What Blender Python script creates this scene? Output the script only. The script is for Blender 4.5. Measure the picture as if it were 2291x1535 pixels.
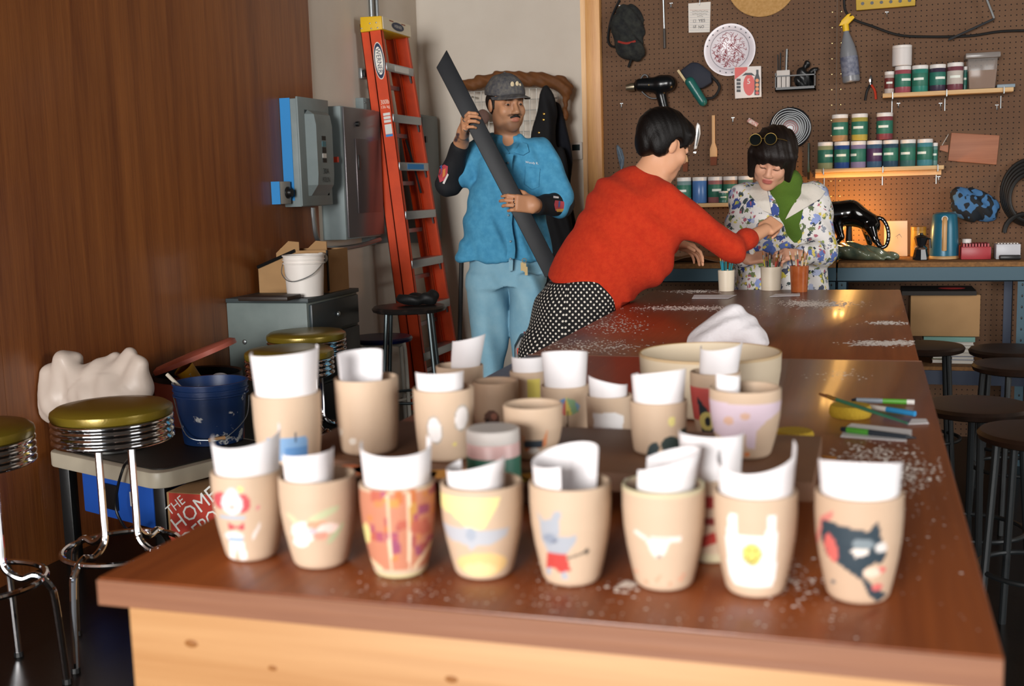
import bpy, bmesh, math, random
import numpy as np
from mathutils import Vector, Matrix

for o in list(bpy.data.objects):
    bpy.data.objects.remove(o)
scene = bpy.context.scene
COL = scene.collection

# ------------------------------------------------------------------ camera
IW, IH, FPX = 2291.0, 1535.0, 2552.0
YAW, PITCH, ROLL = 0.30586, 0.1354, -0.02892
CAM = Vector((0.0, 0.0, 1.32))
_F = Vector((-math.sin(YAW) * math.cos(PITCH), math.cos(YAW) * math.cos(PITCH), -math.sin(PITCH)))
_R0 = Vector((math.cos(YAW), math.sin(YAW), 0.0))
_U0 = _R0.cross(_F)
CR = _R0 * math.cos(ROLL) + _U0 * math.sin(ROLL)
CU = -_R0 * math.sin(ROLL) + _U0 * math.cos(ROLL)
CF = _F
RH = _R0.copy()                                   # level direction to the right of the view
FH = Vector((-math.sin(YAW), math.cos(YAW), 0.0))  # level direction away from the viewer
cd = bpy.data.cameras.new('camera')
cam = bpy.data.objects.new('camera', cd)
COL.objects.link(cam)
m = Matrix.Identity(4)
for i in range(3):
    m[i][0], m[i][1], m[i][2], m[i][3] = CR[i], CU[i], -CF[i], CAM[i]
cam.matrix_world = m
cd.sensor_fit = 'HORIZONTAL'
cd.sensor_width = 36.0
cd.lens = FPX / IW * 36.0
cd.clip_start = 0.05
cd.dof.use_dof = True
cd.dof.focus_distance = 4.45
cd.dof.aperture_fstop = 4.8
scene.camera = cam

# ------------------------------------------------------------------ light and exposure
world = bpy.data.worlds.new('daylight')
scene.world = world
world.use_nodes = True
bg = world.node_tree.nodes['Background']
bg.inputs[0].default_value = (0.75, 0.86, 1.0, 1)
bg.inputs[1].default_value = 0.4


def area_light(name, loc, target, sx, sy, power, color):
    ld = bpy.data.lights.new(name, 'AREA')
    ld.shape = 'RECTANGLE'
    ld.size, ld.size_y = sx, sy
    ld.energy = power
    ld.color = color
    o = bpy.data.objects.new(name, ld)
    COL.objects.link(o)
    o.location = loc
    d = Vector(target) - Vector(loc)
    o.rotation_euler = d.to_track_quat('-Z', 'Y').to_euler()
    return o


# daylight falling in through the wide shop window behind the photographer and the side door far to the right
area_light('window_daylight', (-1.2, -7.0, 2.1), (-0.9, 4.0, 1.3), 3.2, 2.6, 730.0, (1.0, 0.98, 0.955))
area_light('side_door_daylight', (5.3, 1.2, 1.9), (-2.4, 5.4, 1.4), 2.4, 2.4, 115.0, (1.0, 0.97, 0.93))
vs = scene.view_settings
vs.view_transform = 'Standard'
vs.look = 'None'
vs.gamma = 1.0
vs.use_curve_mapping = False
vs.exposure = 0.58
scene.display_settings.display_device = 'sRGB'

# ------------------------------------------------------------------ pixels to places


def ray(u, v):
    return CR * (u - IW / 2) - CU * (v - IH / 2) + CF * FPX


def WX(u, v, X):
    d = ray(u, v)
    return CAM + d * (X / d.x)


def WY(u, v, Y):
    d = ray(u, v)
    return CAM + d * (Y / d.y)


def WZ(u, v, Z):
    d = ray(u, v)
    return CAM + d * ((Z - CAM.z) / d.z)


def ZC(p):
    return (Vector(p) - CAM).dot(CF)


def px(p, n=1.0):
    "metres covered by n photo pixels at the distance of p"
    return n * ZC(p) / FPX


def at_depth(u, v, zc):
    return CAM + ray(u, v) * (zc / FPX)


# ------------------------------------------------------------------ materials
MATS = {}


def lin(h):
    if isinstance(h, (tuple, list)):
        return tuple(h[:3])
    h = h.lstrip('#')
    out = []
    for i in (0, 2, 4):
        c = int(h[i:i + 2], 16) / 255.0
        out.append(c / 12.92 if c <= 0.04045 else ((c + 0.055) / 1.055) ** 2.4)
    return tuple(out)


def mat(name, col, rough=0.5, metal=0.0, col2=None, vscale=8.0, stretch=(1, 1, 1), detail=3.0, contrast=(0.35, 0.65),
        bump=0.0, bscale=60.0, bstretch=None, coat=0.0, spec=0.5, trans=0.0, alpha=1.0, emis=None, estr=0.0,
        vcol=False, sheen=0.0, sss=0.0, ior=1.45, rvar=0.0):
    if name in MATS:
        return MATS[name]
    mt = bpy.data.materials.new(name)
    mt.use_nodes = True
    nt = mt.node_tree
    b = nt.nodes['Principled BSDF']
    c = lin(col)
    b.inputs['Base Color'].default_value = (*c, 1)
    b.inputs['Roughness'].default_value = rough
    b.inputs['Metallic'].default_value = metal
    b.inputs['Specular IOR Level'].default_value = spec
    b.inputs['IOR'].default_value = ior
    b.inputs['Coat Weight'].default_value = coat
    b.inputs['Coat Roughness'].default_value = 0.12
    b.inputs['Transmission Weight'].default_value = trans
    b.inputs['Alpha'].default_value = alpha
    b.inputs['Sheen Weight'].default_value = sheen
    if sss:
        b.inputs['Subsurface Weight'].default_value = sss
        b.inputs['Subsurface Radius'].default_value = (0.012, 0.005, 0.003)
        b.inputs['Subsurface Scale'].default_value = 0.6
    if emis:
        b.inputs['Emission Color'].default_value = (*lin(emis), 1)
        b.inputs['Emission Strength'].default_value = estr
    tc = mp = None
    src = None
    if vcol:
        at = nt.nodes.new('ShaderNodeVertexColor')
        at.layer_name = 'Col'
        src = at.outputs['Color']
        nt.links.new(src, b.inputs['Base Color'])
    if col2 is not None or bump or rvar:
        tc = nt.nodes.new('ShaderNodeTexCoord')
    if col2 is not None:
        mp = nt.nodes.new('ShaderNodeMapping')
        mp.inputs['Scale'].default_value = stretch
        nt.links.new(tc.outputs['Object'], mp.inputs['Vector'])
        nz = nt.nodes.new('ShaderNodeTexNoise')
        nz.inputs['Scale'].default_value = vscale
        nz.inputs['Detail'].default_value = detail
        nz.inputs['Roughness'].default_value = 0.6
        nt.links.new(mp.outputs[0], nz.inputs['Vector'])
        cr = nt.nodes.new('ShaderNodeValToRGB')
        cr.color_ramp.elements[0].position = contrast[0]
        cr.color_ramp.elements[1].position = contrast[1]
        cr.color_ramp.elements[0].color = (*c, 1)
        cr.color_ramp.elements[1].color = (*lin(col2), 1)
        nt.links.new(nz.outputs['Fac'], cr.inputs['Fac'])
        if src is None:
            nt.links.new(cr.outputs['Color'], b.inputs['Base Color'])
        else:
            mx = nt.nodes.new('ShaderNodeMix')
            mx.data_type = 'RGBA'
            mx.blend_type = 'MULTIPLY'
            mx.inputs[0].default_value = 1.0
            nt.links.new(src, mx.inputs[6])
            nt.links.new(cr.outputs['Color'], mx.inputs[7])
            nt.links.new(mx.outputs[2], b.inputs['Base Color'])
    if bump:
        nb = nt.nodes.new('ShaderNodeTexNoise')
        nb.inputs['Scale'].default_value = bscale
        nb.inputs['Detail'].default_value = 3.0
        if bstretch:
            m2 = nt.nodes.new('ShaderNodeMapping')
            m2.inputs['Scale'].default_value = bstretch
            nt.links.new(tc.outputs['Object'], m2.inputs['Vector'])
            nt.links.new(m2.outputs[0], nb.inputs['Vector'])
        else:
            nt.links.new(tc.outputs['Object'], nb.inputs['Vector'])
        bp = nt.nodes.new('ShaderNodeBump')
        bp.inputs['Strength'].default_value = bump
        bp.inputs['Distance'].default_value = 0.01
        nt.links.new(nb.outputs['Fac'], bp.inputs['Height'])
        nt.links.new(bp.outputs['Normal'], b.inputs['Normal'])
    if rvar:
        nr = nt.nodes.new('ShaderNodeTexNoise')
        nr.inputs['Scale'].default_value = 6.0
        nr.inputs['Detail'].default_value = 4.0
        nt.links.new(tc.outputs['Object'], nr.inputs['Vector'])
        mr = nt.nodes.new('ShaderNodeMapRange')
        mr.inputs['To Min'].default_value = max(0.02, rough - rvar)
        mr.inputs['To Max'].default_value = min(1.0, rough + rvar)
        nt.links.new(nr.outputs['Fac'], mr.inputs['Value'])
        nt.links.new(mr.outputs[0], b.inputs['Roughness'])
    MATS[name] = mt
    return mt


# ------------------------------------------------------------------ mesh building
WM = {}   # world matrix of every object made here


def _link(o, parent, wm):
    COL.objects.link(o)
    if parent is not None:
        o.parent = parent
        o.matrix_local = WM[parent.name].inverted() @ wm
    else:
        o.matrix_world = wm
    WM[o.name] = wm
    return o


def tag(o, label=None, cat=None, group=None, kind=None):
    if label:
        o['label'] = label
    if cat:
        o['category'] = cat
    if group:
        o['group'] = group
    if kind:
        o['kind'] = kind
    return o


def thing(name, label, cat, loc, rz=0.0, group=None):
    o = bpy.data.objects.new(name, None)
    o.empty_display_size = 0.05
    _link(o, None, Matrix.Translation(Vector(loc)) @ Matrix.Rotation(rz, 4, 'Z'))
    return tag(o, label, cat, group)


def copy_tree(o, wm, label=None, parent=None):
    c = o.copy()
    COL.objects.link(c)
    c.parent = parent
    if parent is None:
        c.matrix_world = wm
    else:
        c.matrix_local = WM[o.parent.name].inverted() @ WM[o.name]
    WM[c.name] = wm
    if label:
        c['label'] = label
    for ch in [x for x in o.children]:
        copy_tree(ch, wm @ (WM[o.name].inverted() @ WM[ch.name]), None, c)
    return c


def basis_from(z, xhint=None):
    z = Vector(z).normalized()
    if xhint is None:
        xhint = Vector((1, 0, 0)) if abs(z.x) < 0.9 else Vector((0, 1, 0))
    x = Vector(xhint) - z * Vector(xhint).dot(z)
    x.normalize()
    y = z.cross(x)
    return x, y, z


class MB:
    def __init__(s):
        s.v, s.f, s.c = [], [], []

    def add(s, vs_, fs_, col=None):
        k = len(s.v)
        s.v += [Vector(p) for p in vs_]
        s.f += [tuple(i + k for i in f) for f in fs_]
        if col is not None:
            s.c += [col] * len(vs_)
        return s

    def box(s, c, size, ax=None):
        "c centre, size full lengths, ax optional three axes"
        c = Vector(c)
        ax = ax or (Vector((1, 0, 0)), Vector((0, 1, 0)), Vector((0, 0, 1)))
        h = [a * (l / 2) for a, l in zip(ax, size)]
        P = [c + h[0] * i + h[1] * j + h[2] * k for k in (-1, 1) for j in (-1, 1) for i in (-1, 1)]
        return s.add(P, [(0, 2, 3, 1), (4, 5, 7, 6), (0, 1, 5, 4), (2, 6, 7, 3), (0, 4, 6, 2), (1, 3, 7, 5)])

    def bb(s, a, b):
        a, b = Vector(a), Vector(b)
        return s.box((a + b) / 2, [abs(x) for x in (b - a)])

    def hexa(s, bottom, top):
        "two matching rings of corners"
        n = len(bottom)
        return s.add(list(bottom) + list(top), [tuple(range(n))[::-1], tuple(range(n, 2 * n))] +
                     [(i, (i + 1) % n, n + (i + 1) % n, n + i) for i in range(n)])

    def cyl(s, p0, p1, r0, r1=None, seg=16, caps=True):
        r1 = r0 if r1 is None else r1
        p0, p1 = Vector(p0), Vector(p1)
        x, y, z = basis_from(p1 - p0)
        P = []
        for p, r in ((p0, r0), (p1, r1)):
            P += [p + (x * math.cos(2 * math.pi * i / seg) + y * math.sin(2 * math.pi * i / seg)) * r for i in range(seg)]
        F = [(i, (i + 1) % seg, seg + (i + 1) % seg, seg + i) for i in range(seg)]
        if caps:
            F += [tuple(range(seg))[::-1], tuple(range(seg, 2 * seg))]
        return s.add(P, F)

    def tube(s, pts, r, seg=8, closed=False, flat=None):
        "tube along points; r number or list; flat=(w,h) makes a band"
        pts = [Vector(p) for p in pts]
        n = len(pts)
        rs = r if isinstance(r, (list, tuple)) else [r] * n
        P, prev = [], None
        for i in range(n):
            if closed:
                t = pts[(i + 1) % n] - pts[i - 1]
            else:
                t = pts[min(i + 1, n - 1)] - pts[max(i - 1, 0)]
            x, y, z = basis_from(t, prev)
            prev = x
            for k in range(seg):
                a = 2 * math.pi * k / seg
                P.append(pts[i] + (x * math.cos(a) + y * math.sin(a)) * rs[i])
        F = []
        for i in range(n if closed else n - 1):
            j = (i + 1) % n
            for k in range(seg):
                l = (k + 1) % seg
                F.append((i * seg + k, i * seg + l, j * seg + l, j * seg + k))
        if not closed:
            F += [tuple(range(seg))[::-1], tuple((n - 1) * seg + k for k in range(seg))]
        return s.add(P, F)

    def lathe(s, prof, c=(0, 0, 0), seg=32, axis=(0, 0, 1), xh=None, closed=False):
        "prof: list of (radius, height); a radius of 0 closes the end"
        c = Vector(c)
        x, y, z = basis_from(axis, xh)
        P, rows = [], []
        for r, h in prof:
            if r < 1e-7:
                rows.append([len(P)])
                P.append(c + z * h)
            else:
                rows.append(list(range(len(P), len(P) + seg)))
                P += [c + z * h + (x * math.cos(2 * math.pi * i / seg) + y * math.sin(2 * math.pi * i / seg)) * r for i in range(seg)]
        F = []
        pairs = list(zip(rows, rows[1:])) + ([(rows[-1], rows[0])] if closed else [])
        for a, b in pairs:
            for i in range(seg):
                j = (i + 1) % seg
                if len(a) == 1 and len(b) == 1:
                    continue
                if len(a) == 1:
                    F.append((a[0], b[j], b[i]))
                elif len(b) == 1:
                    F.append((a[i], a[j], b[0]))
                else:
                    F.append((a[i], a[j], b[j], b[i]))
        return s.add(P, F)

    def prism(s, poly, o, ax, ay, d):
        "flat outline poly (2d) in the plane o+ax*x+ay*y, pushed out by the vector d"
        o, ax, ay, d = Vector(o), Vector(ax), Vector(ay), Vector(d)
        a = [o + ax * x + ay * y for x, y in poly]
        return s.hexa(a, [p + d for p in a])

    def ball(s, c, r, scale=(1, 1, 1), seg=16, rings=10, ax=None):
        c = Vector(c)
        ax = ax or (Vector((1, 0, 0)), Vector((0, 1, 0)), Vector((0, 0, 1)))
        P = [c + ax[2] * (r * scale[2])]
        for i in range(1, rings):
            t = math.pi * i / rings
            for k in range(seg):
                a = 2 * math.pi * k / seg
                P.append(c + ax[0] * (r * scale[0] * math.sin(t) * math.cos(a)) + ax[1] * (r * scale[1] * math.sin(t) * math.sin(a)) + ax[2] * (r * scale[2] * math.cos(t)))
        P.append(c - ax[2] * (r * scale[2]))
        F = [(0, 1 + k, 1 + (k + 1) % seg) for k in range(seg)]
        for i in range(rings - 2):
            for k in range(seg):
                l = (k + 1) % seg
                F.append((1 + i * seg + k, 1 + (i + 1) * seg + k, 1 + (i + 1) * seg + l, 1 + i * seg + l))
        e = len(P) - 1
        F += [(e, 1 + (rings - 2) * seg + (k + 1) % seg, 1 + (rings - 2) * seg + k) for k in range(seg)]
        return s.add(P, F)

    def grid(s, fn, nu, nv, wrap=False):
        P = [fn(i / (nu if wrap else nu - 1), j / (nv - 1)) for j in range(nv) for i in range(nu)]
        F = []
        for j in range(nv - 1):
            for i in range(nu if wrap else nu - 1):
                k = (i + 1) % nu
                F.append((j * nu + i, j * nu + k, (j + 1) * nu + k, (j + 1) * nu + i))
        return s.add(P, F)

    def build(s, name, mt, parent=None, origin=None, bevel=0.0, bseg=2, solid=0.0, smooth=35, cols=None, fixn=True):
        if parent is not None:
            wm = WM[parent.name]
        else:
            if origin is None:
                n = len(s.v)
                origin = (sum(p.x for p in s.v) / n, sum(p.y for p in s.v) / n, min(p.z for p in s.v))
            wm = Matrix.Translation(Vector(origin))
        inv = wm.inverted()
        me = bpy.data.meshes.new(name)
        me.from_pydata([inv @ p for p in s.v], [], s.f)
        cc = cols if cols is not None else (s.c if len(s.c) == len(s.v) and s.c else None)
        if cc is not None:
            set_cols(me, np.array([list(c)[:3] for c in cc], dtype=np.float32))
        bm = bmesh.new()
        bm.from_mesh(me)
        if fixn:
            bmesh.ops.recalc_face_normals(bm, faces=bm.faces)
        if bevel:
            es = [e for e in bm.edges if e.is_manifold and e.calc_face_angle(0) > 0.5]
            bmesh.ops.bevel(bm, geom=es, offset=bevel, segments=bseg, profile=0.5, affect='EDGES', clamp_overlap=True)
        if solid:
            bmesh.ops.solidify(bm, geom=bm.faces[:], thickness=solid)
        bm.to_mesh(me)
        bm.free()
        if smooth:
            me.shade_smooth()
            me.set_sharp_from_angle(angle=math.radians(smooth))
        me.materials.append(mt)
        o = bpy.data.objects.new(name, me)
        return _link(o, parent, wm)


def set_cols(me, C):
    a = me.color_attributes.new('Col', 'FLOAT_COLOR', 'POINT')
    C4 = np.ones((len(C), 4), dtype=np.float32)
    C4[:, :3] = C
    a.data.foreach_set('color', C4.ravel())


def np_obj(name, Vn, Fn, mt, parent=None, origin=None, cols=None, smooth=True):
    wm = WM[parent.name] if parent is not None else Matrix.Translation(Vector(origin or (0, 0, 0)))
    inv = np.array(wm.inverted())
    Vl = Vn @ inv[:3, :3].T + inv[:3, 3]
    me = bpy.data.meshes.new(name)
    nf, k = Fn.shape
    me.vertices.add(len(Vl))
    me.vertices.foreach_set('co', Vl.astype(np.float32).ravel())
    me.loops.add(nf * k)
    me.loops.foreach_set('vertex_index', Fn.astype(np.int32).ravel())
    me.polygons.add(nf)
    me.polygons.foreach_set('loop_start', np.arange(0, nf * k, k, dtype=np.int32))
    me.update(calc_edges=True)
    me.validate()
    if cols is not None:
        set_cols(me, cols)
    if smooth:
        me.shade_smooth()
    me.materials.append(mt)
    o = bpy.data.objects.new(name, me)
    return _link(o, parent, wm)


def text_obj(name, txt, o, ax, ay, height, mt, parent, width=None, depth=0.0004, shear=0.0, align='CENTER'):
    "flat lettering: centre o, reading direction ax, up direction ay"
    cu = bpy.data.curves.new(name, 'FONT')
    cu.body = txt
    cu.align_x = align
    cu.align_y = 'CENTER'
    cu.shear = shear
    cu.resolution_u = 2
    tmp = bpy.data.objects.new(name, cu)
    me = bpy.data.meshes.new_from_object(tmp)
    bpy.data.objects.remove(tmp)
    ys = [p.co.y for p in me.vertices]
    xs = [p.co.x for p in me.vertices]
    hh = max(ys) - min(ys)
    ww = max(xs) - min(xs)
    k = height / hh
    kx = (width / ww) if width else k
    ax, ay = Vector(ax).normalized(), Vector(ay).normalized()
    az = ax.cross(ay)
    cx, cy = (max(xs) + min(xs)) / 2, (max(ys) + min(ys)) / 2
    wm = WM[parent.name]
    inv = wm.inverted()
    o = Vector(o)
    for p in me.vertices:
        p.co = inv @ (o + ax * ((p.co.x - cx) * kx) + ay * ((p.co.y - cy) * k) + az * depth)
    me.materials.clear()
    me.materials.append(mt)
    ob = bpy.data.objects.new(name, me)
    return _link(ob, parent, wm)


def arc(c, ax, ay, r, a0, a1, n, r2=None):
    c, ax, ay = Vector(c), Vector(ax), Vector(ay)
    r2 = r if r2 is None else r2
    return [c + ax * (r * math.cos(a0 + (a1 - a0) * i / (n - 1))) + ay * (r2 * math.sin(a0 + (a1 - a0) * i / (n - 1))) for i in range(n)]


def smooth_path(pts, n=6):
    "Catmull-Rom through points"
    pts = [Vector(p) for p in pts]
    out = []
    for i in range(len(pts) - 1):
        p0, p1, p2, p3 = pts[max(i - 1, 0)], pts[i], pts[i + 1], pts[min(i + 2, len(pts) - 1)]
        for k in range(n):
            t = k / n
            out.append(0.5 * ((2 * p1) + (p2 - p0) * t + (2 * p0 - 5 * p1 + 4 * p2 - p3) * t * t + (3 * p1 - p0 - 3 * p2 + p3) * t ** 3))
    out.append(pts[-1])
    return out


X1, Y1, Z1 = Vector((1, 0, 0)), Vector((0, 1, 0)), Vector((0, 0, 1))
rnd = random.Random(7)

# ================================================================== the setting
XL, XRW, YB, YPEG, YF, CEIL = -2.868, 5.5, 7.2, 6.10, -7.3, 3.6
TZ = 0.89                                   # table top height


def wood_mat(name, dark, light, axis='Z', scale=1.0, rough=0.35, coat=0.0, rings=True, spec=0.5):
    if name in MATS:
        return MATS[name]
    mt = bpy.data.materials.new(name)
    mt.use_nodes = True
    nt = mt.node_tree
    b = nt.nodes['Principled BSDF']
    b.inputs['Roughness'].default_value = rough
    b.inputs['Coat Weight'].default_value = coat
    b.inputs['Coat Roughness'].default_value = 0.15
    b.inputs['Specular IOR Level'].default_value = spec
    tc = nt.nodes.new('ShaderNodeTexCoord')
    long_ = 0.35
    st = {'X': (long_, 9, 9), 'Y': (9, long_, 9), 'Z': (9, 9, long_)}[axis]
    mp = nt.nodes.new('ShaderNodeMapping')
    mp.inputs['Scale'].default_value = [s_ * scale for s_ in st]
    nt.links.new(tc.outputs['Object'], mp.inputs['Vector'])
    n1 = nt.nodes.new('ShaderNodeTexNoise')
    n1.inputs['Scale'].default_value = 1.6
    n1.inputs['Detail'].default_value = 6
    n1.inputs['Distortion'].default_value = 0.6
    nt.links.new(mp.outputs[0], n1.inputs['Vector'])
    n2 = nt.nodes.new('ShaderNodeTexNoise')
    n2.inputs['Scale'].default_value = 14.0
    n2.inputs['Detail'].default_value = 4
    nt.links.new(mp.outputs[0], n2.inputs['Vector'])
    ad = nt.nodes.new('ShaderNodeMath')
    ad.operation = 'MULTIPLY_ADD'
    ad.inputs[1].default_value = 0.45
    nt.links.new(n2.outputs['Fac'], ad.inputs[0])
    nt.links.new(n1.outputs['Fac'], ad.inputs[2])
    cr = nt.nodes.new('ShaderNodeValToRGB')
    cr.color_ramp.elements[0].position = 0.45
    cr.color_ramp.elements[1].position = 1.0
    cr.color_ramp.elements[0].color = (*lin(dark), 1)
    cr.color_ramp.elements[1].color = (*lin(light), 1)
    nt.links.new(ad.outputs[0], cr.inputs['Fac'])
    nt.links.new(cr.outputs['Color'], b.inputs['Base Color'])
    bp = nt.nodes.new('ShaderNodeBump')
    bp.inputs['Strength'].default_value = 0.12
    bp.inputs['Distance'].default_value = 0.004
    nt.links.new(n2.outputs['Fac'], bp.inputs['Height'])
    nt.links.new(bp.outputs['Normal'], b.inputs['Normal'])
    MATS[name] = mt
    return mt


def pegboard_mat():
    mt = mat('pegboard', '#5e4330', 0.85, col2='#684c37', vscale=3.0)
    nt = mt.node_tree
    b = nt.nodes['Principled BSDF']
    src = b.inputs['Base Color'].links[0].from_socket
    tc = nt.nodes.new('ShaderNodeTexCoord')
    d = nt.nodes.new('ShaderNodeVectorMath'); d.operation = 'DIVIDE'; d.inputs[1].default_value = (0.0254,) * 3
    f = nt.nodes.new('ShaderNodeVectorMath'); f.operation = 'FRACTION'
    s_ = nt.nodes.new('ShaderNodeVectorMath'); s_.operation = 'SUBTRACT'; s_.inputs[1].default_value = (0.5, 0.5, 0.5)
    k = nt.nodes.new('ShaderNodeVectorMath'); k.operation = 'MULTIPLY'; k.inputs[1].default_value = (1, 0, 1)
    l = nt.nodes.new('ShaderNodeVectorMath'); l.operation = 'LENGTH'
    nt.links.new(tc.outputs['Object'], d.inputs[0])
    nt.links.new(d.outputs[0], f.inputs[0])
    nt.links.new(f.outputs[0], s_.inputs[0])
    nt.links.new(s_.outputs[0], k.inputs[0])
    nt.links.new(k.outputs[0], l.inputs[0])
    c = nt.nodes.new('ShaderNodeMath'); c.operation = 'LESS_THAN'; c.inputs[1].default_value = 0.125
    nt.links.new(l.outputs['Value'], c.inputs[0])
    mx = nt.nodes.new('ShaderNodeMix'); mx.data_type = 'RGBA'
    nt.links.new(c.outputs[0], mx.inputs[0])
    nt.links.new(src, mx.inputs[6])
    mx.inputs[7].default_value = (*lin('#120b06'), 1)
    nt.links.new(mx.outputs[2], b.inputs['Base Color'])
    return mt


M_dry = mat('drywall', '#d9d0c3', 0.85, col2='#d2c8ba', vscale=2.0, bump=0.05, bscale=90)
M_floor = mat('dark_floor', '#17120e', 0.3, col2='#0f0c0a', vscale=2.5, bump=0.02, bscale=30)
M_ceil = mat('ceiling_paint', '#4a433b', 0.9)
M_wallr = mat('right_wall_paint', '#35291f', 0.9)
M_ply = wood_mat('plywood_stain', '#653213', '#985a29', 'Z', 1.0, 0.4, 0.2)
M_oak = wood_mat('oak_trim', '#b67a3f', '#dca868', 'Z', 2.0, 0.45)
M_peg = pegboard_mat()


def struct(o):
    return tag(o, kind='structure')


fl = struct(MB().bb((XL, YF, -0.1), (XRW, YB, 0)).build('floor', M_floor))
tag(fl, 'dark polished concrete floor')
struct(MB().bb((XL, YF, CEIL), (XRW, YB, CEIL + 0.1)).build('ceiling', M_ceil))
wl = struct(MB().bb((XL - 0.1, YF, 0), (XL, YB, CEIL)).build('wall_left', M_dry))
# stained plywood sheets fixed over the left wall
y_end = WX(692, 150, XL).y
y0 = y_end
k = 0
while y0 > YF + 0.05:
    y1 = max(YF, y0 - 2.44)
    MB().bb((XL, y1 + 0.0006, 0.0), (XL + 0.012, y0 - 0.0006, CEIL)).build('plywood_sheet', M_ply, wl)
    y0 = y1
struct(MB().bb((XL, YB, 0), (WY(1306, 200, YPEG).x + 0.3, YB + 0.1, CEIL)).build('wall_back', M_dry))
# partition carrying the pegboard, with an oak post on its edge
xp0, xp1, xp2 = WY(1302, 250, 6.05).x, WY(1313, 250, 6.05).x, WY(1345, 250, 6.05).x
wp = struct(MB().bb((xp0 + 0.012, YPEG + 0.02, 0), (XRW, YB + 0.1, CEIL)).build('wall_partition', M_dry))
wr = MB()
wr.bb((XRW, YF, 0), (XRW + 0.1, -0.2, CEIL)).bb((XRW, 2.6, 0), (XRW + 0.1, YB, CEIL)).bb((XRW, -0.2, 3.2), (XRW + 0.1, 2.6, CEIL))
struct(wr.build('wall_right', M_wallr))
# wall behind the camera with the wide shop window opening
wf = MB()
wf.bb((XL, YF - 0.1, 0), (-2.8, YF, CEIL)).bb((2.0, YF - 0.1, 0), (XRW, YF, CEIL)).bb((-2.8, YF - 0.1, 3.45), (2.0, YF, CEIL)).bb((-2.8, YF - 0.1, 0), (2.0, YF, 0.75))
struct(wf.build('wall_front', M_wallr))
pt = struct(MB().bb((xp1, 6.05, 0), (xp2, YPEG + 0.02, CEIL)).build('trim_1', M_oak, bevel=0.002))
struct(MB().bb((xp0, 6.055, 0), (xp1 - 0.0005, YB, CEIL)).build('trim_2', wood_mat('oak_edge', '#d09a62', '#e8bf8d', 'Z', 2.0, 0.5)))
xs = WY(1872, 110, YPEG).x          # seam between two pegboard sheets
pa = MB().bb((xp2 + 0.0005, YPEG, 0.0), (xs - 0.001, YPEG + 0.006, CEIL)).build('pegboard_sheet', M_peg, wp)
pb = MB().bb((xs + 0.001, YPEG, 0.0), (xs + 2.0, YPEG + 0.006, CEIL)).build('pegboard_sheet', M_peg, wp)
M_screw = mat('brass_screw', '#d8c48c', 0.35, 0.9)
for i in range(26):
    z = 0.62 + i * 0.0762
    for dx in (-0.022, 0.022):
        MB().ball((xs + dx, YPEG - 0.001, z), 0.0035, (1, 0.5, 1), 8, 5).build('screw', M_screw, wp)

# ================================================================== work tables
M_top = wood_mat('red_brown_top', '#6c3419', '#924d23', 'Y', 0.8, 0.4, 0.15)
M_edge = wood_mat('worn_edge', '#6e4029', '#9a694b', 'X', 0.8, 0.5)
M_pine = wood_mat('pine_boards', '#a57241', '#cb9d6b', 'X', 0.5, 0.55)
TXL, TXR, TY0, TYS, TY1 = -0.842, 0.120, 1.060, 2.807, 4.60
M_knot = mat('pine_knot', '#8f5a26', 0.6)


def work_table(label, y0, y1, xl, xr, near):
    t = thing('work_table', label, 'table', ((xl + xr) / 2, (y0 + y1) / 2, 0))
    top = MB().bb((xl, y0, TZ - 0.032), (xr, y1, TZ)).build('table_top', M_top, t, bevel=0.0025)
    if near:
        MB().bb((xl + 0.001, y0 - 0.0035, TZ - 0.0315), (xr - 0.001, y0 - 0.0002, TZ - 0.002)).build('worn_front_edge', M_edge, top)
        MB().bb((xl + 0.001, y1 - 0.006, TZ - 0.0002), (xr - 0.001, y1 + 0.0002, TZ + 0.0005)).build('worn_rear_edge', mat('worn_line', '#9c6d55', 0.6), top)
    ins = 0.022
    zb = TZ - 0.032
    for (a, b) in (((xl + ins, y0 + ins, zb - 0.20), (xr - ins, y0 + ins + 0.02, zb)), ((xl + ins, y1 - ins - 0.02, zb - 0.20), (xr - ins, y1 - ins, zb)),
                   ((xl + ins, y0 + ins + 0.02, zb - 0.20), (xl + ins + 0.02, y1 - ins - 0.02, zb)), ((xr - ins - 0.02, y0 + ins + 0.02, zb - 0.20), (xr - ins, y1 - ins - 0.02, zb))):
        ap = MB().bb(a, b).build('apron_board', M_pine, t, bevel=0.002)
        if near and a[1] < y0 + 0.05 and b[0] - a[0] > 0.5:
            for u, v, r in ((428, 1440, 0.006), (610, 1495, 0.004), (1010, 1520, 0.005)):
                p = WY(u, v, y0 + ins)
                MB().ball(p, r, (1.5, 0.15, 0.8), 12, 6).build('knot', M_knot, ap)
    for x in (xl + 0.09, xr - 0.09):
        for y in (y0 + 0.09, y1 - 0.09):
            MB().bb((x - 0.04, y - 0.04, 0), (x + 0.04, y + 0.04, zb - 0.0005)).build('leg', M_pine, t, bevel=0.003)
    return t


work_table('long red-brown work table nearest the camera, covered in decorated cups', TY0, TYS - 0.001, TXL, TXR, True)
work_table('far red-brown work table the woman in red leans over, dusted with clay', TYS + 0.001, TY1, TXL + 0.006, TXR - 0.006, False)

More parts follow.
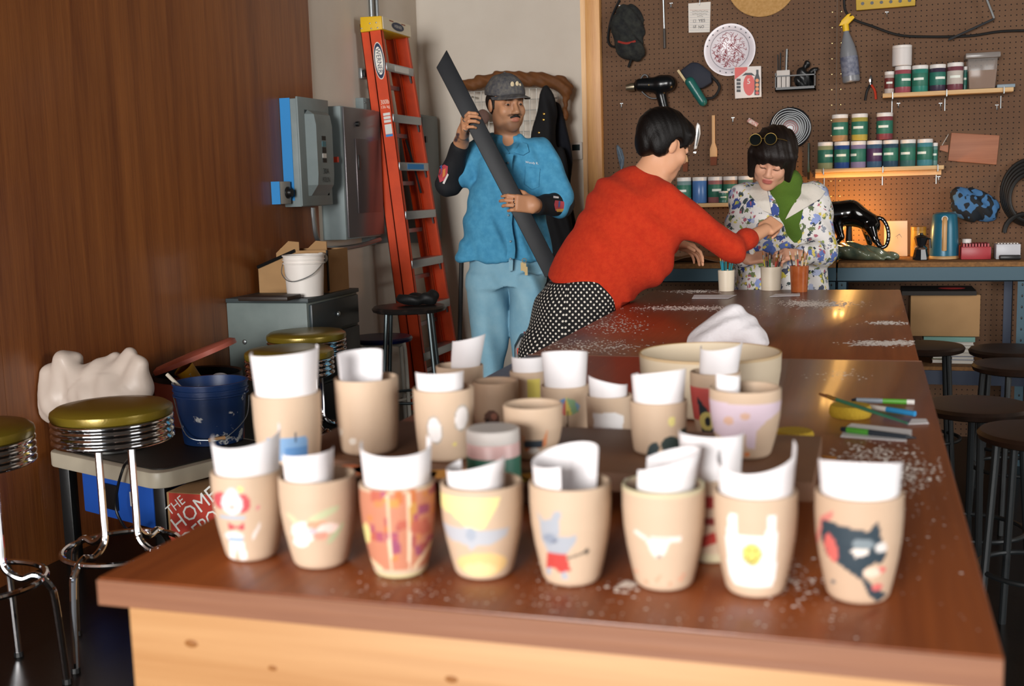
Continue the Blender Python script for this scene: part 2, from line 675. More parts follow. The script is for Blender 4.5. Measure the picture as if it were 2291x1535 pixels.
# low stained board behind the first row of cups
M_stain = mat('glaze_stained_wood', '#6d4a34', 0.6, col2='#7f5a41', vscale=5)
rb = thing('riser_board', 'glaze-stained wooden board raised under the middle cups on the near table', 'board', (-0.4, 1.65, TZ))
RZ = TZ + 0.055
rp = [WZ(548, 1052, RZ), WZ(1838, 1080, RZ)]
ry0 = rp[1].y
rx0, rx1 = rp[0].x, rp[1].x - 0.01
RY1 = ry0 + 0.27
MB().bb((rx0, ry0, RZ - 0.026), (rx1, RY1, RZ)).build('board', M_stain, rb, bevel=0.002)
for x in (rx0 + 0.06, (rx0 + rx1) / 2, rx1 - 0.06):
    MB().bb((x - 0.02, ry0 + 0.02, TZ + 0.0006), (x + 0.02, RY1 - 0.01, RZ - 0.0262)).build('cleat', M_stain, rb)
sp = random.Random(3)
for i in range(16):
    x = rx0 + 0.02 + (rx1 - rx0 - 0.04) * (i + sp.random() * 0.7) / 16
    c = sp.choice(['#c2552a', '#b3372b', '#d9b53a', '#c98b3a', '#d9cfc2', '#3a5f8a', '#c26a3a'])
    w = 0.012 + sp.random() * 0.03
    zc_ = RZ - 0.013 + (sp.random() - .5) * 0.008
    poly = [(math.cos(a) * w * (0.7 + 0.5 * sp.random()), math.sin(a) * 0.009 * (0.6 + 0.4 * sp.random())) for a in np.linspace(0, 2 * math.pi, 10)[:-1]]
    MB().prism(poly, (x, ry0 - 0.0002, zc_), X1, Z1, (0, -0.0006, 0)).build('paint_smear', mat('smear' + c, c, 0.5), rb)

# ================================================================== decorated cups
M_clay = mat('bisque_clay', '#ffffff', 0.62, vcol=True, bump=0.03, bscale=120)
M_paper = mat('white_paper', '#f4f1f3', 0.8)
M_inside = mat('bisque_inside', '#dcc0a0', 0.7)
CLAY = np.array(lin('#cfb59b'))


def in_poly(X, Y, poly):
    r = np.zeros(X.shape, bool)
    n = len(poly)
    for i in range(n):
        x0, y0_ = poly[i]
        x1, y1_ = poly[(i + 1) % n]
        c = ((y0_ > Y) != (y1_ > Y))
        with np.errstate(divide='ignore', invalid='ignore'):
            xi = (x1 - x0) * (Y - y0_) / (y1_ - y0_) + x0
        r ^= c & (X < xi)
    return r


def paint(X, Y, motifs, base):
    C = np.tile(np.array(base, dtype=np.float32), (X.size, 1))
    for m_ in motifs:
        kind, col = m_[0], np.array(lin(m_[1]), dtype=np.float32)
        if kind == 'poly':
            k = in_poly(X, Y, m_[2])
        elif kind == 'ell':
            cx, cy, rx, ry = m_[2][:4]
            a = math.radians(m_[2][4]) if len(m_[2]) > 4 else 0.0
            dx, dy = X - cx, (Y - cy)
            ex, ey = dx * math.cos(a) + dy * math.sin(a), -dx * math.sin(a) + dy * math.cos(a)
            k = (ex / rx) ** 2 + (ey / ry) ** 2 < 1
        elif kind == 'rect':
            x0, x1, y0_, y1_ = m_[2]
            k = (X > x0) & (X < x1) & (Y > y0_) & (Y < y1_)
        elif kind == 'line':
            pts, w = m_[2], m_[3]
            k = np.zeros(X.shape, bool)
            for (ax_, ay_), (bx_, by_) in zip(pts, pts[1:]):
                dx, dy = bx_ - ax_, by_ - ay_
                t = np.clip(((X - ax_) * dx + (Y - ay_) * dy) / (dx * dx + dy * dy + 1e-9), 0, 1)
                k |= (X - ax_ - t * dx) ** 2 + (Y - ay_ - t * dy) ** 2 < w * w
        elif kind == 'all':
            k = np.ones(X.shape, bool)
        elif kind == 'band':
            k = (Y > m_[2][0]) & (Y < m_[2][1])
        C[k] = col
    return C


PROF_TUMBLER = [(0.0, 0.55), (0.02, 0.66), (0.06, 0.72), (0.2, 0.80), (0.4, 0.90), (0.6, 0.97), (0.8, 1.0), (1.0, 1.0)]
PROF_STRAIGHT = [(0.0, 0.80), (0.02, 0.86), (0.06, 0.89), (0.3, 0.94), (0.6, 0.98), (1.0, 1.0)]
PROF_BOWL = [(0.0, 0.45), (0.03, 0.55), (0.15, 0.72), (0.35, 0.88), (0.6, 0.97), (1.0, 1.0)]


def cup(u, v, wpx, label, motifs, h=0.105, z0=TZ, prof=PROF_TUMBLER, clay=CLAY, wall=0.0035, nseg=120, nrow=56, name='cup', cat='cup', group='hand-painted cups', rim=None):
    "u,v: photo position of the middle of the rim"
    z0 = z0 + 0.0006
    p = WZ(u, v, z0 + h)
    R = px(p, wpx / 2.0)
    c = Vector((p.x, p.y, z0))
    t = thing(name, label, cat, c, group=group)
    tc_ = Vector((-p.x, -p.y, 0)).normalized()
    side = Vector((-tc_.y, tc_.x, 0))          # to the viewer's right
    hs = np.linspace(0, 1, nrow)
    rr = np.interp(hs, [a for a, _ in prof], [b for _, b in prof]) * R
    th = np.linspace(0, 2 * math.pi, nseg, endpoint=False)
    ca, sa = np.cos(th), np.sin(th)
    Xn = np.concatenate([np.outer(rr, sa)])
    D = np.outer(rr, ca)
    P = np.zeros((nrow, nseg, 3))
    for i in range(3):
        P[..., i] = c[i] + Xn * side[i] + D * tc_[i]
    P[..., 2] += (hs * h)[:, None]
    Vn = [P.reshape(-1, 3)]
    front = np.where(D > 0, 1, 0)
    xn = np.where(D > 0, Xn / R, np.sign(Xn) * (2 - np.abs(Xn / R)))
    C = paint(xn.ravel(), np.repeat(hs, nseg), motifs, clay)
    # rounded rim and inside
    ri = rr - wall
    k = nrow
    rows = [(rr[-1] - wall * 0.15, h + 0.001), (rr[-1] - wall * 0.5, h + 0.0016), (rr[-1] - wall * 0.85, h + 0.001)]
    rows += [(max(0.003, ri[j]), hs[j] * h) for j in range(nrow - 1, 5, -6)]
    rows += [(max(0.003, ri[5] * 0.6), 0.008), (0.0015, 0.007)]
    for r_, z_ in rows:
        Q = np.zeros((nseg, 3))
        for i in range(3):
            Q[:, i] = c[i] + sa * r_ * side[i] + ca * r_ * tc_[i]
        Q[:, 2] += z_
        Vn.append(Q)
    Vn = np.concatenate(Vn)
    ntot = nrow + len(rows)
    idx = np.arange(ntot * nseg).reshape(ntot, nseg)
    a, b = idx[:-1], idx[1:]
    F = np.stack([a, np.roll(a, -1, 1), np.roll(b, -1, 1), b], -1).reshape(-1, 4)
    # bottom disc
    bot = np.zeros((nseg, 3))
    for i in range(3):
        bot[:, i] = c[i] + sa * 0.002 * side[i] + ca * 0.002 * tc_[i]
    ib = np.arange(len(Vn), len(Vn) + nseg)
    Vn = np.concatenate([Vn, bot])
    F = np.concatenate([F, np.stack([ib, np.roll(ib, -1), np.roll(idx[0], -1), idx[0]], -1)])
    Cin = np.tile(np.array(clay, dtype=np.float32), (len(Vn) - nrow * nseg, 1))
    if rim:
        Cin[:3 * nseg] = lin(rim)
    np_obj('cup_body', Vn, F, M_clay, t, cols=np.concatenate([C, Cin]))
    return dict(t=t, c=c, R=R, h=h, side=side, tc=tc_, z=z0)


def roll(cu, label, top_px, u0, u1, arcs=(200, 430), lean=0.0, slope=0.0, rad=None, dep=0.05, flat=None, curve=0.0, back=0.0):
    """rolled paper standing in a cup: top_px photo rows above the rim, u0..u1 its photo columns,
    arcs start and end angle (0 = towards the viewer, growing to the right), slope extra height to the right"""
    c, R, h = cu['c'], cu['R'], cu['h']
    s = px(c + Vector((0, 0, h)))
    pc = WZ((u0 + u1) / 2, 0, 1) if False else None
    mid = ((u0 + u1) / 2 - cu['u']) * s
    r = rad or (u1 - u0) / 2 * s
    r = min(r, R - 0.0046 - abs(back))
    mid = max(-(R - 0.0046 - r), min(R - 0.0046 - r, mid))
    H = top_px * s
    ce = c + cu['side'] * mid + cu['tc'] * back
    a0, a1 = math.radians(arcs[0]), math.radians(arcs[1])
    zb = h - dep
    Rb = np.interp(0.5, [0, 1], [1, 1])

    def fn(i, j):
        a = a0 + (a1 - a0) * i
        rr_ = r * (0.965 + 0.035 * i)
        top = h + H + slope * math.sin(a) * H + curve * H * math.cos(a)
        z = zb + (top - zb) * j
        kk = 1.0 if z >= h else 0.84 + 0.16 * (z - zb) / dep
        kk *= 1.0 + 0.10 * (max(0, z - h) / 0.05)
        l = lean * max(0, z - h)
        return ce + cu['side'] * (rr_ * kk * math.sin(a) + l) + cu['tc'] * (rr_ * kk * math.cos(a)) + Z1 * z
    o = MB().grid(fn, 40, 12).build('paper_roll', M_paper, None, origin=ce + Z1 * zb, solid=0.0004, smooth=60, fixn=False)
    return tag(o, label, 'paper', 'paper rolls in the cups')


def cup_u(*a, **k):
    d = cup(*a, **k)
    d['u'] = a[0]
    return d


# --- first row, left to right
c1 = cup_u(553, 1052, 160, 'front row cup farthest left, painted with a small clown with red hair', [
    ('ell', '#c8545a', (-0.75, 0.74, 0.2, 0.1)), ('ell', '#c8545a', (-0.18, 0.72, 0.2, 0.11)), ('ell', '#e9e4e6', (-0.46, 0.72, 0.28, 0.13)),
    ('ell', '#c9d0da', (-0.45, 0.84, 0.16, 0.06)), ('ell', '#e8d98a', (-0.22, 0.88, 0.08, 0.035)), ('rect', '#a9b9cc', (-0.8, -0.12, 0.53, 0.58)),
    ('poly', '#c24f57', [(-0.6, 0.5), (-0.38, 0.45), (-0.16, 0.5), (-0.16, 0.4), (-0.38, 0.43), (-0.6, 0.4)]), ('ell', '#e6e0df', (-0.45, 0.33, 0.25, 0.06)),
    ('rect', '#9fb6cf', (-0.6, -0.22, 0.27, 0.32)), ('poly', '#efe9e4', [(-0.6, 0.26), (-0.2, 0.26), (-0.12, 0.04), (-0.32, 0.03), (-0.4, 0.2), (-0.48, 0.03), (-0.62, 0.05)]),
    ('poly', '#e6ded8', [(0.0, 0.33), (0.25, 0.48), (0.28, 0.44), (0.05, 0.28)]), ('ell', '#d7868a', (0.22, 0.66, 0.05, 0.03)), ('ell', '#e6b3a8', (-0.46, 0.68, 0.1, 0.03))], h=0.105)
c2 = cup_u(709, 1063, 172, 'front row cup with pale green leaves around a soft red and white blossom', [
    ('ell', '#c3c9a2', (0.1, 0.66, 0.42, 0.045, 8)), ('ell', '#c9cda8', (-0.6, 0.58, 0.25, 0.04, -20)), ('ell', '#bcc7a0', (0.4, 0.42, 0.25, 0.04, 25)),
    ('ell', '#eee3dc', (-0.42, 0.46, 0.3, 0.13)), ('ell', '#e5a284', (-0.08, 0.55, 0.25, 0.05)), ('ell', '#f0d9d0', (0.2, 0.5, 0.28, 0.06)),
    ('ell', '#df9a86', (0.0, 0.42, 0.2, 0.05)), ('ell', '#d9b9c2', (-0.2, 0.48, 0.12, 0.03)), ('ell', '#eceae6', (-0.5, 0.34, 0.2, 0.06))])
orng = []
q = random.Random(5)
for i in range(46):
    x = -0.95 + 1.9 * q.random()
    y = 0.22 + 0.72 * q.random()
    orng.append(('rect', q.choice(['#c4703f', '#ab5566', '#9c4f6c', '#cb8450', '#bb6350', '#ac5754', '#c69049']), (x, x + 0.1 + 0.22 * q.random(), y, y + 0.05 + 0.1 * q.random())))
c3 = cup_u(888, 1078, 168, 'front row cup covered in orange and magenta patchwork', [('band', '#c68266', (0.12, 0.97)), *orng,
    ('line', '#e8cfae', [(-0.28, 0.95), (-0.24, 0.15)], 0.03), ('line', '#e9d2b4', [(0.28, 0.95), (0.24, 0.15)], 0.035), ('line', '#e6c9a6', [(0.85, 0.35), (0.35, 0.12)], 0.03),
    ('ell', '#e0d28c', (-0.85, 0.5, 0.1, 0.12)), ('line', '#e9cfa9', [(-0.85, 0.2), (-0.5, 0.12)], 0.03), ('band', '#d9cf9f', (0.0, 0.07))])
c4 = cup_u(1077, 1078, 184, 'front row cup with a yellow patch over a grey-blue bird and a second yellow patch', [
    ('poly', '#efe29d', [(-1.0, 0.93), (0.45, 0.93), (0.3, 0.8), (0.05, 0.62), (-0.3, 0.6), (-0.75, 0.75), (-1.1, 0.78)]),
    ('poly', '#b9bcc3', [(-1.0, 0.62), (-0.6, 0.6), (-0.32, 0.64), (-0.1, 0.59), (0.65, 0.6), (0.55, 0.5), (0.2, 0.43), (-0.15, 0.42), (-0.3, 0.37), (-0.42, 0.43), (-0.85, 0.46)]),
    ('ell', '#a5adba', (-0.28, 0.55, 0.12, 0.08)), ('ell', '#ecc98a', (-0.05, 0.2, 0.6, 0.14)), ('ell', '#efd79d', (-0.1, 0.14, 0.4, 0.08))])
c5 = cup_u(1275, 1078, 182, 'front row cup painted with a grey furry creature wearing red shorts', [
    ('poly', '#a8adb6', [(-0.85, 0.8), (-0.68, 0.7), (-0.5, 0.72), (-0.35, 0.82), (-0.24, 0.8), (-0.28, 0.66), (-0.3, 0.56), (-0.02, 0.56), (0.12, 0.58), (0.1, 0.5), (-0.1, 0.38), (-0.55, 0.37), (-0.72, 0.5), (-0.74, 0.68)]),
    ('ell', '#8d96a6', (-0.5, 0.52, 0.18, 0.05)), ('ell', '#6f7686', (-0.42, 0.5, 0.05, 0.02)), ('poly', '#a9b0bb', [(-0.62, 0.2), (-0.5, 0.2), (-0.52, 0.12), (-0.64, 0.13)]), ('poly', '#a9b0bb', [(-0.28, 0.2), (-0.14, 0.2), (-0.1, 0.1), (-0.24, 0.1)]),
    ('poly', '#c2453f', [(-0.58, 0.38), (-0.14, 0.38), (-0.02, 0.2), (-0.3, 0.17), (-0.42, 0.22), (-0.62, 0.19)]), ('line', '#6d6357', [(-0.1, 0.33), (0.3, 0.38)], 0.012), ('ell', '#4b463f', (0.36, 0.39, 0.07, 0.03))], h=0.110)
c6 = cup_u(1484, 1084, 184, 'front row cup with a small white long-eared dog face and orange dots below', [
    ('poly', '#efe4dc', [(-0.72, 0.64), (-0.4, 0.58), (0.4, 0.6), (0.42, 0.54), (0.12, 0.53), (0.02, 0.42), (-0.12, 0.36), (-0.3, 0.42), (-0.42, 0.54), (-0.7, 0.6)]),
    ('ell', '#7c7a78', (-0.12, 0.385, 0.05, 0.02)), ('line', '#cfc2b7', [(-0.38, 0.56), (0.1, 0.56)], 0.012)] +
    [('ell', '#dd9a7d', (-0.62 + 0.19 * i + 0.06 * ((i * 7) % 3 - 1), 0.18 - 0.04 * ((i * 5) % 3), 0.05, 0.018)) for i in range(7)] + [('band', '#d5d2ab', (0.965, 1.0))], rim='#d5d2ab', h=0.110)
c7 = cup_u(1690, 1098, 184, 'front row cup painted with a white shopping bag and a yellow smiling face', [
    ('poly', '#f6f3f2', [(-0.62, 0.86), (-0.45, 0.86), (-0.42, 0.66), (0.24, 0.66), (0.3, 0.86), (0.48, 0.86), (0.5, 0.62), (0.48, 0.24), (0.38, 0.14), (-0.5, 0.14), (-0.64, 0.24), (-0.7, 0.6)]),
    ('ell', '#9c9a86', (-0.08, 0.48, 0.235, 0.118)), ('ell', '#e2d56e', (-0.08, 0.48, 0.215, 0.107)), ('ell', '#6d6738', (-0.15, 0.52, 0.025, 0.018)), ('ell', '#6d6738', (-0.01, 0.52, 0.025, 0.018)),
    ('line', '#6d6738', [(-0.2, 0.45), (-0.14, 0.41), (-0.08, 0.4), (-0.02, 0.41), (0.04, 0.45)], 0.012)], h=0.108)
c8 = cup_u(1922, 1100, 192, 'front row cup farthest right, painted with a black cat head in profile with pink ear', [
    ('line', '#cf7f74', [(-0.92, 0.55), (-0.82, 0.78), (-0.6, 0.86)], 0.035), ('poly', '#2e3d47', [(-0.8, 0.8), (-0.6, 0.79), (0.22, 0.74), (0.42, 0.84), (0.5, 0.66), (0.62, 0.5), (0.48, 0.42), (0.38, 0.44), (0.2, 0.4), (0.1, 0.32), (0.5, 0.14), (0.66, 0.1), (0.42, 0.03), (0.24, 0.12), (0.1, 0.26), (-0.35, 0.38), (-0.7, 0.45), (-0.84, 0.62)]),
    ('ell', '#cf665f', (-0.6, 0.54, 0.17, 0.11, -35)), ('poly', '#e6dcd2', [(-0.18, 0.56), (0.2, 0.58), (0.24, 0.52), (-0.05, 0.49)]), ('ell', '#d8d4d0', (0.5, 0.58, 0.12, 0.05)), ('ell', '#d56d68', (0.5, 0.36, 0.1, 0.035)), ('ell', '#e3cdb9', (0.3, 0.34, 0.2, 0.05)),
    ('ell', '#cf6a66', (0.42, 0.19, 0.12, 0.04)), ('ell', '#7e8a90', (0.1, 0.62, 0.25, 0.05)), ('ell', '#4a5a62', (-0.55, 0.2, 0.05, 0.02))], clay=np.array(lin('#c6aa90')), h=0.111)
roll(c1, 'wide paper roll with concave top in the clown cup at the row end', 84, 472, 630, (-112, 108), slope=0.12, curve=-0.18)
roll(c2, 'small paper roll in the leaf and blossom cup', 62, 637, 745, (-95, 95), slope=0.06, dep=0.05, back=0.008)
roll(c3, 'tight paper roll in the orange patchwork cup', 88, 806, 958, (-110, 118), curve=-0.16)
roll(c4, 'short paper roll in the yellow and grey bird cup', 48, 993, 1136, (-150, 80), slope=0.3, back=0.002, rad=0.032)
roll(c5, 'open paper roll with folded edge in the grey creature cup', 62, 1190, 1334, (-275, -8), slope=0.25, curve=-0.12)
roll(c6, 'crumpled pointed paper in the white dog cup', 60, 1415, 1555, (-60, 215), slope=0.35, lean=0.1)
roll(c7, 'tall curled paper roll with dipped rim in the smiling bag cup', 88, 1608, 1776, (-115, 112), slope=0.14, curve=-0.32)
roll(c8, 'wide soft paper roll in the black cat cup', 72, 1830, 2016, (-105, 105), curve=0.22)

# --- middle and rear cups
c9 = cup_u(640, 880, 152, 'cup with a sky blue square behind the clown cup', [('rect', '#7fa6cf', (-0.62, 0.52, 0.12, 0.44)), ('rect', '#5f8fc4', (-0.1, 0.52, 0.12, 0.3)), ('line', '#4b5665', [(0.22, 0.5), (0.2, 0.4)], 0.03)], z0=RZ, h=0.098, prof=PROF_STRAIGHT)
c10 = cup_u(819, 845, 142, 'plain straight cup standing between the blue square cup and the pale oval cup', [('ell', '#e6d9c8', (-0.9, 0.3, 0.1, 0.06)), ('ell', '#ece2d5', (-0.5, 0.2, 0.12, 0.05))], z0=RZ, h=0.107, prof=PROF_STRAIGHT)
c11 = cup_u(992, 868, 136, 'cup painted with two white outlined ovals', [('ell', '#b5ab9f', (-0.33, 0.47, 0.26, 0.2, -15)), ('ell', '#f1ecea', (-0.33, 0.47, 0.22, 0.17, -15)), ('ell', '#b5ab9f', (0.55, 0.62, 0.25, 0.19, 15)), ('ell', '#efe9e6', (0.55, 0.62, 0.21, 0.16, 15)), ('ell', '#e2d27e', (0.3, 0.25, 0.06, 0.03))], z0=RZ, h=0.098, prof=PROF_STRAIGHT)
c12 = cup_u(1028, 818, 106, 'cup with a tall paper box shape, rearmost at the left', [], h=0.1, prof=PROF_STRAIGHT)
c13 = cup_u(1108, 853, 104, 'empty shaded cup with a small dark brown critter', [('ell', '#6b4a3c', (-0.2, 0.4, 0.32, 0.16)), ('ell', '#3a2a24', (-0.38, 0.36, 0.08, 0.05)), ('ell', '#a8705c', (-0.1, 0.44, 0.12, 0.06))], h=0.098, prof=PROF_STRAIGHT, clay=np.array(lin('#c2a388')))  # brown shadow over this cup is put into its darker clay colour
c14 = cup_u(1182, 830, 84, 'cup with a yellow stripe half hidden behind the umbrella cup', [('rect', '#dccb63', (-0.1, 0.6, 0.0, 0.9))], h=0.1, prof=PROF_STRAIGHT)
c15 = cup_u(1263, 862, 108, 'cup painted with a rainbow beach umbrella', [('poly', '#5f93c9', [(-0.55, 0.62), (-0.3, 0.8), (0.05, 0.86), (-0.2, 0.58)]), ('poly', '#cf5d5a', [(-0.2, 0.58), (0.05, 0.86), (0.02, 0.55)]), ('poly', '#e0cf6a', [(0.02, 0.55), (0.05, 0.86), (0.3, 0.56)]), ('poly', '#8fb48a', [(0.3, 0.56), (0.05, 0.86), (0.42, 0.8), (0.55, 0.6)]), ('poly', '#7fa5c4', [(0.5, 0.6), (0.4, 0.8), (0.62, 0.7)]), ('line', '#6a5040', [(0.1, 0.6), (0.05, 0.1)], 0.03)], h=0.098, prof=PROF_STRAIGHT)
c16 = cup_u(1192, 905, 134, 'small empty bowl-shaped cup with an orange and black masked face', [('poly', '#d98a5c', [(-0.35, 0.55), (-0.3, 0.42), (0.3, 0.42), (0.45, 0.62), (0.4, 0.3), (-0.3, 0.2)]), ('rect', '#3c4650', (-0.32, 0.28, 0.28, 0.42)), ('ell', '#e9e2da', (0.0, 0.22, 0.2, 0.06))], z0=RZ, h=0.075, prof=PROF_BOWL)
c17 = cup_u(1363, 884, 104, 'cup painted with a plain white blob', [('poly', '#f3f0ef', [(-0.7, 0.75), (0.2, 0.78), (0.62, 0.7), (0.55, 0.5), (0.62, 0.3), (0.5, 0.05), (-0.6, 0.05), (-0.68, 0.4)]), ('ell', '#3b3a3a', (-0.4, 0.2, 0.06, 0.04)), ('ell', '#4a4846', (0.05, 0.12, 0.06, 0.04))], z0=TZ, h=0.095, prof=PROF_STRAIGHT)
c18 = cup_u(1473, 896, 128, 'cup with dark green hill shapes and a yellow moon', [('ell', '#39474a', (-0.2, 0.12, 0.22, 0.14, 25)), ('ell', '#34423f', (0.4, 0.22, 0.32, 0.17)), ('ell', '#2f3b38', (0.85, 0.4, 0.15, 0.1)), ('ell', '#e6d98c', (0.45, 0.68, 0.12, 0.1))], z0=RZ, h=0.072, prof=PROF_STRAIGHT)
c19 = cup_u(1600, 832, 112, 'cup painted red and black with a round yellow bird eye', [('poly', '#cf5a55', [(-1.0, 0.8), (0.9, 0.8), (0.4, 0.6), (-0.4, 0.3), (-0.85, 0.3)]), ('poly', '#2d3a42', [(-0.72, 0.68), (-0.35, 0.5), (0.1, 0.3), (-0.2, 0.06), (-0.5, 0.1), (-0.62, 0.4)]), ('ell', '#e3d67f', (-0.32, 0.3, 0.3, 0.15)), ('ell', '#2b3137', (-0.3, 0.3, 0.12, 0.07)), ('ell', '#f0ebe6', (0.0, 0.02, 0.3, 0.1))], h=0.112, prof=PROF_TUMBLER)
c20 = cup_u(1667, 868, 158, 'large cup with a lilac drip shape and small orange flower', [('poly', '#d9c5d2', [(-1.0, 0.86), (1.0, 0.84), (0.95, 0.7), (0.6, 0.6), (0.3, 0.45), (0.25, 0.18), (0.05, 0.2), (0.0, 0.4), (-0.4, 0.3), (-0.9, 0.38)]), ('ell', '#ddb49c', (-0.45, 0.6, 0.15, 0.06)), ('ell', '#d9b19a', (0.0, 0.68, 0.14, 0.05)), ('ell', '#dd8a55', (0.05, 0.1, 0.07, 0.04)), ('ell', '#b3b183', (-0.3, 0.1, 0.2, 0.1))], z0=RZ, h=0.094, prof=PROF_TUMBLER)
c21 = cup_u(1590, 1062, 150, 'cup with dark red stripes squeezed behind the dog and smiling bag cups', [('rect', '#a8322c', (-0.6, 0.75, 0.7, 0.85)), ('poly', '#b53a30', [(-0.6, 0.3), (0.6, 0.5), (0.7, 0.38), (-0.6, 0.15)]), ('rect', '#8b2c26', (-0.6, 0.75, 0.5, 0.6)), ('band', '#cfc4a2', (0.0, 0.14))], h=0.098)
roll(c9, 'tall wide paper roll in the blue square cup', 98, 560, 708, (-110, 110), curve=-0.02, slope=0.05)
roll(c10, 'paper roll with an inward fold in the plain straight cup', 58, 760, 856, (-275, -62), slope=0.04)
roll(c11, 'low paper strip in the two ovals cup', 40, 930, 1035, (-80, 80))
o_ = roll(c12, 'tall folded paper standing in the rearmost left cup', 64, 1008, 1078, (-70, 70), slope=0.12, lean=0.15)
roll(c14, 'short paper roll in the yellow stripe cup', 34, 1136, 1222, (-100, 100))
roll(c15, 'fat rounded paper roll in the umbrella cup', 74, 1222, 1316, (-105, 105), curve=0.15)
roll(c17, 'low sloping paper in the white blob cup', 36, 1318, 1402, (-90, 90), slope=-0.3)
roll(c18, 'wide paper roll in the dark hills cup', 66, 1404, 1522, (-130, 95), slope=0.1, curve=0.1)
roll(c19, 'crumpled paper roll in the red and black cup', 62, 1596, 1682, (-110, 110), slope=0.1, lean=0.1, curve=-0.1)
roll(c20, 'small paper strip in the lilac drip cup', 32, 1602, 1656, (-80, 80), slope=-0.1)
roll(c21, 'large square-edged paper in the dark red striped cup', 100, 1492, 1645, (-100, 100), slope=-0.02)

# --- glaze jar among the cups
M_lid = mat('white_plastic_lid', '#d8d2cd', 0.45)


def paint_jar(c, r, h, label, body, lab=None, group=None, name='paint_jar', seg=28, lidc=None, yaw=None, sticker=None, tagc=None):
    t = thing(name, label, 'jar', c, group=group)
    c = Vector(c)
    MB().lathe([(0, 0), (r * 0.94, 0), (r, h * 0.03), (r, h * 0.84), (r * 0.93, h * 0.87), (0, h * 0.87)], c, seg).build('jar_body', body, t)
    MB().lathe([(0, h * 0.855), (r * 0.99, h * 0.855), (r * 1.0, h * 0.87), (r * 1.0, h * 0.985), (r * 0.95, h), (0, h)], c, seg).build('lid', lidc or M_lid, t)
    if lab:
        lb = MB().lathe([(r * 1.004, h * 0.22), (r * 1.012, h * 0.225), (r * 1.012, h * 0.70), (r * 1.004, h * 0.705)], c, seg).build('label_band', lab, t)
        d = (CAM - c)
        d.z = 0
        d.normalize()
        if yaw:
            d = Matrix.Rotation(yaw, 3, 'Z') @ d
        sd = Vector((-d.y, d.x, 0))
        m2 = MB()
        for i in range(6):
            a0, a1 = -0.5 + i / 6.0, -0.5 + (i + 1) / 6.0
            P = []
            for a in (a0, a1):
                for z in (0.44, 0.53):
                    P.append(c + (sd * math.sin(a * 1.3) + d * math.cos(a * 1.3)) * (r * 1.02) + Z1 * (h * z))
            m2.add(P, [(0, 2, 3, 1)])
        m2.build('name_strip', sticker or mat('label_white', '#dfe3d8', 0.6), lb)
    return t


M_green = mat('label_green', '#2c6b57', 0.5)
pj = WZ(1102, 958, TZ + 0.12)
paint_jar((pj.x, pj.y, TZ + 0.0006), px(pj, 60), 0.12, 'pink glaze jar with white lid and green label among the cups', mat('pink_glaze', '#d9b3b0', 0.35), M_green)

# --- big cream planter with cloth behind
cb = cup_u(1588, 788, 314, 'large cream bowl with small orange marks behind the cups', [('ell', '#cf7038', (0.45, 0.52, 0.14, 0.03)), ('ell', '#c9602c', (0.62, 0.4, 0.1, 0.025)), ('line', '#c9652f', [(0.35, 0.42), (0.5, 0.36)], 0.02), ('band', '#caa468', (0.965, 1.0))], h=0.11, prof=[(0, 0.8), (0.04, 0.86), (0.3, 0.94), (0.7, 0.99), (1, 1)], clay=np.array(lin('#dccbb0')), name='bowl', cat='bowl', group=None, rim='#c79a58')
cl = WZ(1602, 790, TZ)
M_cloth = mat('white_cloth', '#eee9ec', 0.9, bump=0.3, bscale=60)
cc_ = WZ(1605, 800, TZ)
cc_ = Vector((cc_.x, cc_.y + 0.20, TZ))
CLOTH_AT = cc_
CLOTH_M = M_cloth

# --- yellow sponges, brushes, pens and paper strips lying on the table
M_sponge = mat('yellow_sponge', '#c9a52c', 0.85, bump=0.5, bscale=250)


def sponge(u, v, w, label):
    p = WZ(u, v, TZ)
    r = px(p, w / 2)
    o = MB().lathe([(0, 0.0008), (r * 0.93, 0.0008), (r, 0.006), (r * 0.99, 0.017), (r * 0.9, 0.022), (0, 0.0225)], (p.x, p.y, TZ), 28).build('sponge', M_sponge)
    tag(o, label, 'sponge', 'round yellow sponges')


sponge(1902, 932, 92, 'round yellow sponge under the green brush')
sponge(1776, 992, 88, 'round yellow sponge near the lilac drip cup')


def rod(name, label, cat, a, b, r, mats, cuts, zl=None, parent=None, group=None):
    "straight rod from a to b in sections: cuts = fractions, mats one per section, r one radius per cut"
    a, b = Vector(a), Vector(b)
    t = thing(name, label, cat, (a + b) / 2 - Z1 * max(r), group=group)
    names = {}
    for i, (nm, m_) in enumerate(mats):
        MB().cyl(a + (b - a) * cuts[i], a + (b - a) * cuts[i + 1], r[i], r[i + 1], 10).build(nm, m_, t)
    return t


M_hair = mat('brush_hair', '#8a5a30', 0.8)
M_ferr = mat('ferrule', '#b9b2a6', 0.3, 0.9)
M_gold = mat('brass_ferrule', '#c59a4e', 0.3, 0.9)


def tabl(u, v, dz=0.006):
    return WZ(u, v, TZ + dz)


def col_mat(h, rough=0.4):
    return mat('paint' + h, h, rough)


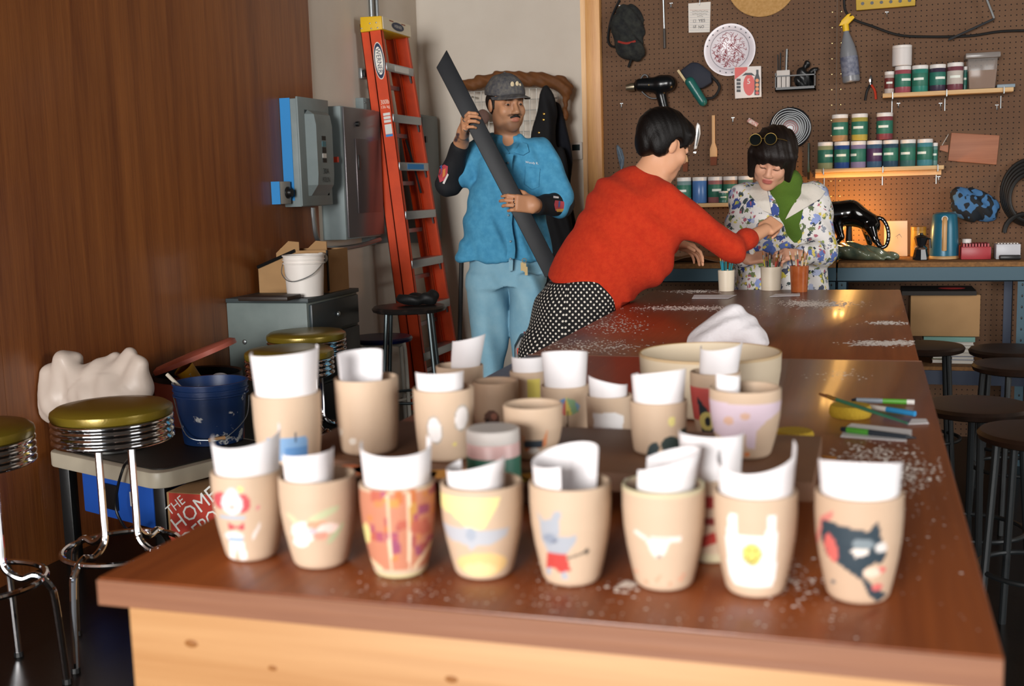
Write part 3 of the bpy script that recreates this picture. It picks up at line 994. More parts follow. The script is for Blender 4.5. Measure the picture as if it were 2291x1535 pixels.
rod('paintbrush', 'green-handled paintbrush with tan bristles across the yellow sponge', 'brush', tabl(1833, 881, 0.031), tabl(2030, 947, 0.027), [0.002, 0.004, 0.0035, 0.0035, 0.0015],
    [('bristles', M_hair), ('ferrule', M_gold), ('handle', col_mat('#2c7a5e')), ('handle_tip', col_mat('#2c7a5e'))], [0, 0.12, 0.22, 0.6, 1])
rod('pen', 'grey and green pen with white end behind the sponge', 'pen', tabl(1905, 895), tabl(2046, 900), [0.002, 0.005, 0.005, 0.005, 0.005], [('tip', col_mat('#2a3038')), ('barrel', col_mat('#8f9aa6')), ('grip', col_mat('#5fae3a')), ('cap', col_mat('#e9e6e0'))], [0, 0.08, 0.5, 0.88, 1])
rod('pen', 'bright blue pen with white grip', 'pen', tabl(1940, 909), tabl(2047, 926), [0.004, 0.005, 0.005, 0.005], [('grip', col_mat('#e6e2de')), ('barrel', col_mat('#2f93d0')), ('cap', col_mat('#2f93d0'))], [0, 0.42, 0.9, 1])
rod('pen', 'black pen with green band lying on paper strips', 'pen', tabl(1882, 960, 0.008), tabl(2050, 980, 0.008), [0.004, 0.005, 0.005, 0.004, 0.001], [('cap', col_mat('#1d2733')), ('band', col_mat('#4f9f35')), ('barrel', col_mat('#27303a')), ('tip', col_mat('#23292f'))], [0, 0.08, 0.38, 0.88, 1])
rod('paintbrush', 'thin orange-handled brush behind the smiling bag cup', 'brush', tabl(1788, 1018), tabl(1870, 1025), [0.002, 0.003, 0.003, 0.002], [('bristles', M_hair), ('ferrule', M_gold), ('handle', col_mat('#c98437'))], [0, 0.15, 0.35, 1])
rod('pen', 'dark pen with blue cap behind the smiling bag cup', 'pen', tabl(1785, 1042), tabl(1842, 1045), [0.004, 0.004, 0.004], [('barrel', col_mat('#23262b')), ('cap', col_mat('#2c6fae'))], [0, 0.65, 1])


def strip(label, pts, z=0.0012, name='paper_strip', m_=None):
    P = [WZ(u, v, TZ + z) for u, v in pts]
    o = MB().hexa(P, [p + Z1 * 0.0008 for p in P]).build(name, m_ or M_paper)
    tag(o, label, 'paper', 'paper strips on the tables')


strip('pale paper strip behind the black pen on the near table', [(1884, 962), (2040, 975), (2040, 962), (1905, 948)])
strip('pale paper strip in front of the black pen', [(1880, 978), (2028, 988), (2030, 978), (1886, 968)])
strip('small scrap of paper near the right table edge', [(2032, 950), (2078, 948), (2072, 938), (2040, 938)])
strip('white paper strip in front of the teal brushes', [(1548, 668), (1630, 668), (1648, 660), (1553, 660)])
strip('white paper strip in front of the glass of brushes', [(1722, 664), (1790, 662), (1790, 657), (1735, 658)])

# --- dry clay dust and crumbs
M_dust = mat('clay_dust', '#efe4da', 0.95)


def dust(label, patches, seed, hmax=0.0014, zt=TZ):
    q = random.Random(seed)
    mb = MB()
    for (u, v, du, dv, n, s0) in patches:
        for i in range(int(n * 3.0)):
            uu, vv = q.gauss(u, du), q.gauss(v, dv)
            p = WZ(uu, vv, zt)
            if not (TXL + 0.01 < p.x < TXR - 0.01 and TY0 + 0.01 < p.y < TY1 - 0.01):
                continue
            s = s0 * 1.05 * (0.3 + 1.1 * q.random() ** 2)
            k_ = 6
            a0 = q.random() * 6
            ring = [p + Vector((math.cos(a0 + 6.283 * j / k_) * s * (0.6 + 0.6 * q.random()), math.sin(a0 + 6.283 * j / k_) * s * (0.6 + 0.6 * q.random()), 0.0004)) for j in range(k_)]
            top = p + Z1 * min(hmax, s * 0.45)
            mb.add(ring + [top], [(j, (j + 1) % k_, k_) for j in range(k_)] + [tuple(range(k_))[::-1]])
    o = mb.build('clay_dust', M_dust, origin=Vector((mb.v[0].x, mb.v[0].y, zt)), smooth=0)
    tag(o, label, 'clay dust', kind='stuff')


dust('scattered pale clay dust on the far table top', [(1540, 690, 55, 2.5, 260, 0.004), (1830, 681, 40, 4, 260, 0.005), (1790, 678, 20, 3, 90, 0.005), (1985, 723, 22, 2, 130, 0.004), (1985, 768, 40, 3, 240, 0.005), (1370, 728, 40, 12, 130, 0.0035), (1330, 775, 70, 8, 160, 0.0032), (1550, 652, 30, 2.0, 110, 0.004), (1700, 700, 160, 25, 60, 0.002)], 21, zt=TZ)
dust('scattered pale clay crumbs on the near table top', [(2030, 1060, 38, 22, 130, 0.0028), (1950, 1015, 45, 12, 80, 0.0028), (1880, 840, 35, 6, 26, 0.003), (1410, 1310, 20, 7, 16, 0.0035), (1240, 1335, 140, 40, 60, 0.0014), (1770, 1300, 40, 35, 60, 0.002), (2020, 1150, 60, 90, 40, 0.0016), (1700, 1400, 250, 40, 50, 0.0014), (890, 1320, 80, 20, 40, 0.0014), (1250, 820, 60, 14, 40, 0.002)], 22, zt=TZ)

# ================================================================== soft-body modelling (distance fields)
def nv(p):
    return np.array([p[0], p[1], p[2]], dtype=np.float64)


def rot_np(ax):
    "three axes -> matrix with the axes as rows"
    return np.array([list(a) for a in ax], dtype=np.float64)


class SDF:
    def __init__(s):
        s.pr = []

    def cap(s, a, b, ra, rb=None, k=0.02, sub=False, sq=None):
        "tapered capsule; sq=(axis, factor) squashes it along an axis"
        rb = ra if rb is None else rb
        a, b = nv(a), nv(b)
        c = (a + b) / 2
        s.pr.append(('cap', (a, b, ra, rb, sq), k, sub, c, np.linalg.norm(b - a) / 2 + max(ra, rb)))
        return s

    def ell(s, c, r, ax=None, k=0.02, sub=False):
        c = nv(c)
        A = rot_np(ax) if ax is not None else np.eye(3)
        s.pr.append(('ell', (c, np.array(r, float), A), k, sub, c, max(r)))
        return s

    def box(s, c, h, ax=None, rd=0.01, k=0.02, sub=False):
        c = nv(c)
        A = rot_np(ax) if ax is not None else np.eye(3)
        s.pr.append(('box', (c, np.array(h, float), A, rd), k, sub, c, float(np.linalg.norm(h)) + rd))
        return s

    def loft(s, o, ax, t, cx, cy, rx, ry, k=0.02, power=2.0, sub=False, rd=0.01):
        "elliptical loft along ax[2]: t levels, centre and radii per level"
        o = nv(o)
        A = rot_np(ax)
        t, cx, cy, rx, ry = [np.array(q_, float) for q_ in (t, cx, cy, rx, ry)]
        mid = (t.min() + t.max()) / 2
        c = o + A[2] * mid + A[0] * cx.mean() + A[1] * cy.mean()
        R = math.hypot((t.max() - t.min()) / 2 + np.ptp(cx) + np.ptp(cy), max(rx.max(), ry.max()) * 1.2)
        s.pr.append(('loft', (o, A, t, cx, cy, rx, ry, power, rd), k, sub, c, R))
        return s

    def plane(s, p, n):
        "keep only the side the normal points away from"
        n = nv(n)
        s.pr.append(('plane', (nv(p), n / np.linalg.norm(n)), 0, 'cut', nv(p), 1e9))
        return s

    def mod(s, fn):
        s.pr.append(('mod', fn, 0, 'mod', np.zeros(3), 1e9))
        return s

    def disp(s, fn):
        s.pr.append(('disp', fn, 0, 'disp', np.zeros(3), 1e9))
        return s

    @staticmethod
    def one(kind, a, P):
        if kind == 'cap':
            A, B, ra, rb, sq = a
            if sq is not None:
                n = nv(sq[0]); n = n / np.linalg.norm(n)
                M_ = (A + B) / 2
                P = P + np.outer((P - M_) @ n, n) * (1.0 / sq[1] - 1.0)
            d = B - A
            t = np.clip(((P - A) @ d) / (d @ d + 1e-12), 0, 1)
            r = np.linalg.norm(P - A - t[:, None] * d, axis=1) - (ra + (rb - ra) * t)
            return r * (sq[1] if sq is not None else 1.0)
        if kind == 'ell':
            c, r, A = a
            q = (P - c) @ A.T
            k0 = np.linalg.norm(q / r, axis=1)
            k1 = np.linalg.norm(q / (r * r), axis=1)
            return k0 * (k0 - 1.0) / np.maximum(k1, 1e-9)
        if kind == 'box':
            c, h, A, rd = a
            q = np.abs((P - c) @ A.T) - (h - rd)
            return np.linalg.norm(np.maximum(q, 0), axis=1) + np.minimum(q.max(1), 0) - rd
        if kind == 'loft':
            o, A, t, cx, cy, rx, ry, pw, rd = a
            q = (P - o) @ A.T
            z = q[:, 2]
            X = (q[:, 0] - np.interp(z, t, cx))
            Y = (q[:, 1] - np.interp(z, t, cy))
            RX, RY = np.interp(z, t, rx), np.interp(z, t, ry)
            e = (np.abs(X / RX) ** pw + np.abs(Y / RY) ** pw) ** (1.0 / pw)
            d = (e - 1.0) * np.minimum(RX, RY)
            dz = np.maximum(t.min() - z, z - t.max())
            # rounded end
            m_ = np.maximum(d + rd, 0) ** 2 + np.maximum(dz + rd, 0) ** 2
            return np.minimum(np.maximum(d, dz), 0) * 0 + np.where((d + rd > 0) & (dz + rd > 0), np.sqrt(m_) - rd, np.maximum(d, dz))
        raise ValueError(kind)

    def ev(s, P, margin=None):
        D = np.full(len(P), 10.0)
        for kind, a, k, op, c, R in s.pr:
            if kind == 'plane':
                D = np.maximum(D, (P - a[0]) @ a[1])
                continue
            if kind == 'mod':
                D = a(P, D)
                continue
            if kind == 'disp':
                D = D + a(P)
                continue
            if margin is not None:
                m_ = np.where(((P - c) ** 2).sum(1) < (R + k + margin) ** 2)[0]
                if len(m_) == 0:
                    continue
                Q = P[m_]
                d0 = D[m_]
            else:
                m_, Q, d0 = slice(None), P, D
            d = s.one(kind, a, Q)
            if op is True:
                d = -d
                if k > 0:
                    h = np.maximum(k - np.abs(d0 - d), 0) / k
                    D[m_] = np.maximum(d0, d) + h * h * k / 4
                else:
                    D[m_] = np.maximum(d0, d)
            else:
                if k > 0:
                    h = np.maximum(k - np.abs(d0 - d), 0) / k
                    D[m_] = np.minimum(d0, d) - h * h * k / 4
                else:
                    D[m_] = np.minimum(d0, d)
        return D

    def mesh(s, vox, pad=0.02):
        lo = np.min([p[4] - p[5] for p in s.pr if p[5] < 1e8 and p[3] is False], axis=0) - pad
        hi = np.max([p[4] + p[5] for p in s.pr if p[5] < 1e8 and p[3] is False], axis=0) + pad
        st = 4
        n = np.maximum(2, np.ceil((hi - lo) / (vox * st)).astype(int) + 1)
        g = [lo[i] + np.arange(n[i]) * vox * st for i in range(3)]
        G = np.stack(np.meshgrid(*g, indexing='ij'), -1).reshape(-1, 3)
        D = s.ev(G).reshape(n)
        for ax_ in range(3):      # linear upsampling
            D = np.moveaxis(D, ax_, 0)
            m_ = (D.shape[0] - 1) * st + 1
            i0 = np.minimum(np.arange(m_) // st, D.shape[0] - 2)
            f = (np.arange(m_) - i0 * st) / st
            D = D[i0] * (1 - f)[:, None, None] + D[i0 + 1] * f[:, None, None]
            D = np.moveaxis(D, 0, ax_)
        near = np.abs(D) < vox * st * 2.3
        I = np.argwhere(near)
        P = lo + I * vox
        out = np.empty(len(P))
        CH = 200000
        for k in range(0, len(P), CH):
            out[k:k + CH] = s.ev(P[k:k + CH], margin=vox * 4)
        D[near] = out
        return surface_nets(D, lo, vox)


def surface_nets(D, org, vox):
    S = D < 0
    sh = np.array(D.shape) - 1
    cnt = np.zeros(sh, np.uint8)
    offs = [(i, j, k) for i in (0, 1) for j in (0, 1) for k in (0, 1)]
    for i, j, k in offs:
        cnt += S[i:i + sh[0], j:j + sh[1], k:k + sh[2]]
    act = (cnt > 0) & (cnt < 8)
    I = np.argwhere(act)
    vid = np.full(sh, -1, np.int64)
    vid[act] = np.arange(len(I))
    pos = np.zeros((len(I), 3))
    num = np.zeros(len(I))
    val = {o: D[I[:, 0] + o[0], I[:, 1] + o[1], I[:, 2] + o[2]] for o in offs}
    for a in offs:
        for ax_ in range(3):
            if a[ax_] == 0:
                b = list(a); b[ax_] = 1; b = tuple(b)
                da, db = val[a], val[b]
                c = (da < 0) != (db < 0)
                t = np.where(c, da / np.where(c, da - db, 1), 0)
                p = np.array(a, float)[None].repeat(len(I), 0)
                p[:, ax_] += t
                pos += p * c[:, None]
                num += c
    Vn = org + (I + pos / num[:, None]) * vox
    F = []
    for ax_ in range(3):
        o1, o2 = [(1, 2), (2, 0), (0, 1)][ax_]
        sl = [slice(1, -1)] * 3
        sl[ax_] = slice(0, -1)
        A = S[tuple(sl)]
        sl2 = list(sl)
        sl2[ax_] = slice(1, None)
        B = S[tuple(sl2)]
        E = np.argwhere(A != B)
        E[:, o1] += 1
        E[:, o2] += 1
        flip = A[tuple((E - np.eye(3, dtype=int)[o1] - np.eye(3, dtype=int)[o2]).T)]
        q = []
        for d1, d2 in ((0, 0), (1, 0), (1, 1), (0, 1)):
            c = E.copy()
            c[:, o1] -= d1
            c[:, o2] -= d2
            q.append(vid[c[:, 0], c[:, 1], c[:, 2]])
        q = np.stack(q, -1)
        q[~flip] = q[~flip][:, ::-1]
        F.append(q)
    F = np.concatenate(F)
    F = F[(F >= 0).all(1)]
    return Vn, F


def frame(fwd, up=(0, 0, 1), roll_=0.0):
    "(left-to-right for the owner's LEFT as +x, forward +y, up +z)"
    f = Vector(fwd).normalized()
    u = Vector(up)
    l = u.cross(f).normalized()
    u = f.cross(l)
    if roll_:
        q = Matrix.Rotation(roll_, 3, f)
        l, u = q @ l, q @ u
    return (l, f, u)


def head(sd, O, fr, s=1.0, female=False, eyes_closed=False, nose=1.0):
    "adult head around the point between the ears; chin at z -0.115, crown at +0.115"
    L, Fw, U = fr
    O = Vector(O)

    def p(x, y, z):
        return O + (L * x + Fw * y + U * z) * s

    def e(c, r, k=0.015, sub=False, tilt=0.0):
        A = fr
        if tilt:
            q_ = Matrix.Rotation(tilt, 3, L)
            A = (L, q_ @ Fw, q_ @ U)
        sd.ell(p(*c), [x * s for x in r], A, k * s, sub)
    jw = 0.050 if female else 0.052
    e((0, -0.012, 0.035), (0.074, 0.094, 0.082), 0.0)
    e((0, 0.022, -0.03), (0.0585, 0.068, 0.08), 0.03)
    e((0, 0.03, -0.07), (jw, 0.055, 0.043), 0.025)
    e((0, 0.066, -0.098), (0.024, 0.018, 0.018), 0.025)
    for x in (-1, 1):
        e((0.036 * x, 0.06, -0.03), (0.026, 0.026, 0.026), 0.02)
        e((0.050 * x, 0.02, -0.065), (0.013, 0.03, 0.028), 0.02)
        e((0.031 * x, 0.094, 0.004), (0.02, 0.013, 0.0125), 0.012, True)
        e((0.031 * x, 0.079, 0.003), (0.0135, 0.0125, 0.0105), 0.004)
        e((0.075 * x, -0.006, -0.006), (0.008, 0.017, 0.03), 0.006)
        e((0.0125 * x, 0.094, -0.036), (0.0085, 0.010, 0.0075), 0.006)
    e((0, 0.078, 0.026), (0.046, 0.014, 0.011), 0.015)
    sd.cap(p(0, 0.083, 0.012), p(0, 0.083 + 0.022 * nose, -0.03), 0.0075 * s, 0.0115 * s, 0.012 * s)
    e((0, 0.086, -0.056), (0.024, 0.011, 0.0065), 0.006)
    e((0, 0.086, -0.068), (0.021, 0.011, 0.0075), 0.005)
    return p


def hand(sd, W, d, n, s=1.0, curl=(25, 35, 20), spread=0.05, thumb=(0.6, 0.5), right=True, k=0.006, curls=None, thumb_curl=20):
    """W wrist, d towards the knuckles, n out of the palm.  curl: bend at the three joints towards the palm"""
    W = Vector(W)
    d = Vector(d).normalized()
    n = Vector(n)
    n = (n - d * n.dot(d)).normalized()
    lat = d.cross(n) if right else n.cross(d)     # towards the thumb
    lat.normalize()

    def P(a, b, c):
        return W + (d * a + lat * b + n * c) * s
    A = (lat, d, n)
    sd.box(P(0.045, 0.0, 0.0), [0.038 * s, 0.046 * s, 0.0125 * s], A, 0.011 * s, 0.012 * s)
    sd.ell(P(0.03, 0.022, 0.008), [0.018 * s, 0.03 * s, 0.016 * s], A, 0.012 * s)
    tips = []
    base = [(0.088, 0.028, 1.0), (0.092, 0.0095, 1.08), (0.088, -0.0095, 1.0), (0.080, -0.028, 0.8)]
    for i, (a, b, ln) in enumerate(base):
        cu = curls[i] if curls else curl
        p0 = P(a - 0.012, b, -0.001)
        dd = (d + lat * (spread * (1.5 - i))).normalized()
        ang = 0.0
        rr = [0.0092, 0.0086, 0.0078, 0.0068]
        ls = [0.047 * ln, 0.028 * ln, 0.021 * ln]
        if i == 3:
            rr = [x * 0.88 for x in rr]
        p = p0
        for j in range(3):
            ang += math.radians(cu[j])
            v = dd * math.cos(ang) + n * math.sin(ang)
            q_ = p + v * (ls[j] * s)
            sd.cap(p, q_, rr[j] * s, rr[j + 1] * s, (k if j == 0 else 0.003) * s)
            p = q_
        tips.append(p)
    t0 = P(0.018, 0.028, 0.006)
    tv = (d * thumb[0] + lat * (1 - thumb[0]) + n * thumb[1]).normalized()
    t1 = t0 + tv * (0.042 * s)
    tv2 = (tv + (d * 0.5 - lat * 0.6 + n * 0.15) * math.sin(math.radians(thumb_curl))).normalized()
    t2 = t1 + tv2 * (0.031 * s)
    sd.cap(t0, t1, 0.0125 * s, 0.0105 * s, 0.012 * s)
    sd.cap(t1, t2, 0.0105 * s, 0.0085 * s, 0.003 * s)
    return dict(P=P, d=d, n=n, lat=lat, tips=tips)


def wob(amp, fx, fy, fz, ph=0.0):
    def f(P):
        return amp * np.sin(P[:, 0] * fx + P[:, 1] * fy + P[:, 2] * fz + ph + 1.5 * np.sin(P[:, 2] * 9 + P[:, 0] * 7 + ph))
    return f


def multi_wob(lst):
    def f(P):
        r = 0
        for w in lst:
            r = r + wob(*w)(P)
        return r
    return f


def ring_levels(rows, Y, o):
    "rows: (v, uL, uR, depth radius[, depth shift]) outline of a garment in the photo, at distance Y -> loft data"
    t, cx, cy, rx, ry = [], [], [], [], []
    o = Vector(o)
    for r in sorted(rows, key=lambda r_: -r_[0]):
        v, a, b, dr = r[:4]
        sh = r[4] if len(r) > 4 else 0.0
        p = WY((a + b) / 2, v, Y) - o
        t.append(p.z)
        cx.append(p.dot(RH))
        cy.append(p.dot(FH) + sh)
        rx.append(px(p + o, (b - a) / 2))
        ry.append(dr)
    return t, cx, cy, rx, ry


VAX = (RH, FH, Z1)
SKIN = lambda h: lin(h)
M_skin = mat('skin', '#ffffff', 0.5, vcol=True, sss=0.08, bump=0.02, bscale=300)


def skin_colors(Vn, base, spots):
    "spots: (centre, axes, radii, colour, strength)"
    C = np.tile(np.array(base, dtype=np.float32), (len(Vn), 1))
    for c, ax, r, col, st in spots:
        q = ((Vn - nv(c)) @ rot_np(ax).T) / np.array(r)
        e = np.clip(1.35 - np.linalg.norm(q, axis=1), 0, 0.35) / 0.35 * st
        C = C * (1 - e[:, None]) + np.array(col, dtype=np.float32) * e[:, None]
    return C


def eyes(parent, p, fr, s, look=(0, 0), closed=False):
    M_eye = mat('eye_white', '#b3a9a0', 0.3)
    M_iris = mat('iris', '#1d120d', 0.15)
    L, Fw, U = fr
    for x in (-1, 1):
        c = p(0.031 * x, 0.0792, 0.0015)
        e = MB().ball(c, 0.0118 * s, (1.12, 1, 0.5), 14, 10, (L, Fw, U)).build('eye', M_eye, parent)
        MB().ball(c + (L * look[0] + U * look[1]) * 0.012 * s + Fw * 0.0088 * s, 0.0062 * s, (1, 0.75, 0.85), 12, 8, (L, Fw, U)).build('iris', M_iris, e)


def hit(sd, u, v, z0=None, z1=None):
    "where the view ray through a photo point meets a soft body"
    d = ray(u, v).normalized()
    P, t_ = CAM.copy(), (z0 or 3.0)
    for _ in range(90):
        q = CAM + d * t_
        e = float(sd.ev(np.array([[q.x, q.y, q.z]]))[0])
        if e < 0.0008:
            return q
        t_ += max(0.0008, e * 0.7)
        if t_ > (z1 or 8.0):
            return None
    return q


def decal(name, sd, pts, m_, parent, lift=0.0015, step=4.0, thick=0.0):
    "a patch lying on a soft body inside a photo outline"
    P2 = []
    n = len(pts)
    for i in range(n):
        (x0, y0_), (x1, y1_) = pts[i], pts[(i + 1) % n]
        k = max(1, int(math.hypot(x1 - x0, y1_ - y0_) / step))
        P2 += [(x0 + (x1 - x0) * j / k, y0_ + (y1_ - y0_) * j / k) for j in range(k)]
    bm = bmesh.new()
    f = bm.faces.new([bm.verts.new((x, y, 0)) for x, y in P2])
    bmesh.ops.triangulate(bm, faces=[f])
    for _ in range(4):
        es = [e for e in bm.edges if e.calc_length() > step * 1.6]
        if not es:
            break
        bmesh.ops.subdivide_edges(bm, edges=es, cuts=1)
        bmesh.ops.triangulate(bm, faces=bm.faces[:])
    bm.verts.index_update()
    uv = [(v.co.x, v.co.y) for v in bm.verts]
    F = [tuple(v.index for v in q.verts) for q in bm.faces]
    bm.free()
    D = np.array([list(ray(a, b).normalized()) for a, b in uv])
    C0 = np.array([[CAM.x, CAM.y, CAM.z]])
    t_ = np.full(len(D), 3.2)
    for _ in range(80):
        e = sd.ev(C0 + D * t_[:, None])
        t_ = np.minimum(t_ + np.where(e > 0.0006, np.maximum(e * 0.7, 0.0004), 0), 9.0)
    med = np.median(t_)
    t_ = np.where(np.abs(t_ - med) > 0.12, med, t_)
    P = C0 + D * (t_ - lift)[:, None]
    mb = MB()
    mb.add([Vector(p_) for p_ in P], F)
    return mb.build(name, m_, parent, smooth=60, solid=thick, fixn=True)


# white cloth heaped behind the bowl
cs_ = SDF()
kc_ = px(CLOTH_AT)
for u_, z_, r_ in ((-55, 14, 26), (-20, 30, 34), (12, 48, 34), (40, 26, 34), (62, 10, 22)):
    cs_.ell(CLOTH_AT + RH * (u_ * kc_) + Z1 * (z_ * kc_), (r_ * kc_, 0.06, r_ * 0.9 * kc_), VAX, 0.04)
cs_.cap(CLOTH_AT + RH * (-80 * kc_) + Z1 * 0.01, CLOTH_AT + RH * (10 * kc_) + Z1 * (70 * kc_), 0.008, 0.02, 0.03)
cs_.cap(CLOTH_AT + RH * (22 * kc_) + Z1 * (72 * kc_), CLOTH_AT + RH * (78 * kc_) + Z1 * 0.012, 0.018, 0.008, 0.03)
cs_.disp(multi_wob([(0.0022, 45, 30, -70), (0.0016, -90, 60, 120, 1.0)])).plane((0, 0, TZ + 0.001), (0, 0, -1))
v_, f_ = cs_.mesh(0.0045)
tag(np_obj('cloth', v_, f_, CLOTH_M, None, origin=CLOTH_AT), 'crumpled white cloth heaped behind the large cream bowl', 'cloth')

# ================================================================== the man with the steel bar
def man():
    Y0 = 4.70
    g = WY(1133, 1090, Y0)
    t = thing('person', 'man in faded cap, blue work shirt and pale jeans holding a long black bar', 'person', (g.x, g.y, 0))
    HO = WY(1132, 233, Y0)
    tocam = Vector((-HO.x, -HO.y, 0)).normalized()
    right = Vector((-tocam.y, tocam.x, 0))
    a = math.radians(27)
    fwd = (tocam * math.cos(a) + right * math.sin(a) - Z1 * 0.10)
    fr = frame(fwd, roll_=math.radians(2))
    S = 0.95
    # ---------------- body
    b = SDF()
    p = head(b, HO, fr, S, nose=1.05)
    nb = WY(1136, 318, Y0 + 0.03)
    b.cap(p(0, -0.012, -0.06), nb, 0.050, 0.056, 0.025)
    ch = WY(1140, 400, Y0 + 0.02)
    b.ell(ch, (0.13, 0.075, 0.18), VAX, 0.04)
    hip = WY(1135, 560, Y0 + 0.02)
    b.ell(hip, (0.12, 0.085, 0.15), VAX, 0.05)
    sL, sR = WY(1084, 345, Y0 + 0.03), WY(1200, 350, Y0 + 0.03)
    b.cap(sL, sR, 0.05, 0.05, 0.05)
    eL, wL = WY(1004, 410, Y0 - 0.03), WY(1032, 318, Y0 - 0.13)
    b.cap(sL, eL, 0.048, 0.04, 0.03).cap(eL, wL, 0.04, 0.027, 0.015)
    eR, wR = WY(1256, 456, Y0 - 0.02), WY(1196, 460, Y0 - 0.20)
    b.cap(sR, eR, 0.048, 0.04, 0.03).cap(eR, wR, 0.04, 0.027, 0.015)
    for u, s_ in ((1096, 1), (1177, -1)):
        h0, kn, an = WY(u, 600, Y0 + 0.02), WY(u - 3 * s_, 830, Y0), WY(u, 1040, Y0 + 0.02)
        b.cap(h0, kn, 0.06, 0.044, 0.03).cap(kn, an, 0.044, 0.034, 0.02)
        b.ell(Vector((an.x, an.y, 0.045)) - FH * 0.05, (0.04, 0.1, 0.035), VAX, 0.03)
    # the bar runs past his chest; both hands close on it
    b0, b1 = WY(988, 132, 4.46), WY(1237, 612, 4.46)
    bd = (b1 - b0).normalized()
    bn = -FH                               # towards the camera
    bs = bd.cross(bn).normalized()
    hl = WY(1040, 272, 4.46)
    # his right hand (left in the picture): back of the hand to the left, fingers over the front
    d1 = (WY(1046, 262, 4.45) - WY(1034, 314, 4.56)).normalized()
    wl_ = WY(1036, 297, 4.505)
    h1 = hand(b, wl_, (-FH * 0.84 + Z1 * 0.42 + RH * 0.10), (RH * 1.0 + Z1 * 0.05), 0.93, right=True,
              curls=[(28, 70, 30), (26, 72, 32), (24, 72, 32), (22, 70, 32)], thumb=(0.5, 0.7), spread=0.03)
    b.cap(wL, wl_, 0.029, 0.027, 0.02)
    wr_ = WY(1196, 459, 4.475)
    h2 = hand(b, wr_, (-RH * 0.94 + Z1 * 0.14 - FH * 0.30), (FH * 0.85 - Z1 * 0.1 - RH * 0.35), 0.93, right=False,
              curls=[(28, 38, 20), (30, 38, 22), (32, 40, 22), (36, 42, 24)], thumb=(0.5, 0.5), spread=0.05)
    b.cap(wR, wr_, 0.029, 0.027, 0.02)
    Vn, F = b.mesh(0.0038)
    sk = lin('#c08a66')
    L, Fw, U = fr
    spots = [(p(0, 0.075, -0.06), fr, (0.05, 0.05, 0.05), lin('#8f6a50'), 0.55), (p(0, 0.085, -0.046), fr, (0.03, 0.03, 0.007), lin('#4a3022'), 0.8),
             (p(0, 0.05, -0.10), fr, (0.045, 0.06, 0.03), lin('#5f4232'), 0.6), (p(-0.031, 0.085, 0.004), fr, (0.022, 0.03, 0.014), lin('#7d543c'), 0.55), (p(0.031, 0.085, 0.004), fr, (0.022, 0.03, 0.014), lin('#7d543c'), 0.55), (p(-0.05, 0.03, -0.05), fr, (0.025, 0.03, 0.05), lin('#8a6650'), 0.4),  # darker skin around both eyes paints in the shade of the cap brim
             (p(0.05, 0.03, -0.05), fr, (0.025, 0.03, 0.05), lin('#8a6650'), 0.4), (p(0, 0.097, -0.0635), fr, (0.021, 0.012, 0.009), lin('#a8624f'), 0.8),
             (p(-0.031, 0.092, 0.021), fr, (0.02, 0.02, 0.0045), lin('#2a1a12'), 0.9), (p(0.031, 0.092, 0.021), fr, (0.02, 0.02, 0.0045), lin('#2a1a12'), 0.9)]
    q = random.Random(4)
    for i in range(10):                      # tattoo on the forearm
        cc = wL + (wl_ - wL) * q.random() + RH * q.uniform(-0.03, 0.03) - FH * 0.02
        spots.append((cc, VAX, (0.008, 0.03, 0.006), lin('#3b3440'), 0.7))
    np_obj('body', Vn, F, M_skin, t, cols=skin_colors(Vn, sk, spots))
    eyes(t, p, fr, S, look=(-0.25, -0.05))
    # moustache
    ms = SDF()
    for x in (-1, 1):
        ms.cap(p(0.003 * x, 0.0985, -0.0475), p(0.022 * x, 0.089, -0.0555), 0.0052, 0.0035, 0.004)
    Vm, Fm = ms.mesh(0.0018)
    np_obj('moustache', Vm, Fm, mat('dark_hair', '#17100c', 0.6, bump=0.4, bscale=300), t)
    hr = SDF()
    hr.ell(p(0, -0.02, 0.012), [0.079 * S, 0.092 * S, 0.075 * S], fr, 0).ell(p(0, 0.075, -0.03), [0.1 * S, 0.095 * S, 0.12 * S], fr, 0.01, True).plane(p(0, 0, -0.055), U * -1)
    for x in (-1, 1):
        hr.cap(p(0.072 * x, 0.018, 0.03), p(0.071 * x, 0.014, -0.02), 0.007, 0.004, 0.01)
    hr.disp(multi_wob([(0.0015, 160, 140, 60)]))
    Vh, Fh = hr.mesh(0.003)
    np_obj('hair', Vh, Fh, MATS['dark_hair'], t)
    # ---------------- shirt
    s = SDF()
    o = WY(1135, 580, Y0)
    s.loft(o, VAX, *ring_levels([(322, 1104, 1178, 0.075), (335, 1075, 1214, 0.10), (362, 1066, 1226, 0.12), (400, 1062, 1222, 0.135), (450, 1046, 1216, 0.145), (500, 1036, 1218, 0.15), (545, 1024, 1226, 0.155), (570, 1020, 1231, 0.155), (582, 1022, 1230, 0.152)], Y0 + 0.02, o), k=0.0, power=2.3, rd=0.012)
    s.cap(sL + Z1 * 0.01, sL + (eL - sL) * 0.52, 0.074, 0.076, 0.03)
    s.cap(sR + Z1 * 0.01, sR + (eR - sR) * 0.90, 0.078, 0.074, 0.03)
    s.ell(WY(1136, 326, Y0 + 0.02), (0.075, 0.07, 0.045), VAX, 0.03)
    for i in range(12):
        a_ = math.radians(125 + 290 * i / 11)
        q_ = nb + RH * (0.066 * math.sin(a_)) - FH * (0.066 * math.cos(a_)) * 1.0
        s.cap(q_ - Z1 * 0.03, q_ + Z1 * (0.022 + 0.012 * math.cos(a_ + math.pi)), 0.016, 0.009, 0.015)
    s.cap(WY(1132, 312, Y0 - 0.06), WY(1140, 344, Y0 - 0.125), 0.046, 0.012, 0.01, True)
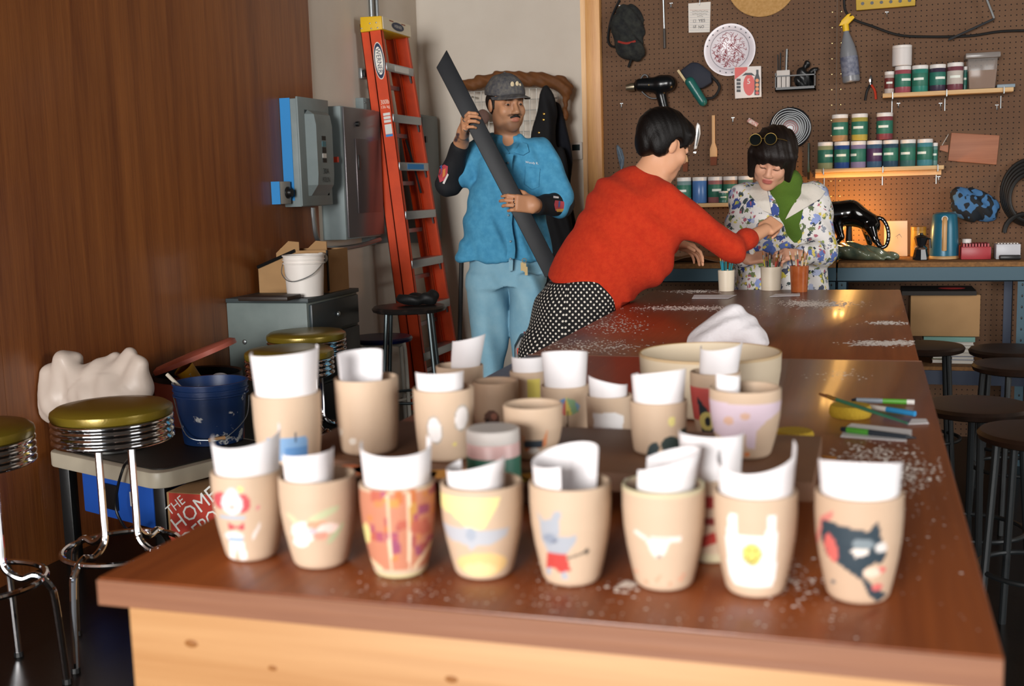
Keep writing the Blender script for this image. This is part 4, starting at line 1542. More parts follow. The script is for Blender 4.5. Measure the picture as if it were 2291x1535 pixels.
    s.disp(multi_wob([(0.0055, 30, 24, 4), (0.0035, 58, 40, 12, 1.0), (0.0025, 30, 20, 50, 2.0), (0.003, 12, 14, 30, 0.4), (0.0016, 110, 60, 40, 0.7)]))
    Vs, Fs = s.mesh(0.0052)
    M_chambray = mat('blue_chambray', '#3d87ad', 0.9, col2='#4a94b8', vscale=40, sheen=0.0, bump=0.15, bscale=400)
    sh = np_obj('shirt', Vs, Fs, M_chambray, t)
    # collar, placket, pocket, buttons, stitched name
    fy = Y0 - 0.132
    for pts in ([(1112, 324), (1122, 322), (1140, 343), (1126, 356), (1112, 344)], [(1168, 318), (1180, 324), (1184, 340), (1170, 348), (1150, 342)]):
        decal('collar', s, pts, M_chambray, sh, lift=0.006, thick=-0.004)
    pl = [WY(1140 - 4.0 * math.sin(i), 345 + i * 19.5, Y0 - 0.135 - 0.02 * min(1, i / 5)) for i in np.linspace(0, 12, 13)]
    MB().grid(lambda i, j: pl[round(j * 12)] + RH * ((i - 0.5) * 0.034) - FH * (0.004 * math.sin(i * math.pi)), 5, 13).build('placket', M_chambray, sh, solid=0.004)
    M_btn = mat('button', '#6d8796', 0.3)
    for i in (1, 4, 7, 10, 12):
        MB().ball(pl[i] - FH * 0.008, 0.005, (1, 0.4, 1), 8, 6, VAX).build('button', M_btn, sh)
    decal('pocket', s, [(1176, 372), (1208, 378), (1206, 418), (1190, 424), (1174, 412)], M_chambray, sh, lift=0.003, thick=-0.002)
    nm_ = hit(s, 1190, 365)
    text_obj('stitched_name', 'Woody R.', nm_ - FH * 0.007, RH - Z1 * 0.14, Z1, 0.012, mat('white_thread', '#dfe6ea', 0.8), sh, width=0.055)
    # ---------------- black arm sleeves
    M_blk = mat('black_sleeve', '#14161a', 0.8, bump=0.1, bscale=300)
    a1 = SDF()
    a1.cap(sL + (eL - sL) * 0.45, eL, 0.058, 0.056, 0.0).cap(eL, eL + (wL - eL) * 0.86, 0.056, 0.038, 0.012)
    a1.disp(multi_wob([(0.002, 60, 60, 50)]))
    v1, f1 = a1.mesh(0.005)
    slv1 = np_obj('arm_sleeve', v1, f1, M_blk, t)
    a2 = SDF()
    a2.cap(sR + (eR - sR) * 0.75, eR, 0.058, 0.054, 0.0).cap(eR, eR + (wR - eR) * 0.86, 0.054, 0.038, 0.012)
    a2.disp(multi_wob([(0.002, 60, 60, 50)]))
    v2, f2 = a2.mesh(0.005)
    slv2 = np_obj('arm_sleeve', v2, f2, M_blk, t)
    # printed flames on the elbows: patches hugging the sleeve
    for sl_, slv, lst in ((a1, slv1, [('#b8444f', [(984, 374), (994, 368), (1002, 372), (1001, 388), (994, 404), (984, 408), (980, 394)]), ('#4a6ea8', [(984, 372), (989, 369), (988, 386), (984, 392)]), ('#d98a4a', [(991, 380), (997, 376), (996, 392), (990, 398)]), ('#d9d2ce', [(990, 410), (1001, 388), (1004, 391), (994, 412)])]),
                        (a2, slv2, [('#b84650', [(1242, 448), (1268, 452), (1269, 462), (1260, 472), (1243, 472), (1240, 458)]), ('#d9a04a', [(1244, 468), (1262, 467), (1258, 474), (1246, 474)]), ('#3a5f9a', [(1250, 450), (1254, 450), (1252, 464), (1249, 464)]), ('#e0d6d2', [(1238, 438), (1250, 440), (1250, 444), (1238, 443)])])):
        for k2, (c_, pts) in enumerate(lst):
            decal('sleeve_print', sl_, pts, mat('print' + c_, c_, 0.7), slv, lift=0.0012 + 0.0008 * k2)
    # ---------------- jeans
    j = SDF()
    jo = WY(1135, 1000, Y0)
    zf = WY(1135, 1075, Y0)
    j.loft(jo, VAX, *ring_levels([(566, 1052, 1216, 0.125), (600, 1050, 1222, 0.135), (640, 1048, 1222, 0.14)], Y0 + 0.02, jo), k=0.0, power=2.2)
    j.loft(jo, VAX, *ring_levels([(610, 1049, 1140, 0.12), (660, 1049, 1139, 0.12), (720, 1052, 1138, 0.115), (780, 1060, 1134, 0.105), (835, 1066, 1126, 0.098), (950, 1066, 1122, 0.09), (1068, 1068, 1124, 0.09)], Y0, jo), k=0.02, power=2.1)
    j.loft(jo, VAX, *ring_levels([(610, 1132, 1221, 0.12), (660, 1141, 1222, 0.12), (720, 1142, 1216, 0.115), (780, 1146, 1206, 0.105), (835, 1150, 1204, 0.098), (950, 1150, 1204, 0.09), (1068, 1150, 1206, 0.09)], Y0 + 0.01, jo), k=0.008, power=2.1)
    j.disp(multi_wob([(0.005, 30, 24, 6), (0.003, 20, 30, 34, 1.0), (0.002, 60, 40, 20, 2.0)]))
    vj, fj = j.mesh(0.006)
    M_denim = mat('pale_denim', '#6f9db3', 0.9, col2='#86adbd', vscale=9, sheen=0.0, bump=0.2, bscale=350, contrast=(0.3, 0.7))
    jn = np_obj('jeans', vj, fj, M_denim, t)
    P = [WY(u, v, Y0 - 0.125) for u, v in ((1138, 578), (1148, 578), (1147, 605), (1139, 608))]
    MB().hexa(P, [q_ - FH * 0.006 for q_ in P]).build('fly', M_denim, jn)
    kr = MB()
    for i, (u, v) in enumerate(((1168, 590), (1174, 592), (1177, 600))):
        c_ = WY(u, v, Y0 - 0.15)
        kr.box(c_ - Z1 * 0.012, (0.012, 0.003, 0.035), (RH, FH, Z1))
    kr.tube(arc(WY(1173, 583, Y0 - 0.15), RH, Z1, 0.009, 0, 6.0, 12), 0.0015, 6)
    kr.build('key_ring', mat('brass_keys', '#a08a62', 0.5, 0.5), jn)
    for u in (1095, 1178):
        c_ = WY(u, 1075, Y0)
        sh_ = SDF().ell(Vector((c_.x, c_.y, 0.045)) - FH * 0.06, (0.048, 0.14, 0.042), VAX, 0).ell(Vector((c_.x, c_.y, 0.07)), (0.045, 0.06, 0.05), VAX, 0.03).plane((0, 0, 0.004), (0, 0, -1))
        v_, f_ = sh_.mesh(0.006)
        np_obj('shoe', v_, f_, mat('dark_shoe', '#1d1a18', 0.6), t)
    # ---------------- cap
    c = SDF()
    c.ell(p(0, -0.008, 0.052), [0.086 * S, 0.104 * S, 0.084 * S], fr, 0).plane(p(0, 0, 0.040), (U * -1) - Fw * 0.02).disp(multi_wob([(0.0015, 70, 60, 50)]))
    vc, fc = c.mesh(0.004)
    M_cap = mat('faded_cap', '#45454a', 0.95, col2='#6a665f', vscale=45, contrast=(0.4, 0.7), bump=0.3, bscale=200)
    cp = np_obj('cap', vc, fc, M_cap, t)

    def brim(i, j):
        a_ = (i - 0.5) * math.pi * 0.92
        r1 = 0.083
        rad = 1.0 + 0.72 * j * math.cos(a_) ** 0.8 if math.cos(a_) > 0 else 1.0
        x = 0.082 * math.sin(a_) * (1 + 0.02 * j)
        y = 0.098 * math.cos(a_) * 1.0 + j * 0.07 * max(0, math.cos(a_)) ** 0.7
        z = 0.047 - 0.012 * j - 0.012 * (math.sin(a_) ** 2) * 1.2
        return p(x, y, z)
    MB().grid(brim, 25, 8).build('brim', M_cap, cp, solid=0.004, smooth=80)
    MB().ball(p(0, -0.008, 0.137), 0.006, (1, 1, 0.6), 8, 6, fr).build('cap_button', M_cap, cp)
    for x, z, w in ((-0.012, 0.088, 0.010), (0.012, 0.09, 0.009), (0.028, 0.083, 0.007)):
        MB().ball(p(x, 0.0925 - abs(x) * 0.35, z), w * 0.9, (1, 0.35, 1.25), 10, 8, fr).build('cap_emblem', mat('cap_emblem_cream', '#c9b896', 0.9), cp)
    # rings
    M_sil = mat('silver_ring', '#d9d9d6', 0.2, 1.0)
    for hd, ids in ((h1, (1, 3)), (h2, (1, 2))):
        for i in ids:
            a_, b_, ln = [(0.088, 0.028, 1), (0.092, 0.0095, 1.08), (0.088, -0.0095, 1), (0.08, -0.028, .8)][i]
            c_ = hd['P'](a_ + 0.006, b_, 0.0055)
            MB().tube(arc(c_, hd['lat'], hd['n'], 0.0103, 0, 2 * math.pi * 15 / 16, 16), 0.0022, 6, closed=True).build('ring', M_sil, t)
    # the bar itself
    bar = MB()
    w, th = 0.070, 0.026
    e0 = b0
    # end cut at an angle
    A = [e0 + bs * (w / 2) + bd * 0.022, e0 - bs * (w / 2) - bd * 0.022]
    Q0 = [A[0] + bn * th / 2, A[1] + bn * th / 2, A[1] - bn * th / 2, A[0] - bn * th / 2]
    e1 = b1
    Bq = [e1 + bs * (w / 2), e1 - bs * (w / 2)]
    Q1 = [Bq[0] + bn * th / 2, Bq[1] + bn * th / 2, Bq[1] - bn * th / 2, Bq[0] - bn * th / 2]
    bar.hexa(Q0, Q1)
    ob = bar.build('steel_bar', mat('black_steel', '#15171b', 0.5, 0.0, col2='#1a1c20', vscale=12, spec=0.3), None, origin=b1, bevel=0.003)
    tag(ob, 'long flat black bar held diagonally by the man in the blue shirt', 'bar')


man()

# ================================================================== the woman in the red sweater
def red_woman():
    g = WY(1310, 640, 4.1)
    t = thing('person', 'woman with short dark hair in a red sweater and dotted skirt, leaning over the table', 'person', (g.x - 0.03, g.y, 0))
    hip = WY(1302, 655, 4.08)
    hip = Vector((min(hip.x, TXL - 0.185), hip.y, hip.z))
    che = WY(1418, 465, 4.12)
    nek = WY(1450, 398, 4.14)
    HO = WY(1487, 324, 4.16)
    a = math.radians(24)
    fwd = RH * math.cos(a) + FH * math.sin(a) - Z1 * 0.38
    fr = frame(fwd, roll_=math.radians(4))
    S = 0.93
    b = SDF()
    p = head(b, HO, fr, S, female=True, nose=0.9)
    L, Fw, U = fr
    b.cap(p(0, -0.02, -0.05), nek, 0.043, 0.048, 0.025)
    up = (nek - hip).normalized()
    sf = (RH * 0.82 + FH * 0.57).normalized()
    sf = (sf - up * sf.dot(up)).normalized()
    lat = up.cross(sf)                       # towards her right hand side = the camera
    lat = -lat if lat.dot(FH) > 0 else lat
    b.ell(che, (0.10, 0.085, 0.17), (lat, sf, up), 0.05)
    b.ell(hip + up * 0.05, (0.11, 0.09, 0.13), (lat, sf, up), 0.06)
    b.ell(hip - Z1 * 0.05, (0.12, 0.1, 0.14), (lat, sf, Z1), 0.05)
    shr = WY(1482, 452, 4.06)
    shl = WY(1470, 440, 4.30)
    b.cap(shr, shl, 0.045, 0.045, 0.05)
    er = WY(1636, 556, 4.09)
    wr = WY(1712, 514, 4.26)
    b.cap(shr, er, 0.042, 0.036, 0.02).cap(er, wr, 0.035, 0.022, 0.012)
    hr_ = hand(b, wr, (WY(1752, 484, 4.36) - wr), (FH * 0.7 - Z1 * 0.55), 0.86, right=True, curls=[(55, 60, 25), (62, 65, 30), (68, 70, 30), (70, 70, 30)], thumb=(0.75, 0.5), spread=0.0, thumb_curl=40)
    el, wl2 = WY(1462, 556, 4.38), WY(1510, 545, 4.46)
    el = Vector((el.x, el.y, max(el.z, TZ + 0.10)))
    b.cap(shl, el, 0.042, 0.035, 0.02).cap(el, wl2, 0.034, 0.023, 0.012)
    hl_ = hand(b, wl2, (WY(1568, 562, 4.50) - wl2), (-Z1 * 0.8 - FH * 0.4), 0.84, right=False, curl=(30, 30, 15), thumb=(0.7, 0.3))
    for s_ in (-1, 1):
        h0 = hip - Z1 * 0.08 + lat * (0.07 * s_)
        b.cap(h0, Vector((h0.x - 0.02, h0.y, 0.46)), 0.075, 0.05, 0.03).cap(Vector((h0.x - 0.02, h0.y, 0.46)), Vector((h0.x - 0.03, h0.y, 0.08)), 0.048, 0.033, 0.02)
        b.ell(Vector((h0.x + 0.03, h0.y + 0.02, 0.04)), (0.1, 0.04, 0.032), VAX, 0.03)
    Vn, F = b.mesh(0.0039)
    sk = lin('#d9a07c')
    spots = [(p(0, 0.096, -0.0625), fr, (0.02, 0.012, 0.009), lin('#b5655a'), 0.8), (p(-0.031, 0.09, 0.021), fr, (0.02, 0.02, 0.004), lin('#2a1a12'), 0.9), (p(0.031, 0.09, 0.021), fr, (0.02, 0.02, 0.004), lin('#2a1a12'), 0.9)]
    np_obj('body', Vn, F, M_skin, t, cols=skin_colors(Vn, sk, spots))
    eyes(t, p, fr, S, look=(0, -0.4))
    MB().ball(hl_['P'](0.09, 0.01, -0.01), 0.005, (1, 1, 1), 8, 6).build('ring', mat('silver_ring', '#d9d9d6', 0.2, 1.0), t)
    # short hair
    h = SDF()
    h.ell(p(0, -0.022, 0.042), [0.092 * S, 0.112 * S, 0.098 * S], fr, 0)
    h.ell(p(0, -0.078, -0.015), [0.055 * S, 0.036 * S, 0.06 * S], fr, 0.03)
    h.ell(p(0, 0.06, 0.068), [0.066 * S, 0.04 * S, 0.042 * S], fr, 0.03)
    for x in (-1, 1):
        h.cap(p(0.066 * x, 0.05, 0.055), p(0.066 * x, 0.05, 0.012), 0.017, 0.007, 0.015)
        h.ell(p(0.062 * x, -0.05, -0.01), [0.026, 0.036, 0.05], fr, 0.02)
    h.ell(p(0, 0.105, -0.035), [0.066 * S, 0.06 * S, 0.075 * S], fr, 0.008, True)
    for x in (-1, 1):
        h.ell(p(0.085 * x, 0.012, -0.022), [0.026, 0.032, 0.048], fr, 0.006, True)
        h.ell(p(0.066 * x, 0.07, -0.05), [0.03, 0.05, 0.06], fr, 0.006, True)
    h.disp(multi_wob([(0.0007, 150, 120, 40), (0.0006, 260, 200, 90, 1.0)]))
    vh, fh = h.mesh(0.0034)
    np_obj('hair', vh, fh, mat('near_black_hair', '#0b0706', 0.5, spec=0.3, bump=0.2, bscale=160, bstretch=(3, 3, 0.6)), t)
    # necklace and earring
    nk = p(0, -0.005, -0.125)
    MB().tube(arc(nek + up * 0.03 + sf * 0.006, lat, (sf * 0.9 + up * 0.25).normalized(), 0.052, 0, 2 * math.pi * 23 / 24, 24), 0.0013, 6, closed=True).build('necklace', mat('gold_chain', '#d9b36a', 0.3, 0.9), t)
    # sweater
    s = SDF()
    TA = (lat, sf, up)
    o = hip

    def q3(v):
        return (Vector(v) - o)
    tl = (nek - hip).length
    s.loft(o, TA, [-0.015, 0.02, 0.12, 0.22, 0.32, 0.39, 0.44, tl + 0.016], [0.0] * 8, [0.055, 0.05, 0.035, 0.02, 0.0, -0.005, 0.0, 0.004], [0.17, 0.175, 0.165, 0.16, 0.165, 0.16, 0.135, 0.068], [0.16, 0.165, 0.155, 0.145, 0.135, 0.115, 0.094, 0.066], k=0.0, power=2.15, rd=0.014)
    s.cap(shr + lat * 0.0, er, 0.070, 0.050, 0.06)
    s.cap(er, WY(1674, 534, 4.18), 0.049, 0.037, 0.02)
    s.cap(shl, el, 0.062, 0.05, 0.05).cap(el, el + (wl2 - el) * 0.7, 0.05, 0.042, 0.02)
    # belly falling towards the table edge
    s.ell(WY(1445, 588, 4.11), (0.10, 0.085, 0.085), TA, 0.08)
    s.ell(WY(1455, 530, 4.10), (0.10, 0.08, 0.10), TA, 0.06)
    # neckline
    s.cap(nek + up * 0.06 + sf * 0.02, nek + up * 0.022 + sf * 0.012, 0.058, 0.05, 0.01, True)
    s.disp(multi_wob([(0.0035, 22, 26, 20), (0.0025, 40, 30, 46, 1.0), (0.0018, 70, 60, 30, 2.0)]))
    s.mod(lambda P, D: np.where(P[:, 0] > TXL - 0.012, np.maximum(D, TZ + 0.006 - P[:, 2]), D))
    vs_, fs_ = s.mesh(0.0052)
    sw = np_obj('sweater', vs_, fs_, mat('red_wool', '#c02c0c', 0.95, col2='#ca3612', vscale=60, sheen=0.0, bump=0.5, bscale=500), t)
    # skirt
    k = SDF()
    zb = 0.25
    hz = hip.z
    cx0 = hip
    k.loft(Vector((hip.x, hip.y, 0)), (RH, FH, Z1), [zb, 0.5, 0.72, hz - 0.10, hz - 0.02, hz + 0.05], [-0.055, -0.05, -0.035, -0.012, 0.01, 0.03], [0.0] * 6, [0.23, 0.215, 0.195, 0.175, 0.162, 0.14], [0.2, 0.2, 0.19, 0.18, 0.165, 0.14], k=0, power=2.1)
    k.disp(multi_wob([(0.006, 26, 22, 3), (0.003, 50, 40, 8, 1.0)]))
    vk, fk = k.mesh(0.0062)
    mt = mat('dotted_skirt', '#0f0e10', 0.85)
    nt = mt.node_tree
    bs_ = nt.nodes['Principled BSDF']
    tc = nt.nodes.new('ShaderNodeTexCoord')
    # dots on a diagonal lattice wrapped around the skirt: (angle * radius, height)
    sep = nt.nodes.new('ShaderNodeSeparateXYZ')
    nt.links.new(tc.outputs['Object'], sep.inputs[0])

    def mth(op, x, y=None, val=None):
        n_ = nt.nodes.new('ShaderNodeMath'); n_.operation = op
        nt.links.new(x, n_.inputs[0])
        if y is not None:
            nt.links.new(y, n_.inputs[1])
        elif val is not None:
            n_.inputs[1].default_value = val
        return n_.outputs[0]
    ang = mth('ARCTAN2', sep.outputs[0], sep.outputs[1])
    uu = mth('MULTIPLY', ang, val=0.19 / 0.0155)
    vv = mth('DIVIDE', sep.outputs[2], val=0.0155)
    aa = mth('ADD', uu, vv)
    bb_ = mth('SUBTRACT', uu, vv)
    fa = mth('SUBTRACT', mth('FRACT', mth('MULTIPLY', aa, val=0.7071)), val=0.5)
    fb = mth('SUBTRACT', mth('FRACT', mth('MULTIPLY', bb_, val=0.7071)), val=0.5)
    d2 = mth('ADD', mth('MULTIPLY', fa, fa), mth('MULTIPLY', fb, fb))
    ls = mth('LESS_THAN', d2, val=0.058)
    mx = nt.nodes.new('ShaderNodeMix'); mx.data_type = 'RGBA'
    nt.links.new(ls, mx.inputs[0])
    mx.inputs[6].default_value = (*lin('#100f11'), 1)
    mx.inputs[7].default_value = (*lin('#d6d0c4'), 1)
    nt.links.new(mx.outputs[2], bs_.inputs['Base Color'])
    np_obj('skirt', vk, fk, mt, t)
    for s_ in (-1, 1):
        c_ = hip + lat * (0.07 * s_)
        sh_ = SDF().ell((c_.x + 0.03, c_.y + 0.02, 0.042), (0.125, 0.046, 0.04), (sf, lat, Z1), 0).plane((0, 0, 0.004), (0, 0, -1))
        v_, f_ = sh_.mesh(0.006)
        np_obj('shoe', v_, f_, mat('dark_shoe', '#1d1a18', 0.6), t)


# ================================================================== the woman in the flowered jacket
def floral_mat():
    mt = mat('flowered_cotton', '#d9d5d0', 0.85)
    nt = mt.node_tree
    b = nt.nodes['Principled BSDF']
    tc = nt.nodes.new('ShaderNodeTexCoord')
    nz = nt.nodes.new('ShaderNodeTexNoise')
    nz.inputs['Scale'].default_value = 22
    nz.inputs['Detail'].default_value = 3
    nt.links.new(tc.outputs['Object'], nz.inputs['Vector'])
    wv = nt.nodes.new('ShaderNodeVectorMath'); wv.operation = 'SCALE'; wv.inputs[3].default_value = 0.035
    nt.links.new(nz.outputs['Color'], wv.inputs[0])
    av = nt.nodes.new('ShaderNodeVectorMath'); av.operation = 'ADD'
    nt.links.new(tc.outputs['Object'], av.inputs[0])
    nt.links.new(wv.outputs[0], av.inputs[1])
    cur = None
    base = (*lin('#dcd8d4'), 1)

    def layer(prev, scale, size, cols, keep, seed):
        mp = nt.nodes.new('ShaderNodeMapping')
        mp.inputs['Location'].default_value = (seed, seed * 0.7, seed * 0.3)
        nt.links.new(av.outputs[0], mp.inputs['Vector'])
        vo = nt.nodes.new('ShaderNodeTexVoronoi')
        vo.inputs['Scale'].default_value = scale
        nt.links.new(mp.outputs[0], vo.inputs['Vector'])
        # petals: vary the radius with fine noise
        n2 = nt.nodes.new('ShaderNodeTexNoise')
        n2.inputs['Scale'].default_value = scale * 5
        nt.links.new(mp.outputs[0], n2.inputs['Vector'])
        ad = nt.nodes.new('ShaderNodeMath'); ad.operation = 'MULTIPLY_ADD'; ad.inputs[1].default_value = 0.55
        nt.links.new(n2.outputs['Fac'], ad.inputs[0])
        nt.links.new(vo.outputs['Distance'], ad.inputs[2])
        lt = nt.nodes.new('ShaderNodeMath'); lt.operation = 'LESS_THAN'; lt.inputs[1].default_value = size
        nt.links.new(ad.outputs[0], lt.inputs[0])
        sp = nt.nodes.new('ShaderNodeSeparateColor')
        nt.links.new(vo.outputs['Color'], sp.inputs[0])
        kp = nt.nodes.new('ShaderNodeMath'); kp.operation = 'LESS_THAN'; kp.inputs[1].default_value = keep
        nt.links.new(sp.outputs[0], kp.inputs[0])
        ml = nt.nodes.new('ShaderNodeMath'); ml.operation = 'MULTIPLY'
        nt.links.new(lt.outputs[0], ml.inputs[0])
        nt.links.new(kp.outputs[0], ml.inputs[1])
        cr = nt.nodes.new('ShaderNodeValToRGB')
        cr.color_ramp.interpolation = 'CONSTANT'
        while len(cr.color_ramp.elements) < len(cols):
            cr.color_ramp.elements.new(0.5)
        for i, c_ in enumerate(cols):
            cr.color_ramp.elements[i].position = i / len(cols)
            cr.color_ramp.elements[i].color = (*lin(c_), 1)
        nt.links.new(sp.outputs[1], cr.inputs['Fac'])
        mx = nt.nodes.new('ShaderNodeMix'); mx.data_type = 'RGBA'
        nt.links.new(ml.outputs[0], mx.inputs[0])
        if prev is None:
            mx.inputs[6].default_value = base
        else:
            nt.links.new(prev, mx.inputs[6])
        nt.links.new(cr.outputs['Color'], mx.inputs[7])
        return mx.outputs[2]
    c = layer(None, 30, 0.66, ['#3e4a4a', '#5d6a4a', '#4a4f63', '#6d7a52', '#8a8f9a'], 0.9, 0.0)
    c = layer(c, 17, 0.66, ['#4d64a8', '#6f83bd', '#3d4f8f', '#8a9acb', '#5a6fae', '#aab3cf'], 0.82, 3.1)
    c = layer(c, 48, 0.62, ['#2f3a3f', '#c9b54a', '#d9c86a', '#a8606e', '#8fa05a'], 0.6, 7.7)
    c = layer(c, 15, 0.52, ['#cfc04e', '#d8cd7a'], 0.22, 12.3)
    nt.links.new(c, b.inputs['Base Color'])
    return mt


def floral_woman():
    Y0 = 4.86
    g = WY(1745, 640, Y0)
    t = thing('person', 'woman with dark bob in a flowered jacket and green turtleneck, looking down at her hands', 'person', (g.x, g.y, 0))
    HO = WY(1729, 356, Y0 - 0.07)
    tocam = Vector((-HO.x, -HO.y, 0)).normalized()
    right = Vector((-tocam.y, tocam.x, 0))
    a = math.radians(-10)
    fwd = tocam * math.cos(a) + right * math.sin(a) - Z1 * 0.50
    fr = frame(fwd, roll_=math.radians(-13))
    S = 0.94
    b = SDF()
    p = head(b, HO, fr, S, female=True, nose=0.85)
    L, Fw, U = fr
    nek = WY(1752, 425, Y0 + 0.02)
    b.cap(p(0, -0.02, -0.05), nek, 0.05, 0.055, 0.03)
    b.ell(WY(1745, 500, Y0 + 0.03), (0.14, 0.09, 0.18), VAX, 0.05)
    b.ell(WY(1745, 620, Y0 + 0.03), (0.13, 0.095, 0.18), VAX, 0.06)
    sl, sr = WY(1672, 440, Y0 + 0.03), WY(1822, 440, Y0 + 0.03)
    b.cap(sl, sr, 0.045, 0.045, 0.05)
    el, wl_ = WY(1644, 555, Y0 - 0.06), WY(1672, 580, Y0 - 0.20)
    er, wr = WY(1840, 560, Y0 - 0.05), WY(1792, 572, Y0 - 0.20)
    b.cap(sl, el, 0.042, 0.036, 0.02).cap(el, wl_, 0.035, 0.023, 0.012)
    b.cap(sr, er, 0.042, 0.036, 0.02).cap(er, wr, 0.035, 0.023, 0.012)
    hand(b, wl_, RH * 0.8 - FH * 0.12 + Z1 * 0.12, FH * 0.5 - Z1 * 0.6 + RH * 0.3, 0.8, right=True, curls=[(35, 45, 20), (40, 50, 25), (45, 50, 25), (45, 50, 25)], thumb=(0.8, 0.2), spread=0.05)
    hand(b, wr, -RH * 0.8 - FH * 0.12 + Z1 * 0.10, FH * 0.5 - Z1 * 0.6 - RH * 0.3, 0.8, right=False, curls=[(35, 45, 20), (40, 50, 25), (45, 50, 25), (45, 50, 25)], thumb=(0.8, 0.2), spread=0.05)
    for s_ in (-1, 1):
        h0 = WY(1745 + 42 * s_, 700, Y0 + 0.03)
        b.cap(h0, Vector((h0.x, h0.y, 0.45)), 0.07, 0.05, 0.03).cap(Vector((h0.x, h0.y, 0.45)), Vector((h0.x, h0.y, 0.08)), 0.048, 0.034, 0.02)
        b.ell(Vector((h0.x, h0.y, 0.04)) - FH * 0.05, (0.04, 0.1, 0.032), VAX, 0.03)
    Vn, F = b.mesh(0.0039)
    spots = [(p(0, 0.096, -0.0625), fr, (0.021, 0.013, 0.010), lin('#a8504c'), 0.85), (p(-0.031, 0.09, 0.024), fr, (0.02, 0.02, 0.004), lin('#4a3428'), 0.7), (p(0.031, 0.09, 0.024), fr, (0.02, 0.02, 0.004), lin('#4a3428'), 0.7),
             (p(-0.031, 0.09, -0.006), fr, (0.016, 0.012, 0.0028), lin('#3a261e'), 0.9), (p(0.031, 0.09, -0.006), fr, (0.016, 0.012, 0.0028), lin('#3a261e'), 0.9)]
    np_obj('body', Vn, F, M_skin, t, cols=skin_colors(Vn, lin('#cf9a7e'), spots))
    # hair: chin-length bob with a fringe
    h = SDF()
    h.ell(p(0, -0.018, 0.042), [0.098 * S, 0.118 * S, 0.098 * S], fr, 0)
    h.ell(p(0, -0.035, -0.04), [0.098 * S, 0.085 * S, 0.085 * S], fr, 0.03)
    for x in (-1, 1):
        h.cap(p(0.078 * x, 0.035, 0.04), p(0.078 * x, 0.025, -0.075), 0.026, 0.016, 0.02)
    h.ell(p(0, 0.068, 0.05), [0.072 * S, 0.036 * S, 0.035 * S], fr, 0.02)
    h.ell(p(0, 0.11, -0.062), [0.062 * S, 0.085 * S, 0.085 * S], fr, 0.008, True)
    h.disp(multi_wob([(0.002, 160, 60, 20), (0.0012, 260, 120, 40, 1.0)]))
    vh, fh = h.mesh(0.0034)
    np_obj('hair', vh, fh, mat('brown_black_hair', '#170e0a', 0.5, spec=0.35, bump=0.25, bscale=160, bstretch=(3, 3, 0.5)), t)
    # sunglasses on her hair
    M_fr = mat('gold_frame', '#b89a55', 0.3, 0.9)
    M_ln = mat('dark_lens', '#0c0f0e', 0.08)
    sg = None
    gl = thing('sunglasses', 'round dark sunglasses pushed up on the hair of the woman in flowers', 'sunglasses', WY(1706, 313, Y0 - 0.20))
    for i, (u, v) in enumerate(((1690, 313), (1724, 311))):
        c_ = WY(u, v, Y0 - 0.205)
        n_ = (Fw * 0.75 + U * 0.65).normalized()
        x_, y_, z_ = basis_from(n_, L)
        MB().lathe([(0, 0), (0.022, 0), (0.022, 0.0022), (0, 0.003)], c_, 24, n_).build('lens', M_ln, gl)
        MB().tube(arc(c_ + n_ * 0.001, x_, y_, 0.0232, 0, 2 * math.pi * 23 / 24, 24), 0.0015, 6, closed=True).build('rim', M_fr, gl)
    MB().tube([WY(1702, 312, Y0 - 0.209), WY(1707, 309, Y0 - 0.213), WY(1712, 311, Y0 - 0.209)], 0.0016, 6).build('bridge', M_fr, gl)
    MB().tube([WY(1736, 310, Y0 - 0.205), WY(1752, 312, Y0 - 0.18), WY(1768, 318, Y0 - 0.12)], 0.0014, 6).build('temple_arm', M_fr, gl)
    MB().tube([WY(1678, 314, Y0 - 0.205), WY(1672, 318, Y0 - 0.18), WY(1668, 326, Y0 - 0.12)], 0.0014, 6).build('temple_arm', M_fr, gl)
    # turtleneck
    k = SDF()
    k.cap(WY(1757, 408, Y0 - 0.005), WY(1757, 440, Y0 - 0.02), 0.068, 0.074, 0.0)
    k.loft(WY(1757, 560, Y0), VAX, *ring_levels([(435, 1715, 1800, 0.10), (470, 1715, 1805, 0.12), (520, 1712, 1800, 0.13), (580, 1700, 1800, 0.13)], Y0, WY(1757, 560, Y0)), k=0.03)
    k.disp(multi_wob([(0.002, 40, 30, 60), (0.0015, 20, 20, 110, 1)]))
    vk, fk = k.mesh(0.005)
    np_obj('turtleneck', vk, fk, mat('green_knit', '#4d6b1c', 0.9, bump=0.4, bscale=400, sheen=0.0), t)
    # jacket, open at the front
    j = SDF()
    o = WY(1745, 700, Y0)
    j.loft(o, VAX, *ring_levels([(408, 1700, 1800, 0.08, 0.05), (425, 1668, 1826, 0.11, 0.03), (450, 1650, 1840, 0.135), (500, 1648, 1846, 0.155), (560, 1650, 1846, 0.165), (640, 1646, 1850, 0.17), (730, 1640, 1852, 0.17)], Y0 + 0.03, o), k=0.0, power=2.3)
    j.cap(sl, el, 0.068, 0.062, 0.04).cap(el, el + (wl_ - el) * 0.75, 0.06, 0.045, 0.02)
    j.cap(sr, er, 0.068, 0.062, 0.04).cap(er, er + (wr - er) * 0.75, 0.06, 0.045, 0.02)
    # front opening
    op0, op1 = WY(1760, 395, Y0 - 0.12), WY(1742, 500, Y0 - 0.15)
    j.cap(op0, op1, 0.075, 0.018, 0.01, True)
    j.disp(multi_wob([(0.005, 30, 26, 10), (0.0035, 30, 40, 40, 1.0), (0.002, 70, 60, 40, 2.0)]))
    vj, fj = j.mesh(0.0055)
    jk = np_obj('jacket', vj, fj, floral_mat(), t)
    # plain off-white collar lapels
    M_lap = mat('offwhite_lining', '#cfc8bd', 0.85, bump=0.15, bscale=80)
